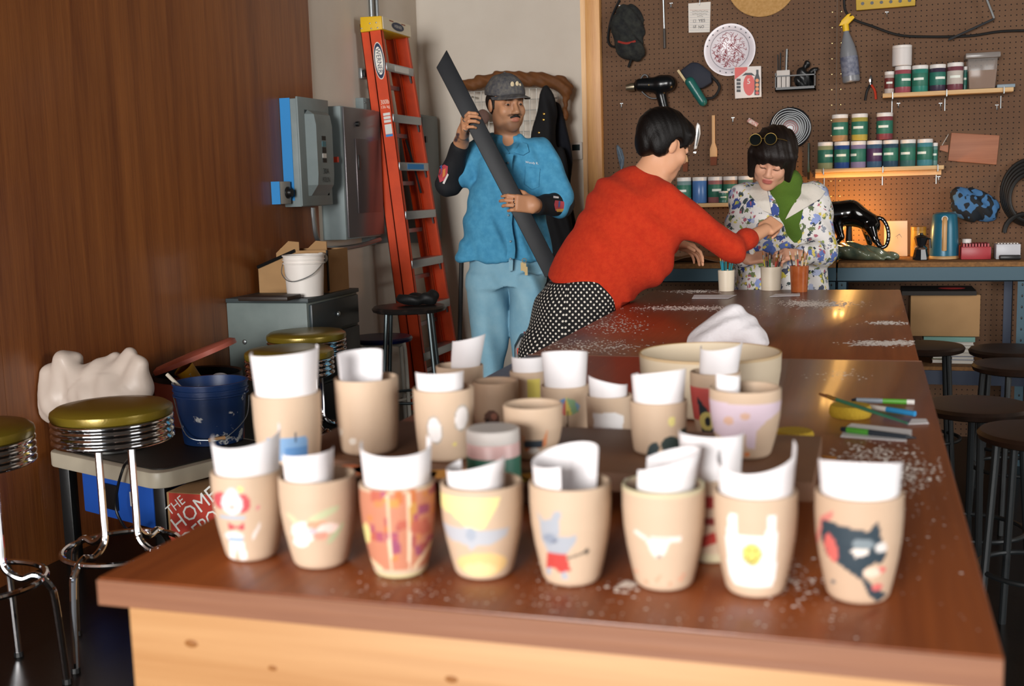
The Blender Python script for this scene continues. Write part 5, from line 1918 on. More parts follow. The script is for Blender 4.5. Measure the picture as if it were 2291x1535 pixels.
    for pts in ([(1688, 414), (1706, 414), (1715, 424), (1720, 448), (1726, 480), (1708, 472), (1690, 450), (1676, 434)], [(1796, 414), (1820, 414), (1844, 430), (1834, 446), (1800, 466), (1756, 492), (1772, 462), (1792, 432)]):
        decal('lapel', j, pts, M_lap, jk, lift=0.010, thick=-0.007)
    tr = SDF()
    for s_ in (-1, 1):
        h0 = WY(1745 + 42 * s_, 700, Y0 + 0.03)
        tr.cap(h0, Vector((h0.x, h0.y, 0.09)), 0.095, 0.07, 0.02)
    vt, ft = tr.mesh(0.008)
    np_obj('trousers', vt, ft, mat('dark_trousers', '#1b1a1c', 0.9), t)
    for s_ in (-1, 1):
        h0 = WY(1745 + 42 * s_, 700, Y0 + 0.03)
        sh_ = SDF().ell(Vector((h0.x, h0.y, 0.04)) - FH * 0.06, (0.045, 0.12, 0.04), VAX, 0).plane((0, 0, 0.004), (0, 0, -1))
        v_, f_ = sh_.mesh(0.006)
        np_obj('shoe', v_, f_, mat('dark_shoe', '#1d1a18', 0.6), t)


red_woman()
floral_woman()

# ================================================================== electrical gear on the left wall
M_grey = mat('grey_enamel', '#7f8b8c', 0.45, col2='#768283', vscale=6)
M_grey2 = mat('dark_grey_enamel', '#565f60', 0.4)
M_tape = mat('blue_tape', '#2a86c9', 0.6)
M_blackp = mat('black_plastic', '#121314', 0.4)
M_steelp = mat('galvanised', '#9aa0a2', 0.35, 0.85)
M_white = mat('white_label', '#d9d8d2', 0.6)
M_red = mat('red_plastic', '#c23a20', 0.45)


def xw_box(t, name, m_, u_wall, u_front, u_far, v_top, v_bot, xb=XL, bevel=0.004, vt_ref=None):
    "box on the left wall: near wall corner, near front corner and far front corner read from the photo"
    yn = WX(u_wall, (v_top + v_bot) / 2, xb).y
    xf = WY(u_front, (v_top + v_bot) / 2, yn).x
    yf = WX(u_far, (v_top + v_bot) / 2, xf).y
    z1, z0 = WY(u_front, v_top, yn).z, WY(u_front, v_bot, yn).z
    o = MB().bb((xb, yn, z0), (xf, yf, z1)).build(name, m_, t, bevel=bevel)
    return o, (xb, xf, yn, yf, z0, z1)


XP = XL + 0.012
t = thing('disconnect_switch', 'grey safety switch box with embossed cover and blue tape on the plywood wall', 'electrical box', (XP, WX(650, 340, XP).y, WX(650, 460, XP).z))
body, (xb, xf, yn, yf, z0, z1) = xw_box(t, 'enclosure', M_grey, 631, 669, 735, 219, 463, XP)
dz = z1 - z0
cv = MB().bb((xf, yn - 0.012, z0 + 0.004), (xf + 0.012, yf, z1 + 0.008)).build('cover', M_grey, t, bevel=0.003)
yc, w2 = (yn + yf) / 2 + 0.01, (yf - yn) * 0.36
prof = [(z0 + dz * 0.10, 0.0), (z0 + dz * 0.2, 0.04), (z0 + dz * 0.3, 0.045), (z0 + dz * 0.76, 0.045), (z0 + dz * 0.86, 0.035), (z0 + dz * 0.90, 0.0)]
eb = MB()
P = []
for z, d in prof:
    P.append([Vector((xf + 0.012, yc - w2, z)), Vector((xf + 0.012 + d, yc - w2 * 0.72, z)), Vector((xf + 0.012 + d, yc + w2 * 0.8, z)), Vector((xf + 0.012, yc + w2, z))])
eb.add([q_ for r_ in P for q_ in r_], [(i * 4 + j, i * 4 + j + 1, i * 4 + j + 5, i * 4 + j + 4) for i in range(len(P) - 1) for j in range(3)])
eb.build('embossed_panel', M_grey, cv, smooth=25)
lx = xf + 0.0585
for (a0, a1, m_) in ((0.62, 0.66, M_blackp), (0.56, 0.61, mat('label_teal', '#4d7a86', 0.5)), (0.50, 0.555, M_blackp), (0.455, 0.495, M_white), (0.41, 0.45, M_blackp)):
    MB().bb((lx - 0.002, yc - 0.03, z0 + dz * a0), (lx + 0.0006, yc + 0.012, z0 + dz * a1)).build('sticker', m_, cv)
ink = mat('marker_ink', '#3a4244', 0.7)
text_obj('handwriting', '30A', (lx + 0.0008, yc, z0 + dz * 0.33), Y1, Z1, 0.028, ink, cv)
text_obj('handwriting', 'KILN', (lx + 0.0008, yc, z0 + dz * 0.25), Y1, Z1, 0.026, ink, cv)
MB().bb((xb + 0.002, yn - 0.003, z0 + dz * 0.06), (xb + (xf - xb) * 0.62, yn - 0.0002, z1 + 0.003)).build('tape_strip', M_tape, t)
hm = MB().cyl((xf - 0.03, yf, (z0 + z1) / 2 - 0.03), (xf - 0.03, yf + 0.02, (z0 + z1) / 2 - 0.03), 0.018, seg=14)
hm.box((xf - 0.0, yf + 0.025, (z0 + z1) / 2 - 0.03), (0.09, 0.012, 0.03))
hm.build('red_handle', M_red, t, bevel=0.002)
# small box with a dial
t = thing('dial_box', 'small grey box with black dial and blue tape below the safety switch', 'electrical box', (XP, WX(607, 430, XP).y, WX(607, 457, XP).z))
_, (xb2, xf2, yn2, yf2, z02, z12) = xw_box(t, 'enclosure', mat('light_grey_box', '#a8a9a4', 0.5), 607, 627, 651, 406, 457, XP, 0.003)
yf2 = min(yf2, yn - 0.02)
MB().bb((xb2 + 0.002, yn2 - 0.003, z02), (xf2, yn2 - 0.0002, z12)).build('tape_strip', M_tape, t)
MB().lathe([(0, 0), (0.030, 0), (0.030, 0.008), (0.022, 0.012), (0.020, 0.026), (0, 0.026)], (xf2, (yn2 + yf2) / 2 + 0.02, (z02 + z12) / 2), 24, X1).build('dial', M_blackp, t)
# conduit from the safety switch
cpts = [WY(700, 465, yn + 0.12), WY(702, 490, yn + 0.12), WY(708, 530, yn + 0.14), WY(722, 552, yn + 0.22), WY(748, 556, yn + 0.36), WY(800, 550, yn + 0.62), WY(850, 536, yn + 0.85)]
cd_ = MB().tube(smooth_path(cpts, 6), 0.013, 10).build('conduit', M_steelp)
tag(cd_, 'bent metal conduit running down from the safety switch', 'conduit')
# breaker panel
t = thing('breaker_panel', 'grey breaker panel with a shiny flat door beside the ladder', 'electrical box', (XL, WX(730, 400, XL).y, WX(730, 540, XL).z))
_, (xb3, xf3, yn3, yf3, z03, z13) = xw_box(t, 'enclosure', M_grey, 716, 768, 846, 236, 537, XL)
dd = MB().bb((xf3, yn3 + 0.015, z03 + 0.01), (xf3 + 0.012, yf3 + 0.03, z13 - 0.005)).build('front_plate', mat('brushed_plate', '#6d6a6c', 0.3, 0.55), t, bevel=0.003)
ym = yn3 + (yf3 - yn3) * 0.30
MB().bb((xf3 + 0.0125, ym, z03 + 0.14), (xf3 + 0.018, yf3 - 0.02, z13 - 0.17)).build('door', mat('brushed_door', '#5c5557', 0.28, 0.5), dd, bevel=0.002)
MB().bb((xf3 + 0.0185, ym + 0.015, (z03 + z13) / 2 + 0.02), (xf3 + 0.024, ym + 0.04, (z03 + z13) / 2 + 0.10)).build('latch', M_blackp, dd, bevel=0.002)
MB().cyl((xf3 + 0.012, yn3 + 0.17, z13 - 0.09), (xf3 + 0.03, yn3 + 0.17, z13 - 0.09), 0.014, seg=12).build('lock', M_blackp, dd)
# flat backing panel behind it
t = thing('junction_panel', 'flat grey junction panel on the wall behind the ladder', 'electrical box', (XL, WX(800, 400, XL).y, 1.0))
yj0 = WX(786, 215, XL + 0.05).y
MB().bb((XL, max(yj0, yf3 + 0.035), WX(830, 548, XL + 0.05).z), (XL + 0.05, max(yj0, yf3 + 0.035) + 0.30, WX(786, 214, XL + 0.05).z)).build('enclosure', M_grey, t, bevel=0.003)
for sz in (WX(786, 225, XL + 0.05).z, WX(830, 535, XL + 0.05).z):
    MB().ball((XL + 0.051, max(yj0, yf3 + 0.035) + 0.02, sz), 0.006, (0.6, 1, 1), 8, 6).build('screw', M_steelp, t)
# far panel near the corner
t = thing('meter_cabinet', 'dark grey electrical cabinet in the corner behind the ladder', 'electrical box', (XL, 6.9, 0.9))
MB().bb((XL, 6.82, WY(960, 540, 7.0).z), (XL + 0.15, 7.12, WY(960, 259, 7.0).z)).build('enclosure', mat('cabinet_grey', '#6b7473', 0.5), t, bevel=0.004)
cbd = MB().bb((XL + 0.15, 6.84, WY(960, 535, 7.0).z), (XL + 0.156, 7.11, WY(960, 264, 7.0).z)).build('door', M_grey2, t, bevel=0.002)
MB().bb((XL + 0.157, 6.87, 1.62), (XL + 0.165, 6.90, 1.66)).build('latch', M_blackp, cbd)
# two vertical conduits and a little socket up high
for i, u in enumerate((831, 843)):
    yy = WX(u, 5, XL + 0.018).y
    o = MB().cyl((XL + 0.016, yy, WX(u, 16, XL + 0.03).z - 0.3), (XL + 0.016, yy, CEIL - 0.001), 0.013, seg=12).build('conduit', M_steelp)
    tag(o, ['metal conduit rising above the yellow ladder cap, left of the pair', 'metal conduit rising above the yellow ladder cap, right of the pair'][i], 'conduit', 'conduits above the ladder')
t = thing('wall_socket', 'small dark socket on the wall left of the ladder', 'socket', WX(808, 170, XL))
sk_ = WX(808, 165, XL)
MB().bb((XL, sk_.y - 0.035, sk_.z - 0.03), (XL + 0.02, sk_.y + 0.035, sk_.z + 0.03)).build('plate', M_steelp, t, bevel=0.002)
MB().bb((XL + 0.0205, sk_.y - 0.02, sk_.z - 0.02), (XL + 0.03, sk_.y + 0.025, sk_.z + 0.02)).build('outlet', M_blackp, t, bevel=0.002)

# ================================================================== orange step ladder leaning on the wall
M_orange = mat('orange_fibreglass', '#d2430f', 0.5, col2='#c43c0c', vscale=10)
M_alu = mat('aluminium', '#a8adb0', 0.35, 0.8)
M_yel = mat('yellow_cap', '#e0b317', 0.5)
M_cream = mat('cream_cap', '#e0d6bd', 0.5)
YL0 = 6.20
lt = WY(850, 45, YL0)
lb0 = WY(950, 820, YL0)
ldir = (lt - lb0).normalized()
lbot = lb0 - ldir * (lb0.z / ldir.z)
t = thing('step_ladder', 'orange fibreglass step ladder with yellow cap leaning folded against the wall', 'ladder', (lbot.x, YL0 + 0.25, 0))
perp = Vector((ldir.z, 0, -ldir.x))          # away from the wall
perp.normalize()
Lh = (lt - lbot).length
W0, W1 = 0.60, 0.40                          # spread of the rails at the foot and the top


def yfar(s_):
    return YL0 + W0 + (W1 - W0) * s_


def rail(name, y0, y1, off, wid, th):
    "channel rail: web facing sideways with two flanges; off = distance behind the front face"
    mb = MB()
    a0 = lbot + ldir * 0.03 - perp * off
    a1 = lt - perp * off
    for p0, p1, yy0, yy1, o0, w in ((a0, a1, y0, y1, 0, wid),):
        s_ = 1 if th > 0 else -1
        for (o_a, o_b, ya, yb) in ((0, wid, 0, 0.004 * s_), (0, 0.004, 0, th), (wid - 0.004, wid, 0, th)):
            bot = [p0 - perp * o_a, p0 - perp * o_b]
            top = [p1 - perp * o_a, p1 - perp * o_b]
            B = [Vector((bot[0].x, y0 + ya, bot[0].z)), Vector((bot[1].x, y0 + ya, bot[1].z)), Vector((bot[1].x, y0 + yb, bot[1].z)), Vector((bot[0].x, y0 + yb, bot[0].z))]
            T = [Vector((top[0].x, y1 + ya, top[0].z)), Vector((top[1].x, y1 + ya, top[1].z)), Vector((top[1].x, y1 + yb, top[1].z)), Vector((top[0].x, y1 + yb, top[0].z))]
            mb.hexa(B, T)
    return mb.build(name, M_orange, t)


r1 = rail('front_rail', YL0, YL0, 0.0, 0.075, 0.03)
rail('front_rail', yfar(0), yfar(1), 0.0, 0.075, -0.03)
rail('rear_rail', YL0 + 0.012, YL0 + 0.012, 0.079, 0.055, 0.025)
rail('rear_rail', yfar(0) - 0.012, yfar(1) - 0.012, 0.079, 0.055, -0.025)
for i, v in enumerate((140, 255, 363, 473, 583, 687, 790, 880)):
    s_ = None
    c = WY(865 + (v - 140) * 0.126, v, YL0 + 0.02)
    fr_ = (c.z - lbot.z) / (lt.z - lbot.z)
    if fr_ < 0.05:
        continue
    c = lbot + (lt - lbot) * fr_
    ya, yb = YL0 + 0.005, yfar(fr_) - 0.005
    st = MB().bb((c.x - 0.075, ya, c.z - 0.022), (c.x + 0.004, yb, c.z + 0.0)).bb((c.x - 0.002, ya, c.z - 0.048), (c.x + 0.005, yb, c.z - 0.0005)).build('step', M_alu, t, bevel=0.002)
    for yy, sg_ in ((ya, 1), (yb, -1)):
        MB().tube([(c.x - 0.01, yy + 0.045 * sg_, c.z - 0.022), (c.x - 0.012, yy + 0.006 * sg_, c.z - 0.085)], 0.006, 6).build('brace', M_alu, st)
    if i in (0, 2):
        MB().bb((c.x + 0.0052, ya + 0.12, c.z - 0.04), (c.x + 0.006, yb - 0.08, c.z - 0.008)).build('warning_label', M_white if i == 0 else M_tape, st)
for i in range(7):      # rear cross bars
    fr_ = 0.1 + i * 0.125
    c = lbot + (lt - lbot) * fr_ - perp * 0.11
    MB().bb((c.x - 0.01, YL0 + 0.02, c.z - 0.012), (c.x + 0.01, yfar(fr_) - 0.02, c.z + 0.012)).build('rear_bar', M_alu, t)
# spreader arm hanging between the rails
sa, sb_ = WY(908, 312, YL0 + 0.42), WY(942, 432, YL0 + 0.42)
MB().tube([sa, sa + (sb_ - sa) * 0.5 + X1 * 0.004, sb_], 0.007, 6).build('spreader', mat('dark_steel', '#3a4246', 0.4, 0.7), t)
# cap
a0, a1 = WY(797, 35, YL0), WY(851, 45, YL0)
capd = perp
ctop = lt + ldir * 0.055
cm = MB()
yb = yfar(1) + 0.01
tl = [(-0.125, -0.05), (0.012, -0.055), (0.016, 0.02), (-0.115, 0.035)]
B = [Vector((lt.x, YL0 - 0.012, lt.z)) + perp * x_ + ldir * z_ for x_, z_ in tl]
T_ = [Vector((p_.x, yb, p_.z)) for p_ in B]
cap_ = cm.hexa(B, T_).build('top_cap', M_yel, t, bevel=0.004)
fc = [Vector((lt.x, 0, lt.z)) + perp * x_ + ldir * z_ for x_, z_ in ((0.0145, -0.052), (0.0185, 0.017))]
ff = MB().hexa([Vector((fc[0].x, YL0 - 0.008, fc[0].z)), Vector((fc[0].x, yb - 0.004, fc[0].z)), Vector((fc[1].x, yb - 0.004, fc[1].z)), Vector((fc[1].x, YL0 - 0.008, fc[1].z))],
               [Vector((q_.x + 0.004, q_.y, q_.z)) for q_ in (Vector((fc[0].x, YL0 - 0.008, fc[0].z)), Vector((fc[0].x, yb - 0.004, fc[0].z)), Vector((fc[1].x, yb - 0.004, fc[1].z)), Vector((fc[1].x, YL0 - 0.008, fc[1].z)))]).build('cap_front', M_cream, cap_)
M_navy = mat('navy_print', '#16284a', 0.5)


def oval(name, c, ax, ay, rx, ry, n, m_, parent, d):
    c, ax, ay, n = Vector(c), Vector(ax), Vector(ay), Vector(n)
    P = [(rx * math.cos(a_), ry * math.sin(a_)) for a_ in np.linspace(0, 2 * math.pi, 28)[:-1]]
    return MB().prism(P, c + n * d, ax, ay, n * 0.0006).build(name, m_, parent)


fcc = Vector(((fc[0].x + fc[1].x) / 2 + 0.0045, (YL0 + yb) / 2, (fc[0].z + fc[1].z) / 2))
upv = (fc[1] - fc[0]).normalized()
nrm = Y1.cross(upv)
oval('logo_oval', fcc, Y1, upv, 0.09, 0.024, nrm, M_navy, ff, 0.001)
text_obj('logo_lettering', 'WERNER', fcc + nrm * 0.002, Y1, upv, 0.018, M_white, ff, width=0.115)
for dy in (-0.09, 0.09):
    MB().bb((fc[1].x + 0.0042, fcc.y + dy - 0.03, fc[1].z - 0.014), (fc[1].x + 0.005, fcc.y + dy + 0.03, fc[1].z - 0.008)).build('cap_slot', mat('slot_rust', '#8a3a20', 0.6), ff)
for x_, z_ in ((-0.115, -0.03), (-0.06, -0.01), (-0.02, -0.012), (-0.055, -0.04), (-0.015, -0.042)):
    p_ = Vector((lt.x, YL0 - 0.0125, lt.z)) + perp * x_ + ldir * z_
    MB().ball(p_, 0.005, (1, 0.5, 1), 8, 5).build('rivet', M_alu, cap_)
# side logo and lettering on the near rail (faces the camera)
lc = WY(848, 136, YL0 - 0.001)
lc = lbot + ldir * ((lc - lbot).dot(ldir)) - perp * 0.036
lc.y = YL0
oval('logo_oval', lc, perp, ldir, 0.033, 0.106, -Y1, mat('logo_white', '#e9e5dc', 0.5), r1, 0.0005)
oval('logo_ring', lc, perp, ldir, 0.030, 0.101, -Y1, M_navy, r1, 0.0012)
oval('logo_field', lc, perp, ldir, 0.024, 0.080, -Y1, mat('logo_white', '#e9e5dc', 0.5), r1, 0.0019)
text_obj('logo_lettering', 'WERNER', lc - Y1 * 0.0028, -ldir, perp, 0.028, M_navy, r1, width=0.145)
for v_, tx, hh in ((228, '300lb', 0.026), (240, '136 kg', 0.022)):
    q_ = WY(860 + (v_ - 228) * 0.14, v_, YL0)
    s_ = (q_ - lbot).dot(ldir)
    c_ = lbot + ldir * s_ - perp * 0.034
    c_.y = YL0 - 0.0006
    text_obj('rating_lettering', tx, c_, perp, ldir, hh, mat('pale_print', '#efd9c8', 0.6), r1, width=0.052)
for k_, (va, vb, m_) in enumerate(((252, 258, M_white), (260, 266, M_white), (268, 274, M_white), (278, 300, M_white), (301, 306, M_tape))):
    s0_, s1_ = [(WY(868, v_, YL0) - lbot).dot(ldir) for v_ in (vb, va)]
    c0 = lbot + ldir * s0_ - perp * 0.055
    MB().prism([(0, 0), (0.043, 0), (0.043, s1_ - s0_), (0, s1_ - s0_)], Vector((c0.x, YL0 - 0.0004, c0.z)), perp, ldir, (0, -0.0006, 0)).build('sticker', m_, r1)
for (s_, yy) in ((0.0, YL0), (0.0, yfar(0) - 0.03)):
    MB().bb((lbot.x - 0.08, yy - 0.006, 0.0), (lbot.x + 0.012, yy + 0.034, 0.045)).build('foot', M_blackp, t, bevel=0.004)

# ================================================================== metal drawer cabinet and what stands on it
zt = WX(505, 668, XP).z
yc0 = WX(505, 668, XP).y
xc1 = WY(690, 678, yc0).x
yc1 = WX(803, 665, xc1).y
t = thing('drawer_cabinet', 'grey steel cabinet with dark drawers below the breaker panel', 'cabinet', ((XP + xc1) / 2, (yc0 + yc1) / 2, 0))
MB().bb((XP, yc0, 0.03), (xc1 - 0.01, yc1, zt - 0.02)).build('body', mat('cabinet_side', '#76827f', 0.5, col2='#6c7876', vscale=7), t, bevel=0.006)
MB().bb((XP, yc0 - 0.004, zt - 0.02), (xc1, yc1 + 0.004, zt)).build('top', mat('cabinet_top', '#3c4547', 0.5), t, bevel=0.003)
zz = zt - 0.03
for i, hgt in enumerate((0.14, 0.22, 0.30)):
    z1_ = zz
    z0_ = zz - hgt
    dr = MB().bb((xc1 - 0.0095, yc0 + 0.02, z0_), (xc1 + 0.006, yc1 - 0.02, z1_)).build('drawer', mat('drawer_front', '#333c40', 0.4), t, bevel=0.004)
    MB().ball((xc1 + 0.016, (yc0 + yc1) / 2, (z0_ + z1_) / 2), 0.012, (0.8, 1, 1), 12, 8).build('knob', M_steelp, dr)
    zz = z0_ - 0.012
MB().ball((xc1 - 0.34, yc0 - 0.001, WY(537, 765, yc0).z), 0.012, (1, 0.4, 1), 12, 8).build('rivet', M_steelp, t)


def bucket(name, label, c, r0, r1, h, m_, mi=None, wall=0.004, handle=None, rim=True, lid=False, group=None):
    t = thing(name, label, 'bucket', c, group=group)
    c = Vector(c)
    pr = [(0, 0.001), (r0, 0.001), (r0 + (r1 - r0) * 0.6, h * 0.6), (r0 + (r1 - r0) * 0.78, h * 0.78)]
    pr += [(r1 + 0.004, h * 0.79), (r1 + 0.004, h * 0.815), (r1 - 0.001, h * 0.82), (r1 - 0.001, h * 0.87), (r1 + 0.004, h * 0.875), (r1 + 0.004, h * 0.90), (r1, h * 0.905), (r1 + 0.001, h * 0.97), (r1 + 0.005, h * 0.975), (r1 + 0.005, h), (r1 - wall, h)]
    pr += [(r0 - wall, 0.006), (0, 0.006)]
    MB().lathe(pr, c, 40).build('pail', m_, t)
    return t


bc = WY(655, 672, yc0 + 0.12)
pb_ = WZ(656, 668, zt)
bc = Vector((max(pb_.x, XP + 0.2), pb_.y + 0.12, zt + 0.001))
k_ = px(bc)
wb = bucket('bucket', 'white plastic bucket with wire handle standing on the steel cabinet', bc, 40 * k_, 45 * k_, 92 * k_, mat('white_plastic', '#e4ddd6', 0.45), handle=1)
MB().tube(smooth_path([bc + RH * (-46 * k_) + Z1 * (76 * k_), bc + RH * (-44 * k_) - FH * 0.06 + Z1 * (52 * k_), bc + RH * (-20 * k_) - FH * (50 * k_) + Z1 * (36 * k_), bc + RH * (25 * k_) - FH * (46 * k_) + Z1 * (50 * k_), bc + RH * (46 * k_) + Z1 * (76 * k_)], 6), 0.0022, 6).build('wire_handle', M_steelp, wb)
# cardboard box with black edges behind the bucket
M_card = mat('cardboard', '#a9845a', 0.9, col2='#a07c54', vscale=6)
t = thing('cardboard_box', 'open cardboard box with black tape edges behind the white bucket', 'box', (XP + 0.2, yc0 + 0.36, zt))
yk = yc0 + 0.27
x0_, x1_ = WY(580, 640, yk).x, WY(736, 640, yk).x
zb_ = zt + 0.001
x0_ = max(x0_, XP + 0.004)
ztop = WY(735, 560, yk).z
zl = WY(580, 598, yk).z
wall_poly = [(x0_, zb_), (x1_, zb_), (x1_, ztop), (x0_ + (x1_ - x0_) * 0.55, ztop), (x0_, zl)]
MB().prism(wall_poly, (0, yk, 0), X1, Z1, (0, 0.008, 0)).build('front_wall', M_card, t)
MB().bb((x0_, yk + 0.0085, zb_), (x0_ + 0.008, yk + 0.22, zl)).build('side_wall', M_card, t)
MB().bb((x1_ - 0.008, yk + 0.0085, zb_), (x1_, yk + 0.22, ztop)).build('side_wall', M_card, t)
MB().bb((x0_ + 0.0085, yk + 0.212, zb_), (x1_ - 0.0085, yk + 0.22, ztop)).build('rear_wall', M_card, t)
for f0, f1 in ((0.08, 0.42), (0.48, 0.82)):
    xa, xb_ = x0_ + (x1_ - x0_) * f0, x0_ + (x1_ - x0_) * f1
    MB().prism([(xa, zl + 0.01), (xb_, ztop - 0.01), (xb_, ztop + 0.035), (xa + 0.07, ztop + 0.04), (xa, zl + 0.06)], (0, yk + 0.13, 0), X1, Z1, (0, 0.006, 0)).build('flap', M_card, t)
MB().tube([(x0_, yk - 0.004, zl), (x0_ + (x1_ - x0_) * 0.55, yk - 0.004, ztop)], 0.009, 6).build('black_tape', M_blackp, t)
MB().tube([(x1_, yk - 0.003, zb_ + 0.01), (x1_, yk - 0.003, ztop)], 0.006, 6).build('black_tape', M_blackp, t)
M_card2 = M_card
for u, v, lab in ((718, 578, 'black and white round cap resting against the cardboard box, right one'), (684, 584, 'black and white round cap above the white bucket')):
    c_ = WY(u, v, yk - 0.024)
    tt = thing('round_cap', lab, 'cap', c_ - Z1 * 0.03, group='round caps by the cardboard box')
    MB().lathe([(0, -0.02), (0.026, -0.02), (0.028, -0.016), (0.028, 0.0), (0, 0.0)], c_, 20, -Y1, Z1).build('ring', mat('pale_ring', '#b7b5ae', 0.4), tt)
    MB().lathe([(0, 0), (0.02, 0), (0.018, 0.008), (0.0, 0.012)], c_ - Y1 * 0.001, 20, -Y1, Z1).build('knob', M_blackp, tt)
# dark tray at the cabinet edge
pt_ = WZ(588, 675, zt)
o = MB().bb((pt_.x - 0.13, pt_.y + 0.005, zt + 0.001), (pt_.x + 0.12, pt_.y + 0.14, zt + 0.022)).build('tray', mat('dark_brown_tray', '#2c211b', 0.5), bevel=0.006)
tag(o, 'dark brown tray lying at the near edge of the steel cabinet', 'tray')

# ================================================================== stools
M_chrome = mat('chrome', '#d5d5d8', 0.08, 1.0)
M_goldv = mat('gold_vinyl', '#7d6a1f', 0.28, 0.35, bump=0.05, bscale=200, spec=0.6)
M_wdark = mat('dark_wood_seat', '#1c120c', 0.4, col2='#281810', vscale=14)


def chrome_stool(c, label, rz=0.0, r=0.172, H=0.735):
    t = thing('bar_stool', label, 'stool', (0, 0, 0), group='gold vinyl bar stools')
    MB().lathe([(0, H), (r * 0.6, H - 0.001), (r * 0.9, H - 0.006), (r * 0.985, H - 0.016), (r, H - 0.028), (r * 0.985, H - 0.038), (0, H - 0.04)], (0, 0, 0), 48).build('seat_cushion', M_goldv, t)
    pr = [(0, H - 0.0385)]
    for i in range(4):
        z = H - 0.039 - i * 0.0185
        pr += [(r * 0.965, z), (r * 0.995, z - 0.004), (r * 1.0, z - 0.008), (r * 0.995, z - 0.012), (r * 0.965, z - 0.016)]
    pr += [(0, H - 0.118)]
    MB().lathe(pr, (0, 0, 0), 48).build('seat_band', M_chrome, t, smooth=60)
    zr = 0.30
    for k in range(4):
        a = math.pi / 4 + k * math.pi / 2
        d = Vector((math.cos(a), math.sin(a), 0))
        pts = [d * 0.064 + Z1 * (H - 0.117), d * 0.064 + Z1 * 0.42, d * 0.067 + Z1 * (zr + 0.04), d * 0.11 + Z1 * (zr + 0.005), d * 0.15 + Z1 * (zr + 0.012), d * 0.185 + Z1 * (zr - 0.02), d * 0.197 + Z1 * (zr - 0.07), d * 0.21 + Z1 * 0.012]
        lg = MB().tube(smooth_path(pts, 6), 0.0105, 10).build('leg', M_chrome, t)
        MB().cyl(d * 0.21, d * 0.21 + Z1 * 0.014, 0.014, 0.013, 10).build('glide', M_blackp, lg)
    MB().tube(arc((0, 0, zr), X1, Y1, 0.168, 0, 2 * math.pi * 47 / 48, 48), 0.009, 8, closed=True).build('foot_ring', M_chrome, t)
    wm = Matrix.Translation(Vector((c[0], c[1], 0))) @ Matrix.Rotation(rz, 4, 'Z')
    t.matrix_world = wm
    fix_tree(t, wm)
    return t


def fix_tree(o, wm):
    d = {}
    for ch in o.children:
        loc = WM[o.name].inverted() @ WM[ch.name]
        fix_tree(ch, wm @ loc)
    WM[o.name] = wm


sp_ = WZ(249, 905, 0.73)
st0 = chrome_stool((sp_.x, sp_.y), 'gold vinyl bar stool with ribbed chrome band, nearest the table corner', math.radians(-52.8))
for (u, v, z, lab, rz) in ((647, 785, 0.72, 'gold vinyl bar stool behind the blue square cup', 40), (685, 746, 0.72, 'gold vinyl bar stool pushed against the steel cabinet', 10), (-78, 955, 0.73, 'gold vinyl bar stool cut off by the left picture edge', 65)):
    p_ = WZ(u, v, z)
    copy_tree(st0, Matrix.Translation((p_.x, p_.y, 0)) @ Matrix.Rotation(math.radians(rz), 4, 'Z'), lab)


def four_leg_stool(c, label, H, r, seat_m, leg_m, th=0.032, splay=1.15, lr=0.011, bend=False, rings=True, group=None, rz=0.0):
    t = thing('stool', label, 'stool', (0, 0, 0), group=group)
    MB().lathe([(0, H - 0.002), (r * 0.8, H), (r * 0.95, H - 0.003), (r, H - th * 0.4), (r * 0.97, H - th * 0.85), (r * 0.9, H - th), (0, H - th)], (0, 0, 0), 40).build('seat', seat_m, t)
    for k in range(4):
        a = math.pi / 4 + k * math.pi / 2
        d = Vector((math.cos(a), math.sin(a), 0))
        if bend:
            pts = [d * (r * 0.35) + Z1 * (H - th - lr), d * (r * 0.75) + Z1 * (H - th - lr), d * (r * 0.95) + Z1 * (H - th - 0.03), d * (r * splay) + Z1 * 0.0]
            pts = smooth_path(pts, 6)
        else:
            pts = [d * (r * 0.78) + Z1 * (H - th), d * (r * splay)]
        lg = MB().tube(pts, lr, 10).build('leg', leg_m, t)
    if rings:
        zz = H * 0.36
        rr_ = r * (0.78 + (splay - 0.78) * (1 - zz / H))
        MB().tube(arc((0, 0, zz), X1, Y1, rr_ - lr * 0.2, 0, 2 * math.pi * 31 / 32, 32), lr * 0.7, 8, closed=True).build('foot_ring', leg_m, t)
    wm = Matrix.Translation((c[0], c[1], 0)) @ Matrix.Rotation(rz, 4, 'Z')
    t.matrix_world = wm
    fix_tree(t, wm)
    return t


p_ = WZ(915, 683, 0.74)
four_leg_stool((p_.x, p_.y), 'tall black round stool with a black bag on it in front of the ladder', 0.74, 0.19, mat('worn_black_seat', '#1d1a19', 0.35, col2='#3a302a', vscale=18, contrast=(0.55, 0.75)), mat('dark_metal', '#4a5254', 0.35, 0.8), rz=0.3)
bag = SDF()
bp = Vector((p_.x, p_.y, 0.742))
kk = px(bp)
bag.ell(bp + RH * (12 * kk) + Z1 * 0.03, (0.095, 0.07, 0.034), VAX, 0).ell(bp + RH * (50 * kk) + Z1 * 0.035, (0.04, 0.04, 0.038), VAX, 0.03).ell(bp + RH * (10 * kk) + Z1 * 0.062, (0.07, 0.045, 0.02), VAX, 0.01, True)
bag.disp(multi_wob([(0.004, 50, 60, 70)])).plane((0, 0, 0.742), (0, 0, -1))
v_, f_ = bag.mesh(0.004)
o = np_obj('bag', v_, f_, mat('black_leather', '#0f1011', 0.6), None, origin=bp)
tag(o, 'small open black bag lying on the tall black stool', 'bag')
p_ = WZ(852, 752, 0.53)
four_leg_stool((p_.x, p_.y), 'low blue round stool with white bent tube legs', 0.53, 0.175, mat('blue_seat', '#141c4a', 0.35), mat('white_tube', '#d9d3c6', 0.4), bend=True, rings=True, splay=1.05, rz=0.5)
rs0 = None
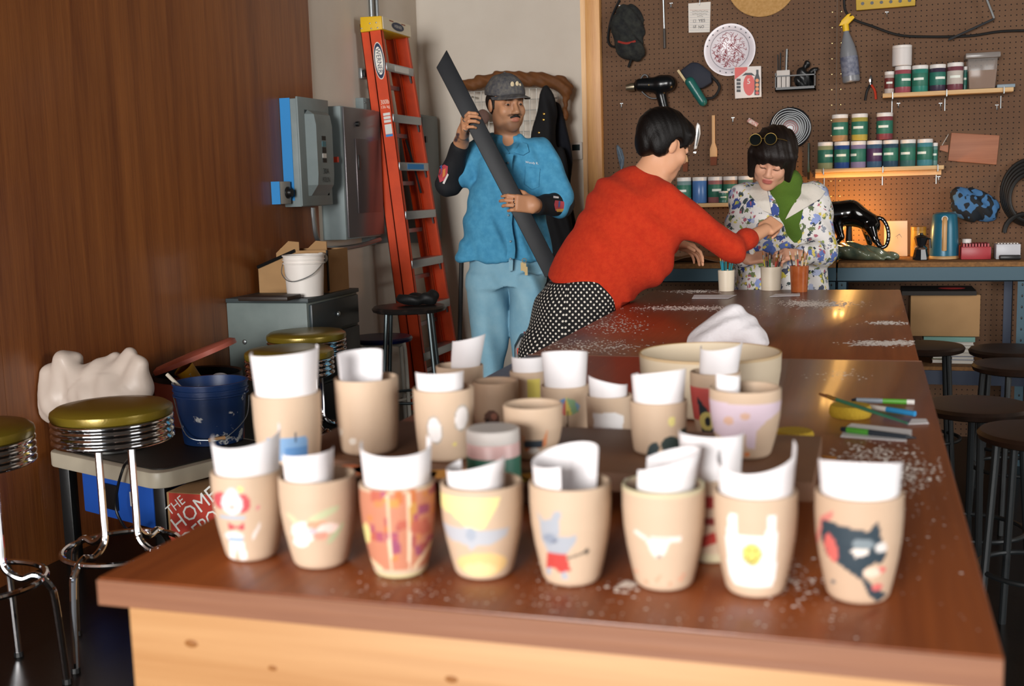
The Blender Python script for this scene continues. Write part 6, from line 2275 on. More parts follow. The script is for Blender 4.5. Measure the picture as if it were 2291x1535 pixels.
for i, (u, v, lab, mcol) in enumerate(((2264, 778, 'dark round stool below the bench, rear one of the overlapping pair', 0), (2280, 812, 'dark round stool at the right edge, front one of the overlapping pair', 0), (2112, 900, 'dark stool with pale worn rim tucked beside the table', 1), (2330, 962, 'dark brown stool nearest the camera at the right edge', 0), (2066, 770, 'dark stool half hidden behind the far table corner', 0))):
    p_ = WZ(u, v, 0.62)
    if p_.x < TXR + 0.2 and p_.y < TY1 + 0.2:
        p_ = p_ + X1 * (TXR + 0.2 - p_.x)
    wm = Matrix.Translation((p_.x, p_.y, 0)) @ Matrix.Rotation(0.4 * i, 4, 'Z')
    if rs0 is None:
        rs0 = four_leg_stool((p_.x, p_.y), lab, 0.62, 0.165, M_wdark, mat('grey_metal_leg', '#1d2123', 0.45, 0.3), splay=1.02, group='dark round stools along the right side')
    else:
        copy_tree(rs0, wm, lab)

# ================================================================== pottery wheel, pails and bags in the left corner
WZT = 0.43
A, B, Cc = WZ(98, 1008, WZT), WZ(352, 1062, WZT), WZ(478, 1032, WZT)
ex = (B - A); wlen = ex.length; ex.normalize()
ey = Vector((-ex.y, ex.x, 0))
if ey.y < 0:
    ey = -ey
dep = 0.52
t = thing('pottery_wheel', 'pottery wheel with cream splash deck over a blue motor box', 'pottery wheel', ((A + B) / 2 + ey * dep / 2) * 1.0 - Z1 * WZT)
M_deck = mat('cream_deck', '#b9b09c', 0.4, col2='#aba290', vscale=5)


def rrect(w, d, r, n=6):
    P = []
    for cx_, cy_, a0 in ((w - r, d - r, 0), (r, d - r, 90), (r, r, 180), (w - r, r, 270)):
        for i in range(n + 1):
            a_ = math.radians(a0 + 90 * i / n)
            P.append((cx_ + r * math.cos(a_), cy_ + r * math.sin(a_)))
    return P


dk = MB().prism(rrect(wlen, dep, 0.06), A - Z1 * 0.055, ex, ey, Z1 * 0.055).build('splash_deck', M_deck, t, bevel=0.006)
MB().prism([(x_ + 0.03, y_ + 0.03) for x_, y_ in rrect(wlen - 0.06, dep - 0.06, 0.05)], A + Z1 * 0.0005, ex, ey, Z1 * 0.004).build('dark_deck_mat', mat('dark_mat', '#1f1c18', 0.6), dk)
MB().lathe([(0, 0.0), (0.12, 0.0), (0.12, 0.012), (0.116, 0.016), (0, 0.016)], A + ex * (wlen * 0.30) + ey * (dep * 0.30) + Z1 * 0.006, 32).build('wheel_head', mat('wheel_metal', '#5c5c5a', 0.35, 0.8), t)
mb_ = MB().prism([(0, 0), (wlen * 0.62, 0), (wlen * 0.62, dep * 0.5), (0, dep * 0.5)], A + ex * (wlen * 0.22) + ey * 0.05 - Z1 * 0.215, ex, ey, Z1 * 0.158).build('motor_box', mat('blue_enamel', '#1d4fa8', 0.4), t, bevel=0.006)
MB().prism([(0, 0), (0.085, 0), (0.085, 0.09), (0, 0.09)], A + ex * (wlen * 0.42) + ey * 0.049 - Z1 * 0.18, ex, Z1, -ey * 0.008).build('switch_plate', M_blackp, mb_, bevel=0.002)
MB().prism([(0, 0), (0.022, 0), (0.022, 0.05), (0, 0.05)], A + ex * (wlen * 0.66) + ey * 0.049 - Z1 * 0.15, ex, Z1, -ey * 0.006).build('rocker_switch', M_white, mb_)
for fx in (0.06, 0.9):
    for fy in (0.12, 0.85):
        p_ = A + ex * (wlen * fx) + ey * (dep * fy)
        MB().bb((p_.x - 0.022, p_.y - 0.022, 0.0), (p_.x + 0.022, p_.y + 0.022, WZT - 0.056)).build('leg', M_blackp, t, bevel=0.003)
cab = [A + ex * (wlen * 0.72) + ey * 0.02 + Z1 * 0.02, A + ex * (wlen * 0.78) - ey * 0.025 + Z1 * 0.01, A + ex * (wlen * 0.74) - ey * 0.035 - Z1 * 0.06, A + ex * (wlen * 0.70) - ey * 0.03 - Z1 * 0.14, A + ex * (wlen * 0.78) - ey * 0.03 - Z1 * 0.2, A + ex * (wlen * 0.88) - ey * 0.035 - Z1 * 0.17]
MB().tube(smooth_path(cab, 6), 0.005, 8).build('power_cable', M_blackp, t)
# blue plaster bucket on the deck
p_ = WZ(470, 850, 0.66)
bcb = Vector((p_.x, p_.y, WZT + 0.0055))
k_ = px(bcb)
M_bb = mat('blue_bucket_plastic', '#12305f', 0.4, col2='#d6d8d6', vscale=16, contrast=(0.62, 0.66), detail=5)
bk = bucket('bucket', 'dark blue bucket splashed with plaster and holding a stick', bcb, 64 * k_, 80 * k_, 0.222, M_bb)
MB().lathe([(0, 0.12), (62 * k_, 0.12), (0.0, 0.125)], bcb, 24).build('plaster_fill', mat('plaster', '#b8bcbc', 0.9), bk)
hp = [bcb + RH * (84 * k_) + Z1 * 0.165, bcb + RH * (80 * k_) - FH * 0.04 + Z1 * 0.09, bcb + RH * (45 * k_) - FH * 0.12 + Z1 * 0.035, bcb + RH * (10 * k_) - FH * 0.135 + Z1 * 0.03, bcb - RH * (40 * k_) - FH * 0.12 + Z1 * 0.05, bcb - RH * (84 * k_) + Z1 * 0.165]
MB().tube(smooth_path(hp, 6), 0.002, 6).build('wire_handle', M_steelp, bk)
MB().cyl(hp[2], hp[3], 0.007, seg=10).build('wooden_grip', mat('pale_wood', '#c79a6a', 0.6), bk)
o = MB().cyl(bcb - RH * (20 * k_) + Z1 * 0.13 - FH * 0.03, bcb - RH * (95 * k_) + Z1 * 0.25, 0.006, 0.007, 10).build('stirring_stick', mat('plaster_stick', '#c9bfae', 0.8))
tag(o, 'pale stirring stick leaning in the dark blue bucket', 'stick')
# pink waste bin with open lid
bp = Vector((-2.63, 4.03, 0))
k_ = px(bp + Z1 * 0.6)
t = thing('waste_bin', 'pink waste bin with lid tipped open and rubbish inside', 'waste bin', bp)
M_pink = mat('pink_metal', '#b4604f', 0.4)
bw = 96 * k_
MB().lathe([(0, 0.001), (bw * 0.9, 0.001), (bw * 0.97, 0.3), (bw, 0.585), (bw, 0.6), (bw - 0.006, 0.6), (bw - 0.012, 0.02), (0, 0.02)], bp, 40).build('bin_body', M_pink, t)
MB().lathe([(bw - 0.004, 0.45), (bw - 0.007, 0.60), (bw + 0.002, 0.606), (bw + 0.004, 0.585)], bp, 40).build('bin_liner', mat('black_liner', '#1b1d20', 0.35), t)
hx = bp - RH * bw * 0.98 + Z1 * 0.612
ld = (RH * 0.93 + Z1 * 0.34).normalized()
ln_ = ld.cross(FH).normalized()
ln_ = ln_ if ln_.z > 0 else -ln_
MB().lathe([(0, 0.012), (bw * 0.9, 0.006), (bw, -0.004), (bw, -0.022), (bw - 0.006, -0.022), (bw - 0.01, -0.004), (0, 0.002)], hx + ld * bw + ln_ * 0.01, 40, ln_).build('lid', M_pink, t)
M_cupy = mat('yellow_cup', '#e0a01e', 0.5)
cq = bp + RH * (8 * k_) - FH * 0.05 + Z1 * 0.555
cax = (Z1 * 0.75 - RH * 0.45 - FH * 0.3).normalized()
tt = thing('paper_cup', 'yellow printed paper cup thrown in the pink bin', 'cup', cq - Z1 * 0.02)
MB().lathe([(0, 0), (0.030, 0), (0.042, 0.10), (0.044, 0.102), (0.040, 0.102), (0.028, 0.004), (0, 0.004)], cq, 28, cax).build('cup_body', M_cupy, tt)
text_obj('lettering', 'NUT', cq + cax * 0.055 - FH * 0.0385, RH * 0.75 + Z1 * 0.45, cax, 0.02, mat('cup_print', '#f0e2b8', 0.5), tt, width=0.045)
o = MB().ball(bp - RH * (52 * k_) - FH * 0.05 + Z1 * 0.575, 0.028, (1.2, 0.8, 0.6)).build('wrapper', M_red, None)
tag(o, 'crumpled red wrapper in the pink bin', 'wrapper')
o = MB().ball(bp + RH * (55 * k_) - FH * 0.04 + Z1 * 0.59, 0.03, (1.2, 0.8, 0.55)).build('crumpled_napkin', M_paper, None)
tag(o, 'white crumpled napkin on the rubbish in the pink bin', 'napkin')


bg1 = Vector((-2.60, 3.42, WZT + 0.0235))
bs_ = SDF()
kb = px(bg1 + Z1 * 0.25)
bs_.ell(bg1 + Z1 * 0.09, (95 * kb, 0.11, 0.12), VAX, 0)
for (u0_, v0_), (u1_, v1_), r0_, r1_ in (((150, 880), (140, 806), .045, .014), ((160, 880), (172, 802), .04, .012), ((190, 880), (196, 842), .05, .02), ((215, 880), (228, 826), .045, .012), ((235, 880), (258, 800), .04, .010), ((250, 880), (292, 792), .045, .009), ((285, 880), (318, 815), .04, .010), ((275, 900), (318, 868), .04, .02), ((140, 890), (112, 832), .035, .014), ((120, 910), (84, 905), .05, .02), ((130, 890), (106, 872), .05, .02)):
    bs_.cap(WY(u0_, v0_, bg1.y - 0.02), WY(u1_, v1_, bg1.y + 0.01 * ((u1_ % 7) - 3)), r0_ * 1.1, r1_ * 1.6 + 0.006, 0.06)
bs_.disp(multi_wob([(0.004, 36, 30, 12), (0.002, 90, -60, 30, 1.0)]))
bs_.mod(lambda P, D: np.maximum(D, XP + 0.004 - P[:, 0]))
bs_.plane((0, 0, bg1.z), (0, 0, -1))
v_, f_ = bs_.mesh(0.006)
tag(np_obj('plastic_bag', v_, f_, mat('white_plastic_bag', '#cbbbae', 0.45, trans=0.1), None, origin=bg1), 'crumpled white plastic bag between the gold stool and the plywood wall', 'bag')
# shipping box with diagonal lettering under the wheel
bx = WZ(440, 1150, 0.30)
M_boxw = mat('red_print_board', '#a83222', 0.7)
t = thing('moving_box', 'moving box with red and white diagonal lettering beside the pottery wheel', 'box', (bx.x - 0.1, bx.y + 0.2, 0))
c_ = WY(440, 1145, bx.y)
bxb = MB().bb((c_.x - 0.11, bx.y, 0.001), (c_.x + 0.30, bx.y + 0.25, c_.z + 0.06)).build('carton', M_card, t, bevel=0.003)
MB().bb((c_.x - 0.10, bx.y - 0.0012, c_.z - 0.14), (c_.x + 0.14, bx.y - 0.0002, c_.z + 0.058)).build('printed_square', M_boxw, bxb)
dx_ = (X1 * 0.78 + Z1 * 0.62).normalized()
dy_ = Vector((-dx_.z, 0, dx_.x))
text_obj('lettering', 'THE', c_ - Y1 * 0.002 + dy_ * 0.062 - dx_ * 0.05, dx_, dy_, 0.03, M_white, bxb)
text_obj('lettering', 'HOME', c_ - Y1 * 0.002 + dy_ * 0.012, dx_, dy_, 0.05, M_white, bxb, width=0.2)
text_obj('lettering', 'DEPOT', c_ - Y1 * 0.002 - dy_ * 0.05, dx_, dy_, 0.05, M_white, bxb, width=0.2)
# black machine case with red label beside the table
pm = WY(1185, 772, 4.42)
t = thing('tool_case', 'black machine with red top mark and red label beside the dotted skirt', 'machine', (pm.x, pm.y, 0))
zt_ = WY(1185, 746, 4.42).z
pmx = min(pm.x, TXL - 0.30)
hw = px(pm, 36)
pr = [(-hw * 1.1, 0.0), (hw, 0.0), (hw, zt_ - 0.02), (hw * 0.5, zt_), (-hw * 0.55, zt_ - 0.012), (-hw * 0.95, zt_ - 0.06)]
cs = MB().prism(pr, Vector((pm.x, pm.y, 0.0)), RH, Z1, FH * 0.10).build('housing', M_blackp, t, bevel=0.006)
MB().prism([(-hw * 0.35, 0.0), (hw * 0.25, 0), (hw * 0.25, 0.0012), (-hw * 0.35, 0.0012)], Vector((pm.x, pm.y, zt_ - 0.003)) + FH * 0.03, RH, Z1, FH * 0.05).build('red_mark', M_red, cs)
MB().prism([(-hw * 0.8, zt_ - 0.085), (-hw * 0.05, zt_ - 0.075), (-hw * 0.05, zt_ - 0.05), (-hw * 0.8, zt_ - 0.06)], Vector((pm.x, pm.y, 0)), RH, Z1, -FH * 0.002).build('red_label', M_red, cs)

# ================================================================== steel bench along the pegboard
M_bluest = mat('blue_grey_steel', '#34505d', 0.5, 0.1)
M_navyst = mat('navy_steel', '#232d40', 0.45, 0.15)
M_osb = mat('chipboard', '#8c6236', 0.8, col2='#6d4a28', vscale=60)
BY0, BY1 = 5.50, 6.085
BZ = WY(1950, 599, BY0).z
BXM = WY(1872, 620, BY0).x
BXR = WY(2288, 640, BY0).x + 0.02
zsh = WY(2100, 829, BY0).z


def bench(label, x0, x1, front):
    t = thing('workbench', label, 'workbench', ((x0 + x1) / 2, (BY0 + BY1) / 2, 0))
    MB().bb((x0 + 0.002, BY0 + 0.008, BZ + 0.0005), (x1 - 0.002, BY1, BZ + 0.022)).build('bench_top', M_osb, t, bevel=0.001)
    for y in (BY0, BY1 - 0.045):
        MB().bb((x0, y, BZ - 0.065), (x1, y + 0.004, BZ)).bb((x0, y, BZ - 0.0645), (x1, y + 0.03, BZ - 0.06)).build('beam', M_bluest, t)
        MB().bb((x0, y, zsh - 0.065), (x1, y + 0.004, zsh)).build('shelf_beam', M_navyst, t)
    MB().bb((x0 + 0.002, BY0 + 0.008, zsh + 0.0005), (x1 - 0.002, BY1, zsh + 0.016)).build('lower_shelf', M_osb, t)
    for x in (x0, x1 - 0.04):
        for y in (BY0 + 0.0045, BY1 - 0.045):
            p_ = MB().bb((x, y, 0), (x + 0.04, y + 0.003, BZ - 0.001)).bb((x if x == x0 else x + 0.037, y, 0), (x + 0.003 if x == x0 else x + 0.04, y + 0.04, BZ - 0.001)).build('post', M_bluest if y < 5.7 else M_navyst, t)
            if y < 5.7:
                for i in range(12):
                    MB().ball((x + 0.02, y - 0.0008, BZ - 0.08 - i * 0.05), 0.006, (0.6, 0.25, 1), 8, 5).build('slot', M_blackp, p_)
    return t


bench('blue steel workbench with kettle and panther lamp under the jar shelves', BXM + 0.003, BXR, 1)
bench('blue steel workbench section behind the two women', BXM - 1.15, BXM - 0.003, 0)
BT = BZ + 0.0228


def on_bench(u, v=None, Y=5.75):
    p = WY(u, 560, Y)
    return Vector((p.x, p.y, BT))


# ---- kettle
kc = on_bench(2112, Y=5.72)
k_ = px(kc + Z1 * 0.1)
t = thing('kettle', 'teal electric kettle with tan wooden handle on the bench', 'kettle', kc)
M_teal = mat('teal_enamel', '#1f5f76', 0.3, 0.1)
hk = 108 * k_
r = 31 * k_
MB().lathe([(0, 0.002), (r * 1.02, 0.002), (r * 1.02, 0.012), (r * 0.98, 0.016), (0, 0.016)], kc, 32).build('base', mat('tan_base', '#b08a5a', 0.5), t)
MB().lathe([(0, 0.0165), (r, 0.0165), (r * 1.0, 0.04), (r * 0.93, hk * 0.6), (r * 0.84, hk * 0.9), (r * 0.78, hk * 0.93), (0, hk * 0.93)], kc, 36).build('kettle_body', M_teal, t)
ld_ = MB().lathe([(0, hk * 0.93), (r * 0.74, hk * 0.932), (r * 0.6, hk * 0.96), (0, hk * 0.97)], kc, 32).build('lid', M_teal, t)
MB().lathe([(0, hk * 0.965), (0.012, hk * 0.965), (0.016, hk * 0.99), (0.01, hk), (0, hk)], kc, 16).build('lid_knob', mat('brown_knob', '#8a6a4a', 0.4), ld_)
hd = (-RH * 0.35 - FH * 0.94).normalized()
hp = [kc + hd * (r * 0.85) + Z1 * (hk * 0.82), kc + hd * (r * 1.35) + Z1 * (hk * 0.84), kc + hd * (r * 1.6) + Z1 * (hk * 0.7), kc + hd * (r * 1.6) + Z1 * (hk * 0.4), kc + hd * (r * 1.5) + Z1 * (hk * 0.2)]
MB().tube(smooth_path(hp, 6), 0.011, 10).build('handle', mat('tan_handle', '#c09562', 0.45), t)
MB().cyl(hp[0], hp[1], 0.014, seg=12).build('handle_mount', M_chrome, t)
MB().hexa([kc - hd * (r * 0.7) + RH * s_ * 0.015 + Z1 * (hk * z_) for s_, z_ in ((-1, 0.7), (1, 0.7), (1, 0.9), (-1, 0.9))], [kc - hd * (r * 1.25) + RH * s_ * 0.006 + Z1 * (hk * z_) for s_, z_ in ((-1, 0.84), (1, 0.84), (1, 0.9), (-1, 0.9))]).build('spout', M_teal, t)
# ---- moka pot / glass grinder, yellow canister
gc = on_bench(2060, Y=5.66)
k_ = px(gc)
t = thing('coffee_pot', 'small black and chrome stovetop coffee pot left of the kettle', 'coffee pot', gc)
MB().lathe([(0, 0.001), (17 * k_, 0.001), (17 * k_, 0.01), (13 * k_, 24 * k_), (0, 24 * k_)], gc, 8).build('lower_chamber', mat('dark_glass', '#15181c', 0.1), t, smooth=20)
MB().lathe([(0, 24 * k_), (13 * k_, 24 * k_), (14 * k_, 28 * k_), (10 * k_, 32 * k_), (0, 32 * k_)], gc, 20).build('collar', M_chrome, t)
MB().lathe([(0, 32 * k_), (10 * k_, 32 * k_), (15 * k_, 50 * k_), (0, 51 * k_)], gc, 8).build('upper_chamber', mat('dark_glass', '#15181c', 0.1), t, smooth=20)
MB().lathe([(0, 51 * k_), (15 * k_, 51 * k_), (5 * k_, 56 * k_), (4 * k_, 60 * k_), (0, 60 * k_)], gc, 8).build('lid', M_blackp, t)
MB().tube([gc + RH * 13 * k_ + Z1 * 47 * k_, gc + RH * 20 * k_ + Z1 * 46 * k_, gc + RH * 21 * k_ + Z1 * 26 * k_], 0.006, 8).build('handle', M_blackp, t)
yc_ = on_bench(2054, Y=5.92)
k_ = px(yc_)
t = thing('canister', 'amber yellow canister behind the coffee pot', 'canister', yc_)
MB().lathe([(0, 0.001), (16 * k_, 0.001), (16 * k_, 58 * k_), (0, 58 * k_)], yc_, 24).build('can_body', mat('amber', '#b5832a', 0.4), t)
MB().lathe([(0, 58.3 * k_), (16.5 * k_, 58.3 * k_), (16.5 * k_, 66 * k_), (0, 67 * k_)], yc_, 24).build('lid', mat('amber_lid', '#a3701f', 0.4), t)


def bx_thing(name, label, cat, u0, u1, v0, v1, Y, dep_, m_, z0=None, bevel=0.003):
    a, b = WY(u0, v1, Y), WY(u1, v0, Y)
    z0 = a.z if z0 is None else z0
    t = thing(name, label, cat, ((a.x + b.x) / 2, Y + dep_ / 2, z0))
    o = MB().bb((a.x, Y, z0), (b.x, Y + dep_, b.z)).build('box_body', m_, t, bevel=bevel)
    return t, o, (a.x, b.x, z0, b.z)


t, o, (xa, xb_, z0_, z1_) = bx_thing('storage_tray', 'red plastic organiser box on the bench right of the kettle', 'box', 2150, 2218, 552, 580, 5.66, 0.14, mat('red_organiser', '#a23037', 0.4), BT)
for i in range(9):
    x = xa + 0.012 + i * (xb_ - xa - 0.024) / 8
    MB().bb((x - 0.004, 5.67, z1_ + 0.0002), (x + 0.004, 5.79, z1_ + 0.014)).build('divider', mat('red_organiser', '#a23037', 0.4), o)
MB().lathe([(0, 0), (0.02, 0), (0.02, 0.018), (0, 0.02)], (xa + 0.03, 5.75, z1_ + 0.0145), 16).build('small_cap', M_lid, t)
t, o, (xa, xb_, z0_, z1_) = bx_thing('white_box', 'white appliance box at the right end of the bench', 'box', 2228, 2284, 546, 580, 5.66, 0.14, mat('white_appliance', '#b9b9be', 0.4), BT)
for i in range(7):
    x = xa + 0.012 + i * (xb_ - xa - 0.024) / 6
    MB().bb((x - 0.003, 5.68, z1_ + 0.0002), (x + 0.003, 5.78, z1_ + 0.004)).build('vent_rib', M_lid, o)
o = MB().bb((xa + 0.01, 5.6, BT + 0.0005), (xa + 0.10, 5.64, BT + 0.022)).build('handset', M_blackp, bevel=0.006)
tag(o, 'small black handset lying in front of the white appliance box', 'handset')
# picture card
p0_ = WY(2005, 580, 5.95)
t = thing('picture_card', 'pale card with a small sketch leaning behind the panther lamp', 'card', (p0_.x, 5.9, BT))
a, b, c_, d_ = [WY(u, v, 5.93 + 0.0009 * (580 - v)) for u, v in ((1978, 580), (2030, 580), (2030, 494), (1978, 495))]
a.z = b.z = BT + 0.001
cd1 = MB().hexa([a, b, c_, d_], [q_ + Y1 * 0.004 for q_ in (a, b, c_, d_)]).build('card', mat('card_cream', '#cbb9a6', 0.7), t)
for pts in ([(2000, 560), (2010, 545), (2008, 530), (2016, 540), (2020, 560)], [(2004, 530), (2012, 524), (2018, 532)]):
    MB().tube([WY(u, v, 5.928 + 0.0009 * (580 - v)) for u, v in pts], 0.0015, 5).build('sketch_line', mat('sketch_ink', '#5a6b85', 0.7), cd1)

# ---- black panther lamp
M_pan = mat('black_glaze', '#060505', 0.08, coat=0.6)
M_moss = mat('green_glaze', '#3d5147', 0.22, col2='#6b6f58', vscale=14, coat=0.5)
YP = 5.72
pn = SDF()


def pp(u, v, y=0.0):
    return WY(u, v, YP + y)


cK = px(pp(1920, 500))
# body from raised rump (left) down to the lowered head (right)
pn.cap(pp(1858, 482), pp(1902, 476), 32 * cK, 28 * cK, 0.02).cap(pp(1902, 476), pp(1945, 496), 27 * cK, 20 * cK, 0.02)
pn.ell(pp(1950, 508), (19 * cK, 0.04, 20 * cK), VAX, 0.02)
# legs
pn.cap(pp(1870, 496, -0.03), pp(1882, 530, -0.035), 15 * cK, 7 * cK, 0.012).cap(pp(1882, 530, -0.035), pp(1872, 541, -0.04), 7 * cK, 6 * cK, 0.008)
pn.cap(pp(1948, 510, -0.03), pp(1958, 536, -0.04), 13 * cK, 7 * cK, 0.012).cap(pp(1958, 536, -0.04), pp(1968, 550, -0.045), 7 * cK, 5.5 * cK, 0.008)
pn.cap(pp(1935, 505, 0.03), pp(1946, 545, 0.04), 10 * cK, 6 * cK, 0.012)
# tail looping at the right
tl_ = [pp(1955, 486, 0.0), pp(1974, 490, -0.005), pp(1985, 508, -0.01), pp(1988, 530, -0.015), pp(1982, 550, -0.015), pp(1970, 554, -0.015)]
tl_ = smooth_path(tl_, 3)
for a, b in zip(tl_, tl_[1:]):
    pn.cap(a, b, 4.2 * cK, 4.2 * cK, 0.002)
t = thing('panther_lamp', 'glossy black panther table lamp on a green rock base glowing at the back', 'lamp', (pp(1920, 560).x, YP, BT))
v_, f_ = pn.mesh(0.0032)
np_obj('panther', v_, f_, M_pan, t)
rk = SDF()
for u, v, rr_, hh in ((1860, 558, 26, 20), (1890, 556, 28, 18), (1920, 560, 30, 18), (1950, 564, 28, 15), (1975, 570, 22, 11), (1990, 574, 14, 8)):
    rk.ell(pp(u, v + hh * 0.3), (rr_ * cK, 0.075, hh * cK), VAX, 0.02)
rk.disp(multi_wob([(0.006, 40, 60, 90), (0.004, 110, 70, 120, 1.0)])).plane((0, 0, BT + 0.0008), (0, 0, -1))
v_, f_ = rk.mesh(0.005)
np_obj('rock_base', v_, f_, M_moss, t)
M_bulb = mat('lamp_bulb', '#ffb45a', 0.5, emis='#ffb04a', estr=9.0)
bl = pp(1900, 478, 0.17)
MB().ball(bl, 0.022, (1, 1, 1.3), 16, 10).build('bulb', M_bulb, t)
MB().cyl(bl - Z1 * 0.03, (bl.x, bl.y, BT + 0.001), 0.012, 0.02, 12).build('bulb_socket', M_blackp, t)
pl_ = bpy.data.lights.new('panther_bulb_light', 'POINT')
pl_.energy = 8.0
pl_.color = (1.0, 0.52, 0.14)
pl_.shadow_soft_size = 0.024
plo = bpy.data.objects.new('panther_bulb_light', pl_)
COL.objects.link(plo)
plo.location = bl + Y1 * 0.02 - Z1 * 0.06

# ---- leather piece on the left bench section
p_ = on_bench(1545, Y=5.66)
o = MB().grid(lambda i, j: p_ + RH * ((i - 0.5) * 0.28) + FH * ((j - 0.5) * 0.2) + Z1 * (0.004 + 0.03 * math.sin(i * 3.1) * (0.5 + 0.5 * math.sin(j * 5 + i * 4))), 24, 16).build('leather_piece', mat('brown_leather', '#6d4a2c', 0.6), solid=0.003)
tag(o, 'curled brown leather piece on the bench behind the woman in red', 'leather')

# ---- under the bench: carton, dark lid board, books
SZ = zsh + 0.0168
t, o, (xa, xb_, z0_, z1_) = bx_thing('cardboard_carton', 'large tan cardboard carton on books under the bench', 'box', 2036, 2194, 660, 752, 5.60, 0.30, M_card)
o2 = MB().bb((xa - 0.04, 5.57, z1_ + 0.0006), (xb_ - 0.02, 5.85, z1_ + 0.02)).build('portfolio_board', mat('dark_board', '#1d1712', 0.7))
tag(o2, 'thin dark board lying on top of the tan carton', 'board')
o2 = MB().ball(((xa + xb_) / 2 + 0.03, 5.66, z1_ + 0.026), 0.05, (1.2, 0.8, 0.1)).build('red_cloth', mat('red_rag', '#8f1f1c', 0.9))
tag(o2, 'crumpled red rag on the dark board above the carton', 'rag')


def book_pile(u0, u1, zt_, Y, dep_, cols, lab, grp):
    n = len(cols)
    a, b = WY(u0, 780, Y), WY(u1, 780, Y)
    hh = (zt_ - SZ) / n
    q = random.Random(n)
    for i, c_ in enumerate(cols):
        dx = q.uniform(-0.008, 0.008)
        z = SZ + 0.0005 + i * hh
        t = thing('book', ['lowest', 'second lowest', 'third from below', 'fourth from below', 'fifth from below', 'topmost'][5 if i == n - 1 else i] + ' ' + lab, 'book', ((a.x + b.x) / 2 + dx, Y + dep_ / 2, z), group=grp)
        MB().bb((a.x + dx, Y, z), (b.x + dx, Y + dep_, z + hh * 0.12)).bb((a.x + dx, Y, z + hh * 0.86), (b.x + dx, Y + dep_, z + hh * 0.98)).bb((a.x + dx, Y + dep_ - 0.004, z + hh * 0.1), (b.x + dx, Y + dep_, z + hh * 0.9)).build('cover', mat('cover' + c_, c_, 0.6), t)
        MB().bb((a.x + dx + 0.004, Y + 0.004, z + hh * 0.125), (b.x + dx - 0.004, Y + dep_ - 0.005, z + hh * 0.855)).build('pages', mat('book_pages', '#c9c4bb', 0.85), t)


book_pile(2084, 2112, z0_ - 0.024, 5.60, 0.2, ['#6a4a3a', '#5d6a4a', '#7a6a4a', '#6d7a5a', '#8a5a3a'], 'worn book in the left pile under the carton', 'left pile of books under the bench')
book_pile(2126, 2178, z0_ - 0.024, 5.60, 0.22, ['#b9b3a9', '#5a6a8a', '#a8a29a', '#c9c2b5', '#8a8478', '#d2cdc4'], 'pale book in the right pile under the carton', 'right pile of books under the bench')
o = MB().bb((xa + 0.06, 5.58, z0_ - 0.022), (xb_ - 0.02, 5.86, z0_ - 0.001)).build('game_board', mat('teal_board', '#6f9a90', 0.6))
tag(o, 'flat teal board between the carton and the books', 'board')

# ================================================================== shelves of glaze jars
M_shelf = wood_mat('pine_shelf', '#b98f5c', '#d9b684', 'X', 1.5, 0.6)
M_hook = mat('hook_steel', '#8f9496', 0.35, 0.9)


def peg_hook(u, v, lab, Y=YPEG, s=1.0):
    p = WY(u, v, Y)
    t = thing('pegboard_hook', 'empty metal peg hook ' + lab, 'hook', p, group='empty pegboard hooks')
    MB().tube([p + Z1 * 0.012 * s, p - Y1 * 0.006 + Z1 * 0.012 * s, p - Y1 * 0.008 - Z1 * 0.012 * s, p - Y1 * 0.03 - Z1 * 0.014 * s, p - Y1 * 0.034 - Z1 * 0.004], 0.0018, 6).bb(p + Vector((-0.008, -0.004, 0.009)), p + Vector((0.008, -0.001, 0.012))).build('hook_wire', M_hook, t)


def shelf(label, u0, u1, v0, v1, dep_, hooks):
    a, b = WY(u0, v0, YPEG - dep_), WY(u1, v1, YPEG - dep_)
    z = (a.z + b.z) / 2
    t = thing('wall_shelf', label, 'shelf', ((a.x + b.x) / 2, YPEG - dep_ / 2, z - 0.02))
    MB().bb((a.x, YPEG - dep_, z - 0.02), (b.x, YPEG - 0.001, z)).build('shelf_board', M_shelf, t, bevel=0.0015)
    for u in hooks:
        x = WY(u, v0, YPEG - dep_).x
        MB().tube([(x, YPEG - 0.001, z - 0.028), (x, YPEG - dep_ - 0.004, z - 0.026), (x, YPEG - dep_ - 0.005, z + 0.004)], 0.0028, 6).cyl((x, YPEG - 0.001, z - 0.028), (x, YPEG - 0.003, z - 0.09), 0.0025, seg=6).build('bracket', M_hook, t)
    return z


SD = 0.13
zA = shelf('upper pine shelf with glaze jars and a powder tub', 1975, 2268, 206, 198, SD, (1997, 2118, 2246))
zB = shelf('middle pine shelf with a double row of glaze jars', 1824, 2112, 377, 371, SD, (1842, 1975, 2098))
zC = shelf('left pine shelf with jars between the two women', 1500, 1690, 457, 452, SD, (1560,))
# ledger strip below the middle shelf
a, b = WY(1824, 392, YPEG - 0.03), WY(2106, 388, YPEG - 0.03)
o = MB().bb((a.x, YPEG - 0.03, zB - 0.045), (b.x, YPEG - 0.001, zB - 0.0215)).build('shelf_ledger', M_shelf)
tag(o, 'pine strip fixed under the middle shelf and lit by the lamp', 'strip')


def gl(c):
    return mat('glaze' + c, tuple(x * 0.75 + 0.01 for x in lin(c)), 0.3)


M_gl = mat('label_green', '#2c6b57', 0.5)
M_gl2 = mat('label_dark_green', '#26695a', 0.5)


def jar_at(u, wpx_, z, hpx, col, label, lab=M_gl, Y=None, yaw=0.0, group='glaze jars on the shelves', lidc=None, sticker=None):
    Y = Y or (YPEG - SD + 0.048)
    p = WY(u, 300, Y)
    r = px(p, wpx_ / 2)
    paint_jar((p.x, Y, z + 0.0006), r, px(p, hpx), label, gl(col), lab, group, yaw=yaw, lidc=lidc, sticker=sticker)


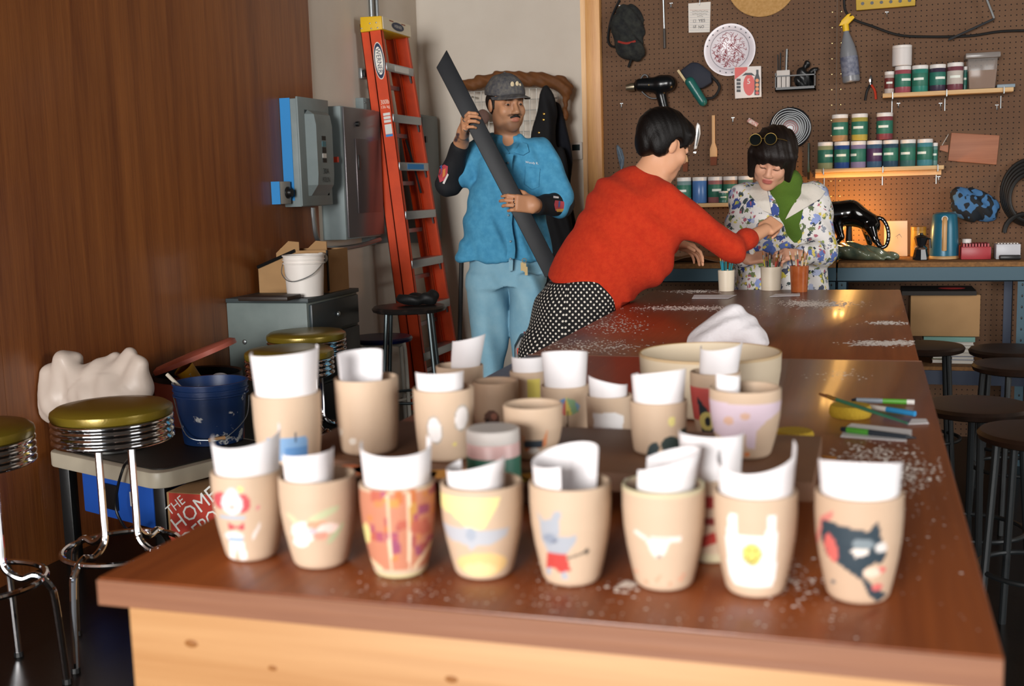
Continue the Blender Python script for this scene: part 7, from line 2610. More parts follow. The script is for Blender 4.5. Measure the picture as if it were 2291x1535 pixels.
# middle shelf: lower row and the three on top
for u, c_, nm, lb, yw in ((1847, '#a8a877', 'olive', M_gl, 0.6), (1884, '#274c8f', 'blue', M_gl, -0.1), (1921, '#9d8aa8', 'lilac', M_gl, -0.9), (1957, '#3f5f7a', 'slate blue', mat('label_purple', '#4a2a4d', 0.5), 0.5), (1993, '#2c4a5f', 'dark blue', M_gl, -0.3), (2032, '#3f6f6a', 'grey green', M_gl, -0.4), (2070, '#4a8f98', 'turquoise', M_gl, -0.5)):
    jar_at(u, 33.5, zB, 59, c_, '%s glaze jar in the lower row of the middle shelf' % nm, lb, yaw=yw)
jar_at(2092, 13, zB, 50, '#5f8a86', 'glaze jar half hidden behind the turquoise jar', M_gl2, Y=YPEG - 0.045)
ph = px(WY(1840, 300, YPEG - SD + 0.048), 59) + 0.0005
for u, c_, nm in ((1879, '#b08a5f', 'tan'), (1923, '#b9a84a', 'mustard'), (1979, '#8a4048', 'maroon')):
    jar_at(u, 35, zB + ph + 0.0006, 59, c_, '%s glaze jar stacked in the top row of the middle shelf' % nm, M_gl, yaw=-0.2)
# upper shelf
jar_at(1988, 21, zA, 48, '#c9b8ae', 'small pale jar with dark label at the left end of the upper shelf', mat('label_maroon', '#6a2a26', 0.5), lidc=M_lid)
jar_at(2018, 34.5, zA, 58, '#a8505a', 'rose glaze jar under the white tub on the upper shelf', M_gl, yaw=0.5)
jar_at(2056, 34.5, zA, 58, '#2f8a78', 'green glaze jar on the upper shelf', M_gl, yaw=-0.2)
jar_at(2095, 34.5, zA, 58, '#3d2f45', 'dark purple glaze jar on the upper shelf', M_gl2, yaw=0.4)
jar_at(2134, 34.5, zA, 60, '#7d404c', 'plum glaze jar with white paper label on the upper shelf', mat('label_paper', '#b8aea4', 0.7))
jar_at(2156, 9, zA, 52, '#2f6a5f', 'green jar tucked behind the plum jar', M_gl2, Y=YPEG - 0.045)
p_ = WY(2018, 130, YPEG - SD + 0.048)
ph = px(p_, 58)
paint_jar((p_.x, p_.y, zA + ph + 0.003), px(p_, 21), px(p_, 45), 'white plastic tub stacked on the rose jar', mat('white_tub', '#cfc8c4', 0.5), None, name='plastic_tub')
# powder container
pc = WY(2196, 160, YPEG - SD + 0.055)
k_ = px(pc)
t = thing('powder_tub', 'clear square tub half full of brown powder on the upper shelf', 'container', (pc.x, pc.y, zA))
z0_ = zA + 0.0006
M_clear = mat('clear_plastic', '#b9b3ae', 0.15, alpha=0.25)
MB().hexa([(pc.x + sx * 27 * k_, pc.y + sy * 0.05, z0_) for sx, sy in ((-1, -1), (1, -1), (1, 1), (-1, 1))], [(pc.x + sx * 31 * k_, pc.y + sy * 0.055, z0_ + 66 * k_) for sx, sy in ((-1, -1), (1, -1), (1, 1), (-1, 1))]).build('tub', M_clear, t, bevel=0.004)
MB().hexa([(pc.x + sx * 26 * k_, pc.y + sy * 0.047, z0_ + 0.002) for sx, sy in ((-1, -1), (1, -1), (1, 1), (-1, 1))], [(pc.x + sx * 28.5 * k_, pc.y + sy * 0.05, z0_ + 40 * k_) for sx, sy in ((-1, -1), (1, -1), (1, 1), (-1, 1))]).build('powder', mat('brown_powder', '#7a5436', 0.95), t)
MB().bb((pc.x - 36 * k_, pc.y - 0.064, z0_ + 66.3 * k_), (pc.x + 36 * k_, pc.y + 0.062, z0_ + 78 * k_)).build('lid', mat('clear_lid', '#8a837e', 0.25, alpha=0.75), t, bevel=0.004)
a = WY(2250, 195, YPEG - 0.09)
o = MB().bb((a.x - 0.04, YPEG - 0.11, zA + 0.001), (a.x + 0.04, YPEG - 0.04, zA + 0.017)).build('soap_box', mat('pale_blue_box', '#7d8c96', 0.5), bevel=0.003)
tag(o, 'small flat pale blue box at the right end of the upper shelf', 'box')
# left shelf jars
for u, c_, nm in ((1530, '#7f9a9a', 'grey'), (1565, '#4f7fbf', 'sky blue'), (1600, '#a86a6a', 'dusty red'), (1634, '#a8704f', 'rust'), (1668, '#6a8a7a', 'sage')):
    jar_at(u, 33, zC, 58, c_, '%s glaze jar on the left shelf' % nm, M_gl if nm != 'sky blue' else None, yaw=-0.4 if nm == 'grey' else 0.2, Y=YPEG - 0.05)
jar_at(1618, 21, zC, 26, '#3f7a70', 'tiny green glaze jar in front of the left shelf jars', M_gl, Y=YPEG - 0.108)

# ================================================================== tools and finds hung on the pegboard
def onpeg(u, v, off=0.004):
    return WY(u, v, YPEG - off)


PX = X1
# cork board disc at the top
c = onpeg(1705, -42, 0.002)
rr_ = px(c, 78)
o = MB().lathe([(0, 0), (rr_, 0), (rr_, 0.008), (rr_ * 0.99, 0.010), (0, 0.010)], c, 48, -Y1, Z1).build('cork_disc', mat('cork', '#b88f5a', 0.9, col2='#a98049', vscale=80, bump=0.2, bscale=200))
tag(o, 'round tan cork disc cut off by the top of the picture', 'disc')
# plate with red drawings
c = onpeg(1633, 112)
rr_ = px(c, 57)
t = thing('plate', 'white plate covered in red scribble drawings', 'plate', c - Z1 * rr_)
pr = [(0, 0.006), (rr_ * 0.72, 0.006), (rr_ * 0.78, 0.010), (rr_ * 0.97, 0.018), (rr_, 0.0175), (rr_ * 0.97, 0.013), (rr_ * 0.78, 0.003), (0, 0.0)]
pltm = MB().lathe(pr, c, 64, -Y1, Z1).build('plate_body', mat('plate_glaze', '#d3cbd0', 0.3), t)
MB().lathe([(rr_ * 0.74, 0.0077), (rr_ * 0.765, 0.0093)], c - Y1 * 0.0005, 48, -Y1, Z1).build('grey_band', mat('plate_band', '#8f8a93', 0.4), pltm)
q = random.Random(8)
ink_ = mat('red_ink', '#9a4a50', 0.6)
dl_ = MB()
for i in range(150):
    a_, d_ = q.random() * 6.28, math.sqrt(q.random()) * rr_ * 0.66
    x0_, z0_ = math.cos(a_) * d_, math.sin(a_) * d_
    pts = [c + X1 * x0_ + Z1 * z0_ - Y1 * 0.0068]
    for j in range(4):
        n_ = pts[-1] + X1 * q.uniform(-0.012, 0.012) + Z1 * q.uniform(-0.012, 0.012)
        if (Vector((n_.x - c.x, n_.z - c.z))).length < rr_ * 0.7:
            pts.append(n_)
    if len(pts) > 1:
        dl_.tube(pts, 0.0011, 4)
dl_.build('red_drawing', ink_, pltm)
rl_ = MB()
for i in range(22):
    a_ = 0.5 + i * 0.27
    if 0.2 < (a_ % 6.28) < 3.0 or 4.2 < (a_ % 6.28) < 5.2:
        p_ = c + (X1 * math.cos(a_) + Z1 * math.sin(a_)) * rr_ * 0.88 - Y1 * 0.0155
        rl_.box(p_, (0.007, 0.001, 0.005), (X1 * math.sin(a_) - Z1 * math.cos(a_), Y1, X1 * math.cos(a_) + Z1 * math.sin(a_)))
rl_.build('rim_lettering', mat('rim_ink', '#2d2f3a', 0.6), pltm)
# note card
c = onpeg(1565, 38, 0.003)
t = thing('note_card', 'white ruled note card with a handwritten checklist hanging on a hook', 'note', c - Z1 * 0.07)
P = [onpeg(u, v, 0.003) for u, v in ((1541, 73), (1588, 72), (1590, 4), (1540, 8))]
nc = MB().hexa(P, [p_ - Y1 * 0.0015 for p_ in P]).build('card', mat('note_paper', '#d6cfc6', 0.8), t)
for i in range(9):
    v = 22 + i * 5.6
    MB().tube([onpeg(1543, v + 0.5, 0.0047), onpeg(1587, v, 0.0047)], 0.0005, 4).build('ruled_line', mat('rule_red' if i == 0 else 'rule_blue', '#b8605a' if i == 0 else '#8d93a8', 0.8), nc)
mi_ = mat('marker_black', '#2a2624', 0.7)
for tx, u, v, hh, ww in (('YES', 1570, 46, 0.015, 0.035), ('NO', 1569, 60, 0.015, 0.028)):
    text_obj('handwriting', tx, onpeg(u, v, 0.005), X1, Z1, hh, mi_, nc, width=ww)
for v, ua, ub in ((25, 1549, 1584), (31, 1549, 1582), (36, 1560, 1573)):
    n_ = int((ub - ua) / 1.6)
    MB().tube([onpeg(ua + (ub - ua) * i / n_, v + (1.5 if i % 2 else -1.5) * (0.6 + 0.4 * math.sin(i * 2.1)), 0.005) for i in range(n_ + 1)], 0.0007, 4).build('scribble', mi_, nc)
for v, tick in ((47, 0), (60, 1)):
    p_ = onpeg(1554, v, 0.005)
    h_ = 0.006
    MB().tube([p_ + X1 * a_ * h_ + Z1 * b_ * h_ for a_, b_ in ((-1, -1), (1, -1), (1, 1), (-1, 1))], 0.0009, 4, closed=True).build('tick_box', mi_, nc)
    if tick:
        MB().tube([p_ + X1 * -0.004 + Z1 * 0.001, p_ - Z1 * 0.004, p_ + X1 * 0.007 + Z1 * 0.008], 0.001, 4).build('tick_mark', mi_, nc)
MB().tube([onpeg(1565, 12, 0.001), onpeg(1565, 10, 0.012), onpeg(1566, -2, 0.014), onpeg(1566, -8, 0.002)], 0.0016, 6).build('hook', M_hook, t)
# product card red/white
P = [onpeg(u, v, 0.026) for u, v in ((1645, 221), (1704, 217), (1703, 148), (1643, 150))]
c = sum(P, Vector()) / 4
t = thing('product_pack', 'red and white blister pack hanging below the scribbled plate', 'package', c - Z1 * 0.07)
pk = MB().hexa(P, [p_ - Y1 * 0.008 for p_ in P]).build('backing_card', mat('pack_white', '#d8d0cb', 0.5), t, bevel=0.001)
MR = mat('pack_red', '#c2352c', 0.45)


def pack_poly(name, pts, m_, d=0.0346, th=0.0008):
    Q = [onpeg(u, v, d) for u, v in pts]
    return MB().hexa(Q, [p_ - Y1 * th for p_ in Q]).build(name, m_, pk)


pack_poly('red_corner', [(1644, 178), (1672, 156), (1672, 150), (1644, 151)], MR)
pack_poly('red_disc', [(1676 + 13 * math.cos(a_), 190 + 24 * math.sin(a_)) for a_ in np.linspace(0, 6.28, 18)[:-1]], MR)
pack_poly('dark_arc', [(1660, 170), (1668, 163), (1682, 163), (1690, 170), (1680, 168), (1670, 168)], mat('pack_dark', '#2a2c30', 0.5), 0.0356)
pack_poly('bottle_shape', [(1688, 213), (1699, 213), (1700, 175), (1697, 165), (1697, 156), (1692, 156), (1692, 165), (1688, 175)], mat('pack_dark', '#2a2c30', 0.5), 0.0352)
for v in (180, 190, 199, 208):
    pack_poly('spot', [(1694 + 4 * math.cos(a_), v + 4 * math.sin(a_)) for a_ in np.linspace(0, 6.28, 10)[:-1]], mat('pack_orange', '#d98a5a', 0.5) if v < 205 else MR, 0.036)
for v in (176, 184, 192, 200):
    pack_poly('icon', [(1648, v + 6), (1657, v + 6), (1657, v), (1648, v)], mat('pack_dark', '#2a2c30', 0.5), 0.035)
text_obj('numeral', '5', onpeg(1675, 182, 0.0358), X1, Z1, 0.026, M_white, pk)
# utility knife, wooden glue brush, small brush by the face, grey feather
t = thing('utility_knife', 'white and black utility knife hanging on the pegboard', 'knife', onpeg(1560, 346))
MB().prism([(0, 0), (0.016, 0.004), (0.036, 0.08), (0.034, 0.125), (0.020, 0.14), (0.012, 0.12), (0.008, 0.06)], onpeg(1553, 335, 0.008), X1, Z1, -Y1 * 0.018).build('handle', mat('knife_white', '#cfccc8', 0.35, 0.3), t, bevel=0.003)
MB().prism([(0.009, 0.02), (0.016, 0.02), (0.028, 0.08), (0.024, 0.115), (0.018, 0.08)], onpeg(1553, 335, 0.0268), X1, Z1, -Y1 * 0.003).build('grip', M_blackp, t)
MB().prism([(0, 0), (0.014, -0.004), (0.017, 0.006), (0.003, 0.006)], onpeg(1551, 342, 0.014), X1, Z1, -Y1 * 0.004).build('blade', M_steelp, t)


def hung_brush(label, u, v0, v1, wtop, wbot, bris, hm, bm):
    a, b = onpeg(u, v0, 0.01), onpeg(u + 1, v1, 0.01)
    t = thing('glue_brush', label, 'brush', b)
    L_ = (a - b).length
    k_ = px(a)
    MB().prism([(-wtop * k_, L_), (wtop * k_, L_), (wtop * k_, L_ * 0.45), (wbot * k_, L_ * 0.33), (wbot * k_, L_ * bris), (-wbot * k_, L_ * bris), (-wbot * k_, L_ * 0.33), (-wtop * k_, L_ * 0.45)], b, X1, Z1, -Y1 * 0.012).build('handle', hm, t, bevel=0.002)
    MB().prism([(-wbot * 0.95 * k_, L_ * bris - 0.0005), (wbot * 0.95 * k_, L_ * bris - 0.0005), (wbot * 0.8 * k_, 0), (-wbot * 0.85 * k_, 0)], b - Y1 * 0.001, X1, Z1, -Y1 * 0.010).build('bristles', bm, t)


M_pw = mat('pale_wood', '#c79a6a', 0.6)
M_bris = mat('rust_bristle', '#6d3a24', 0.9)
hung_brush('long wooden brush with rust bristles hanging beside the knife', 1596, 258, 370, 3.5, 8, 0.17, M_pw, M_bris)
hung_brush('wooden brush half hidden by the face of the woman in red', 1533, 300, 384, 3, 6, 0.25, M_pw, M_bris)
hung_brush('thin green-handled brush beside the bob of the woman in flowers', 1808, 320, 402, 2.2, 3, 0.2, mat('green_handle', '#22382c', 0.4), mat('dark_bristle', '#17120e', 0.9))
fe = thing('feather', 'dark blue-grey feather pinned near the oak post', 'feather', onpeg(1388, 385))
MB().prism([(0.0, 0.0), (0.014, 0.03), (0.018, 0.07), (0.006, 0.115), (-0.016, 0.14), (-0.024, 0.138), (-0.022, 0.10), (-0.012, 0.05)], onpeg(1390, 383, 0.004), X1, Z1, -Y1 * 0.002).build('vane', mat('feather_blue', '#2c3a48', 0.6, col2='#4a5a68', vscale=30), fe)
MB().tube([onpeg(1389, 386, 0.007), onpeg(1392, 358, 0.008), onpeg(1382, 328, 0.007)], 0.0012, 5).build('shaft', mat('feather_shaft', '#8a98a4', 0.5), fe)
# cap hanging at the left
t = thing('hanging_cap', 'dark camouflage cap with red trim hanging near the oak post', 'cap', onpeg(1405, 150))
hc = SDF()
cK = px(onpeg(1405, 75))
hc.ell(onpeg(1405, 62, 0.02), (38 * cK, 0.055, 52 * cK), VAX, 0).cap(onpeg(1400, 108, 0.04), onpeg(1420, 112, 0.04), 24 * cK, 24 * cK, 0.03)
hc.disp(multi_wob([(0.004, 50, 40, 46), (0.003, 110, 80, 90, 1)])).plane((0, YPEG - 0.003, 0), (0, 1, 0))
v_, f_ = hc.mesh(0.005)
hcp = np_obj('crown', v_, f_, mat('camo_black', '#17181a', 0.95, col2='#2c2e2a', vscale=30, bump=0.3, bscale=150), t)
MB().tube(smooth_path([onpeg(1383, 93, 0.085), onpeg(1402, 97, 0.09), onpeg(1422, 92, 0.085)], 5), 0.006, 6).build('red_trim', mat('red_trim', '#8f2a20', 0.7), hcp)
MB().tube(smooth_path([onpeg(1386, 0, 0.01), onpeg(1368, 40, 0.02), onpeg(1360, 85, 0.02), onpeg(1366, 102, 0.03), onpeg(1378, 104, 0.05)], 6), 0.006, 6).build('strap', mat('black_strap', '#0f0f10', 0.8), t)
MB().tube(smooth_path([onpeg(1418, 112, 0.07), onpeg(1413, 130, 0.05), onpeg(1406, 150, 0.03)], 5), 0.007, 6).build('strap', mat('black_strap', '#0f0f10', 0.8), t)
# long rod (mahl stick / sander) with blue head
t = thing('scraper', 'long metal rod with blue head hanging at the top of the pegboard', 'tool', onpeg(1486, 108))
MB().cyl(onpeg(1484, 0, 0.012), onpeg(1486, 64, 0.012), 0.0045, seg=10).build('rod', M_steelp, t)
MB().cyl(onpeg(1486, 65, 0.012), onpeg(1487, 108, 0.012), 0.007, seg=10).build('grip', mat('rod_grip', '#39322c', 0.5), t)
a = onpeg(1497, -6, 0.004)
MB().bb((a.x - 0.05, YPEG - 0.03, a.z - 0.01), (a.x + 0.05, YPEG - 0.004, a.z + 0.05)).build('head', mat('navy_head', '#1d2c52', 0.5), t, bevel=0.004)
# heat gun
t = thing('heat_gun', 'black heat gun with metal nozzle hanging on the pegboard', 'heat gun', onpeg(1483, 250))
hg = SDF()
cK = px(onpeg(1450, 200))
hg.cap(onpeg(1432, 190, 0.05), onpeg(1480, 190, 0.05), 14 * cK, 19 * cK, 0.0).cap(onpeg(1480, 188, 0.05), onpeg(1493, 187, 0.05), 20 * cK, 19 * cK, 0.01)
hg.cap(onpeg(1476, 200, 0.05), onpeg(1487, 246, 0.045), 12 * cK, 10 * cK, 0.012)
v_, f_ = hg.mesh(0.004)
hgo = np_obj('housing', v_, f_, mat('black_gloss', '#0e1012', 0.25), t)
MB().lathe([(0, 0), (9 * cK, 0), (9 * cK, 0.02), (7 * cK, 0.045), (6 * cK, 0.045), (6 * cK, 0.01), (0, 0.01)], onpeg(1420, 194, 0.05), 20, (onpeg(1400, 196, 0.05) - onpeg(1425, 193, 0.05)).normalized()).build('nozzle', mat('nozzle_metal', '#9a8f7a', 0.35, 0.9), t)
MB().tube(smooth_path([onpeg(1434, 176, 0.05), onpeg(1440, 168, 0.05), onpeg(1448, 170, 0.05), onpeg(1450, 182, 0.05)], 5), 0.005, 6).build('hanging_loop', M_blackp, t)
MB().tube(smooth_path([onpeg(1436, 205, 0.05), onpeg(1452, 218, 0.05), onpeg(1468, 220, 0.05), onpeg(1476, 214, 0.05)], 5), 0.004, 6).build('trigger_guard', M_blackp, t)
for u in (1452, 1460):
    MB().ball(onpeg(u, 190, 0.05 + 15.5 * cK), 0.004, (1, 0.6, 1), 8, 5).build('stud', M_yel, hgo)
MB().box(onpeg(1469, 188, 0.05 + 16.5 * cK), (0.022, 0.004, 0.006)).build('yellow_mark', M_yel, hgo)
# dark block with teal handle and pale edge
t = thing('dust_brush', 'dark navy block with teal handle and pale edge hanging below the note', 'tool', onpeg(1570, 240))
ax_ = (onpeg(1582, 236) - onpeg(1528, 158)).normalized()
ay_ = Vector((-ax_.z, 0, ax_.x))
ay_ = ay_ if ay_.z > 0 else -ay_
o_ = onpeg(1525, 160, 0.006)
cK = px(o_)
bd_ = MB().prism([(0, 0), (48 * cK, -2 * cK), (62 * cK, 18 * cK), (64 * cK, 42 * cK), (44 * cK, 52 * cK), (10 * cK, 42 * cK), (0, 30 * cK)], o_ , ax_, ay_, -Y1 * 0.06).build('navy_body', mat('navy_fabric', '#171c2b', 0.7), t, bevel=0.01)
MB().prism([(-4 * cK, -6 * cK), (36 * cK, -6 * cK), (36 * cK, -0.5 * cK), (-4 * cK, -0.5 * cK)], o_ - Y1 * 0.005, ax_, ay_, -Y1 * 0.05).build('pale_edge', mat('cream_rubber', '#c9b389', 0.7), t, bevel=0.002)
hs = SDF()
hs.cap(o_ + ax_ * (34 * cK) + ay_ * (4 * cK) - Y1 * 0.06, o_ + ax_ * (86 * cK) + ay_ * (2 * cK) - Y1 * 0.05, 11 * cK, 10 * cK, 0)
v_, f_ = hs.mesh(0.004)
np_obj('teal_handle', v_, f_, mat('teal_plastic', '#1f5c56', 0.3), t)
MB().tube(smooth_path([o_ + ax_ * (50 * cK) + ay_ * (48 * cK) - Y1 * 0.04, o_ + ax_ * (80 * cK) + ay_ * (50 * cK) - Y1 * 0.045, o_ + ax_ * (92 * cK) + ay_ * (28 * cK) - Y1 * 0.045, o_ + ax_ * (84 * cK) + ay_ * (12 * cK) - Y1 * 0.04], 6), 0.007, 6).build('strap', mat('black_strap', '#0f0f10', 0.8), t)
# black wire basket with tools
P0, P1_ = onpeg(1737, 207, 0.0), onpeg(1826, 168, 0.0)
t = thing('wire_basket', 'black basket with white block, ruler and odd tools on the pegboard', 'basket', ((P0.x + P1_.x) / 2, YPEG - 0.05, P0.z))
bk_ = MB()
bk_.bb((P0.x, YPEG - 0.09, P0.z), (P1_.x, YPEG - 0.001, P0.z + 0.006)).bb((P0.x, YPEG - 0.09, P0.z), (P1_.x, YPEG - 0.085, P0.z + 0.018)).bb((P0.x, YPEG - 0.09, P0.z), (P0.x + 0.004, YPEG - 0.001, P0.z + 0.09)).bb((P1_.x - 0.004, YPEG - 0.09, P0.z), (P1_.x, YPEG - 0.001, P0.z + 0.09))
bk_.bb((P0.x, YPEG - 0.09, P1_.z - 0.006), (P1_.x, YPEG - 0.086, P1_.z))
bk_.build('basket', M_blackp, t)
for i in range(9):
    x = P0.x + 0.008 + (P1_.x - P0.x - 0.016) * i / 8
    MB().cyl((x, YPEG - 0.088, P0.z + 0.018), (x, YPEG - 0.088, P1_.z), 0.0016, seg=5).build('wire', M_blackp, t)
a, b = WY(1737, 205, YPEG - 0.08), WY(1767, 156, YPEG - 0.08)
o = MB().bb((P0.x + 0.006, YPEG - 0.08, P0.z + 0.0065), (P0.x + 0.006 + (b.x - a.x), YPEG - 0.05, b.z)).build('white_block', mat('white_block', '#c2bab3', 0.6), bevel=0.003)
tag(o, 'white block standing in the left end of the black basket', 'block')
for u0, u1, v, lab, m_ in ((1757, 1760, 110, 'bright metal ruler standing in the black basket', M_steelp), (1744, 1746, 118, 'thin dark rod standing in the black basket, right of the two', mat('dark_steel', '#3a4246', 0.4, 0.7)), (1740, 1740, 122, 'thin dark rod standing in the black basket, left of the two', mat('dark_steel', '#3a4246', 0.4, 0.7))):
    a, b = WY(u0, 196, YPEG - 0.035), WY(u1, v, YPEG - 0.02)
    a.z = P0.z + 0.008
    a.x = max(a.x, P0.x + 0.012)
    o = MB().cyl(a, b, 0.006 if m_ is M_steelp else 0.0025, seg=8).build('ruler' if m_ is M_steelp else 'metal_rod', m_)
    tag(o, lab, 'ruler' if m_ is M_steelp else 'rod')
tl = SDF()
tl.ell(WY(1800, 180, YPEG - 0.042), (0.05, 0.024, 0.045), VAX, 0).cap(WY(1790, 165, YPEG - 0.045), WY(1806, 142, YPEG - 0.04), 0.02, 0.012, 0.02).cap(WY(1810, 165, YPEG - 0.045), WY(1830, 152, YPEG - 0.04), 0.014, 0.008, 0.02)
tl.disp(multi_wob([(0.005, 90, 60, 80)])).plane((0, 0, P0.z + 0.0068), (0, 0, -1))
v_, f_ = tl.mesh(0.004)
o = np_obj('hand_tool', v_, f_, M_blackp, None, origin=(P1_.x - 0.05, YPEG - 0.045, P0.z + 0.007))
tag(o, 'bulky black hand tool filling the right side of the basket', 'tool')
# small patterned pouch behind the bob hair
o = MB().prism([(-0.03, 0.012), (0.02, -0.018), (0.032, 0.0), (-0.018, 0.032)], onpeg(1684, 277, 0.004), X1, Z1, -Y1 * 0.012).build('match_pack', mat('red_white_pack', '#a8625a', 0.5, col2='#c9c0b8', vscale=120), bevel=0.003)
tag(o, 'small red and white packet pinned left of the swirl plate', 'packet')
# black and white swirl plate
c = onpeg(1768, 287)
rr_ = px(c, 46)
t = thing('swirl_plate', 'black plate with white spiral and red centre behind the woman in flowers', 'plate', c - Z1 * rr_)
pl2 = MB().lathe([(0, 0.008), (rr_ * 0.6, 0.009), (rr_ * 0.95, 0.02), (rr_, 0.018), (rr_ * 0.95, 0.013), (rr_ * 0.5, 0.002), (0, 0)], c, 48, -Y1, Z1).build('plate_body', mat('black_ceramic', '#14171b', 0.25), t)
q = random.Random(2)
for i in range(9):
    r_ = rr_ * (0.16 + 0.095 * i)
    y_ = 0.0095 if r_ < rr_ * 0.6 else 0.0095 + (r_ / rr_ - 0.6) / 0.35 * 0.0115
    m_ = mat('red_swirl', '#a8605e', 0.5) if i < 3 else mat('white_swirl', '#c9ced2', 0.4)
    MB().tube([c + (X1 * math.cos(a_) + Z1 * math.sin(a_)) * (r_ * (1 + 0.03 * math.sin(3 * a_ + i))) - Y1 * y_ for a_ in np.linspace(0, 6.2832, 41)[:-1]], 0.0019, 5, closed=True).build('swirl_ring', m_, pl2)
# spray bottle
t = thing('spray_bottle', 'clear spray bottle with yellow trigger head hanging on the seam', 'bottle', onpeg(1905, 186, 0.04))
cK = px(onpeg(1900, 120))
ba, bt = onpeg(1905, 184, 0.045), onpeg(1893, 70, 0.045)
bax = (bt - ba).normalized()
Lb = (bt - ba).length
MB().lathe([(0, 0), (17 * cK, 0.0), (19 * cK, 0.006), (18.5 * cK, Lb * 0.55), (15 * cK, Lb * 0.72), (7 * cK, Lb * 0.95), (6 * cK, Lb), (0, Lb)], ba, 28, bax).build('bottle', mat('cloudy_plastic', '#8f9196', 0.3, trans=0.35), t)
MB().lathe([(19.3 * cK, Lb * 0.12), (19.3 * cK, Lb * 0.5)], ba, 28, bax).build('printed_label', mat('bottle_print', '#4f5468', 0.5, col2='#7d808c', vscale=40), t)
MB().lathe([(0, Lb), (7 * cK, Lb), (7 * cK, Lb + 16 * cK), (0, Lb + 16 * cK)], ba, 16, bax).build('neck', M_yel, t)
hx_ = X1
hb = bt + bax * (16 * cK)
MB().prism([(-14 * cK, -4 * cK), (6 * cK, -2 * cK), (20 * cK, 12 * cK), (16 * cK, 17 * cK), (8 * cK, 15 * cK), (12 * cK, 22 * cK), (4 * cK, 20 * cK), (-8 * cK, 8 * cK)], hb + Y1 * 0.012, X1, Z1, -Y1 * 0.024).build('trigger_head', M_yel, t, bevel=0.003)
# pliers
c = onpeg(1948, 190, 0.01)
t = thing('pliers', 'small pliers with one red and one black grip right of the spray bottle', 'pliers', onpeg(1948, 225, 0.01))
MB().prism([(-0.006, 0), (0.006, 0), (0.009, 0.025), (0.002, 0.048), (-0.002, 0.048), (-0.009, 0.025)], c, X1, Z1, -Y1 * 0.01).build('jaws', M_chrome, t, bevel=0.001)
MB().tube(smooth_path([c - X1 * 0.003 - Y1 * 0.004, c - X1 * 0.018 - Z1 * 0.03 - Y1 * 0.004, c - X1 * 0.026 - Z1 * 0.075 - Y1 * 0.004], 5), 0.006, 8).build('black_grip', M_blackp, t)
MB().tube(smooth_path([c + X1 * 0.003 - Y1 * 0.004, c + X1 * 0.020 - Z1 * 0.03 - Y1 * 0.004, c + X1 * 0.026 - Z1 * 0.072 - Y1 * 0.004], 5), 0.006, 8).build('red_grip', M_red, t)
# yellow strip with holes, cables, bent lamp arm
P = [onpeg(u, v, 0.01) for u, v in ((1916, 25), (2047, 14), (2050, -40), (1914, -30))]
t = thing('yellow_strip', 'yellow strip with a row of holes at the top of the pegboard', 'strip', P[0])
ys = MB().hexa(P, [p_ - Y1 * 0.03 for p_ in P]).build('strip', mat('yellow_strip', '#b5932a', 0.6), t, bevel=0.002)
for i in range(6):
    MB().lathe([(0, 0), (0.008, 0), (0.008, 0.0015), (0, 0.0015)], onpeg(1930 + 21 * i, 8 - 1.4 * i, 0.0405), 12, -Y1).build('hole', M_blackp, ys)
cb_ = MB().tube(smooth_path([onpeg(1889, -20, 0.02), onpeg(1890, 20, 0.02), onpeg(1908, 42, 0.025), onpeg(1950, 58, 0.02), onpeg(2010, 78, 0.02), onpeg(2080, 82, 0.02), onpeg(2170, 80, 0.02), onpeg(2240, 70, 0.02), onpeg(2320, 68, 0.02)], 6), 0.006, 8).build('cable', mat('black_cable', '#0d0c0b', 0.6))
tag(cb_, 'black cable sagging across the upper right of the pegboard', 'cable')
t = thing('bent_rod', 'bent metal rod hanging at the upper right of the pegboard', 'rod', onpeg(2122, 90, 0.03))
MB().cyl(onpeg(2122, 89, 0.05), onpeg(2224, 42, 0.05), 0.0055, seg=8).build('lower_arm', mat('dull_rod', '#4d4f52', 0.4, 0.7), t)
MB().cyl(onpeg(2224, 41, 0.05), onpeg(2205, -8, 0.05), 0.0055, seg=8).build('upper_arm', M_steelp, t)
# cutting board
t = thing('cutting_board', 'reddish wooden paddle board hanging sideways right of the jars', 'board', onpeg(2175, 368))
MB().prism([(u_, v_) for u_, v_ in ((0, 0), (0, 0))], (0, 0, 0), X1, Z1, Y1) if False else None
P = [onpeg(u, v, 0.004) for u, v in ((2120, 360), (2229, 369), (2236, 303), (2128, 297))]
MB().hexa(P, [p_ - Y1 * 0.018 for p_ in P]).build('blade', wood_mat('red_beech', '#8a5338', '#a3694a', 'X', 2.0, 0.6), t, bevel=0.004)
P = [onpeg(u, v, 0.006) for u, v in ((2101, 336), (2121, 342), (2122, 324), (2103, 326))]
MB().hexa(P, [p_ - Y1 * 0.014 for p_ in P]).build('handle', MATS['red_beech'], t, bevel=0.003)
MB().tube(smooth_path([onpeg(2106, 328, 0.012), onpeg(2113, 316, 0.015), onpeg(2120, 304, 0.015), onpeg(2122, 300, 0.004)], 4), 0.0015, 5).build('hanging_cord', mat('cord', '#c9c2b8', 0.8), t)
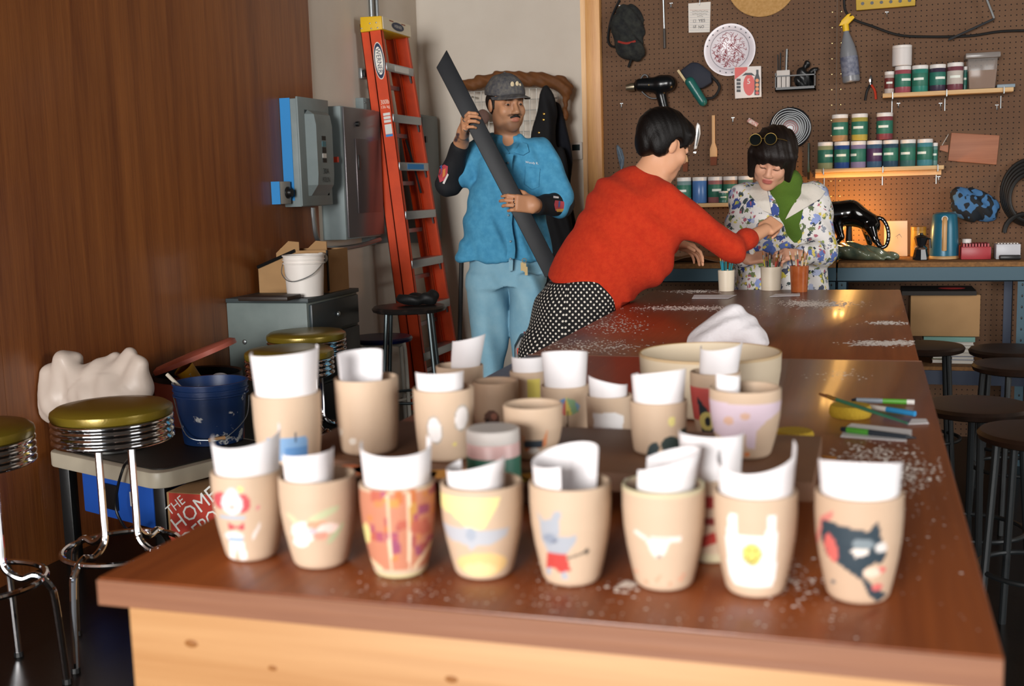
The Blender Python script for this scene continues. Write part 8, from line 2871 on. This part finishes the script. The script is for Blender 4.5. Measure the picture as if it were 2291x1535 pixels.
# blue camouflage pouch
cp_ = SDF()
for u, v, a_, b_ in ((2160, 455, 30, 36), (2188, 462, 34, 34), (2210, 470, 24, 26), (2142, 440, 14, 22)):
    cp_.ell(onpeg(u, v, 0.04), (px(onpeg(u, v), a_), 0.04, px(onpeg(u, v), b_)), VAX, 0.02)
cp_.disp(multi_wob([(0.004, 50, 40, 60), (0.003, 100, 90, 70, 1)])).plane((0, YPEG - 0.002, 0), (0, 1, 0))
v_, f_ = cp_.mesh(0.005)
mcam = mat('blue_camouflage', '#101820', 0.8, col2='#3d6a96', vscale=22, contrast=(0.5, 0.52), detail=1.0)
o = np_obj('pouch', v_, f_, mcam, None, origin=onpeg(2185, 505, 0.04))
tag(o, 'blue and black camouflage pouch hanging above the bench', 'pouch')
# coiled black hose at the right edge
t = thing('hose_coil', 'coiled black hose hanging at the right edge of the pegboard', 'hose', onpeg(2290, 500, 0.05))
for i in range(5):
    c = onpeg(2304, 430 + i * 3, 0.03 + 0.012 * i)
    r_ = px(c, 58 - i * 4)
    MB().tube(arc(c, X1, Z1, r_, 0, 2 * math.pi * 39 / 40, 40, r_ * 1.25), 0.010, 8, closed=True).build('hose_loop', mat('black_rubber', '#0f0e0d', 0.5), t)
c = onpeg(2290, 520, 0.08)
MB().tube(arc(c, X1, Z1, px(c, 40), 0, 3.14, 20), 0.012, 8).build('hose_end', mat('black_rubber', '#0f0e0d', 0.5), t)
for u, v, lab in ((1388, 17, 'in front of the hanging camouflage cap'), (1502, 12, 'right of the long metal rod'), (1391, 236, 'left of the heat gun handle'), (1640, 268, 'left of the red and white packet'), (1984, 32, 'below the yellow strip'), (2010, 236, 'under the left end of the upper jar shelf'), (2104, 236, 'under the middle of the upper jar shelf'), (2230, 240, 'under the right end of the upper jar shelf'), (2100, 400, 'under the right end of the middle jar shelf')):
    peg_hook(u, v, lab)

# ================================================================== behind the man: wire grid with things hung on it
YG = 7.05
t = thing('wire_grid', 'white wire grid panel hung on the wall behind the man', 'wire grid', WY(1160, 600, YG))
M_wire = mat('white_wire', '#b9b6ae', 0.4, 0.3)
g0, g1 = WY(1046, 206, YG), WY(1264, 212, YG)
zt_ = g0.z
zb_ = 0.35
nx, nz = 14, 24
for i in range(nx + 1):
    x = g0.x + (g1.x - g0.x) * i / nx
    MB().cyl((x, YG, zb_), (x, YG, zt_), 0.003, seg=6).build('wire', M_wire, t)
for i in range(nz + 1):
    z = zb_ + (zt_ - zb_) * i / nz
    MB().cyl((g0.x, YG + 0.006, z), (g1.x, YG + 0.006, z), 0.003, seg=6).build('wire', M_wire, t)
for x in (g0.x + 0.02, g1.x - 0.02):
    for z in (zt_ - 0.03, zb_ + 0.1):
        MB().cyl((x, YG, z), (x, YB - 0.001, z), 0.006, seg=8).build('wall_clip', M_wire, t)
# rolled brown leather on top
rl = SDF()
pts = [(1035, 193), (1075, 184), (1110, 177), (1160, 175), (1210, 180), (1255, 184)]
for (ua, va), (ub, vb) in zip(pts, pts[1:]):
    rl.cap(WY(ua, va, YG - 0.02), WY(ub, vb, YG - 0.02), 0.034 if ua < 1080 else 0.045, 0.042, 0.02)
rl.cap(WY(1255, 190, YG - 0.02), WY(1268, 200, YG - 0.02), 0.04, 0.045, 0.02).cap(WY(1264, 200, YG - 0.03), WY(1266, 262, YG - 0.05), 0.022, 0.016, 0.02)
rl.plane((0, 0, WY(1160, 207, YG).z + 0.012), (0, 0, -1)) if False else None
rl.disp(multi_wob([(0.005, 40, 30, 50), (0.003, 90, 60, 120, 1)]))
v_, f_ = rl.mesh(0.007)
o = np_obj('leather_roll', v_, f_, mat('tan_leather', '#7a4a22', 0.7, col2='#69401d', vscale=10), None, origin=WY(1160, 200, YG))
tag(o, 'rolled brown leather lying on top of the wire grid', 'leather roll')
M_apron = mat('black_apron', '#0d0e12', 0.8)


def hanging(name, label, cat, rows, Y, m_, dr=0.06, seed=0):
    s = SDF()
    o_ = WY(1220, 500, Y)
    s.loft(o_, VAX, *ring_levels([(v, a, b, dr * w) for v, a, b, w in rows], Y, o_), k=0, power=2.0)
    s.disp(multi_wob([(0.010, 34, 20, 4, seed), (0.006, 60, 40, 12, seed + 1.0)]))
    v_, f_ = s.mesh(0.009)
    ob = np_obj(name, v_, f_, m_, None, origin=WY(1220, rows[-1][0], Y))
    return tag(ob, label, cat)


ap = hanging('apron', 'black apron with brass studs hanging on the wire grid', 'apron', [(192, 1214, 1222, 0.3), (215, 1206, 1234, 0.5), (260, 1190, 1246, 0.7), (330, 1180, 1258, 0.9), (420, 1190, 1275, 1.0), (520, 1195, 1286, 1.0), (640, 1200, 1286, 1.0)], 6.84, M_apron, dr=0.05, seed=1)
MB().tube([WY(1218, 198, 6.86), WY(1218, 196, 6.92), WY(1220, 206, YG - 0.005)], 0.004, 6).build('hook', M_hook, ap)
for u, v in ((1217, 255), (1216, 268), (1206, 297)):
    MB().ball(WY(u, v, 6.80), 0.009, (1, 0.6, 1), 8, 6).build('stud', M_gold, ap)
hanging('jacket', 'dark jacket hanging behind the black apron by the oak post', 'jacket', [(232, 1240, 1254, 0.4), (262, 1230, 1262, 0.7), (340, 1225, 1272, 1.0), (480, 1225, 1284, 1.0), (620, 1225, 1286, 1.0)], 6.98, mat('navy_cloth', '#12151f', 0.9), dr=0.035, seed=3)
o = MB().ball(WY(1080, 262, YG - 0.016), 0.045, (1.0, 0.4, 1.1)).build('pouch_bag', mat('dusty_pink_bag', '#6d5248', 0.8))
tag(o, 'small dull pink pouch hanging on the wire grid left of the man', 'pouch')
# thermostat
c = WY(1288, 338, YB - 0.001)
t = thing('thermostat', 'white wall thermostat with dark screen beside the oak post', 'thermostat', c - Z1 * 0.06)
k_ = px(c)
MB().bb((c.x - 17 * k_, YB - 0.025, c.z - 19 * k_), (c.x + 17 * k_, YB - 0.001, c.z + 19 * k_)).build('case', mat('thermostat_white', '#c9c2ba', 0.5), t, bevel=0.004)
MB().bb((c.x - 6 * k_, YB - 0.0275, c.z + 1 * k_), (c.x + 12 * k_, YB - 0.0255, c.z + 14 * k_)).build('screen', mat('lcd_dark', '#1d2a2a', 0.2), t)
# black pole by the man
a, b = WY(1033, 556, 6.4), WY(1021, 790, 6.4)
o = MB().cyl((b.x, 6.4, 0.0), a, 0.014, seg=10).build('pole', M_blackp)
tag(o, 'thin black pole standing behind the man', 'pole')

# ================================================================== cups of brushes on the far table
def brush_cup(u, v, wpx_, hpx, label, m_, cols, seed, glass=False, taper=0.9, hup=38):
    p = WZ(u, v - 3, TZ)
    k_ = px(p)
    r, h = wpx_ / 2 * k_, hpx * k_
    c = Vector((p.x, p.y, TZ + 0.0006))
    t = thing('brush_cup', label, 'cup', c)
    MB().lathe([(0, 0), (r * taper, 0), (r * (taper + 1) / 2, h * 0.5), (r, h), (r - 0.003, h + 0.001), (r - 0.005, h * 0.9), (r * taper - 0.004, 0.006), (0, 0.006)], c, 32).build('cup_body', m_, t)
    q = random.Random(seed)
    tips = []
    for i, (c1_, c2_) in enumerate(cols):
        a_ = i / len(cols) * 6.28 + q.random() * 0.4
        b0_ = c + Vector((math.cos(a_), math.sin(a_), 0)) * r * 0.22 + Z1 * 0.008
        d_ = Vector((math.cos(a_), math.sin(a_), 0)) * (r * 0.45 + q.random() * r * 0.35)
        e_ = b0_ + d_ + Z1 * (h + (hup * (0.7 + 0.4 * q.random())) * k_)
        nm = {'#1f7f86': 'teal', '#2a8fb0': 'blue', '#2c2c30': 'black', '#b5763a': 'tan', '#b8483a': 'red', '#3a8a4a': 'green', '#c9c2b8': 'white', '#d0b48a': 'pale wood', '#3f6fb0': 'blue', '#c9b53a': 'yellow'}.get(c1_, 'plain')
        bt_ = thing('paintbrush', '%s-handled brush standing in the %s' % (nm, label.split(' holding')[0]), 'brush', b0_, group='brushes in the ' + label.split(' holding')[0])
        MB().cyl(b0_, b0_ + (e_ - b0_) * 0.78, 0.0022, 0.0030, 7).build('handle', mat('bh' + c1_, c1_, 0.35), bt_)
        MB().cyl(b0_ + (e_ - b0_) * 0.781, b0_ + (e_ - b0_) * 0.9, 0.0031, 0.0034, 7).build('ferrule', M_gold if i % 2 else M_ferr, bt_)
        MB().cyl(b0_ + (e_ - b0_) * 0.901, e_, 0.0034, 0.0012, 7).build('bristles', mat('bh' + c2_, c2_, 0.8), bt_)
        tips.append((e_.dot(RH), bt_))
    for k2, (_, bt_) in enumerate(sorted(tips, key=lambda w_: w_[0])):
        bt_['label'] += ', ' + ['farthest left', 'second from left', 'third from left', 'fourth from left', 'fifth from left', 'sixth from left', 'seventh from left', 'eighth from left'][k2]


TL = ('#1f7f86', '#b5763a')
brush_cup(1625, 654, 37, 46, 'chipped cream cup holding teal brushes', mat('cream_glaze', '#e0d3bd', 0.35), [TL, ('#2a8fb0', '#d0b48a'), TL, ('#1f7f86', '#d0b48a'), ('#2a8fb0', '#2c2c30'), TL, ('#1f7f86', '#2c2c30')], 1)
brush_cup(1725, 652, 47, 52, 'wide cream cup holding mixed pens and brushes', mat('cream_glaze', '#e0d3bd', 0.35), [('#2c2c30', '#c9c2b8'), ('#b8483a', '#2c2c30'), ('#3a8a4a', '#2c2c30'), ('#3f6fb0', '#c9c2b8'), ('#c9b53a', '#b5763a'), ('#2c2c30', '#2c2c30'), ('#c9c2b8', '#2c2c30'), ('#b8483a', '#c9c2b8')], 2, hup=30)
brush_cup(1788, 656, 42, 58, 'terracotta glass holding wooden brushes', mat('terracotta_glass', '#a8542a', 0.15, col2='#b9683a', vscale=20, trans=0.2), [('#d0b48a', '#b5763a'), ('#c9c2b8', '#c9c2b8'), ('#d0b48a', '#d0b48a'), ('#2c2c30', '#c9c2b8'), ('#b8483a', '#c9c2b8'), ('#d0b48a', '#2c2c30')], 3, taper=0.85, hup=32)
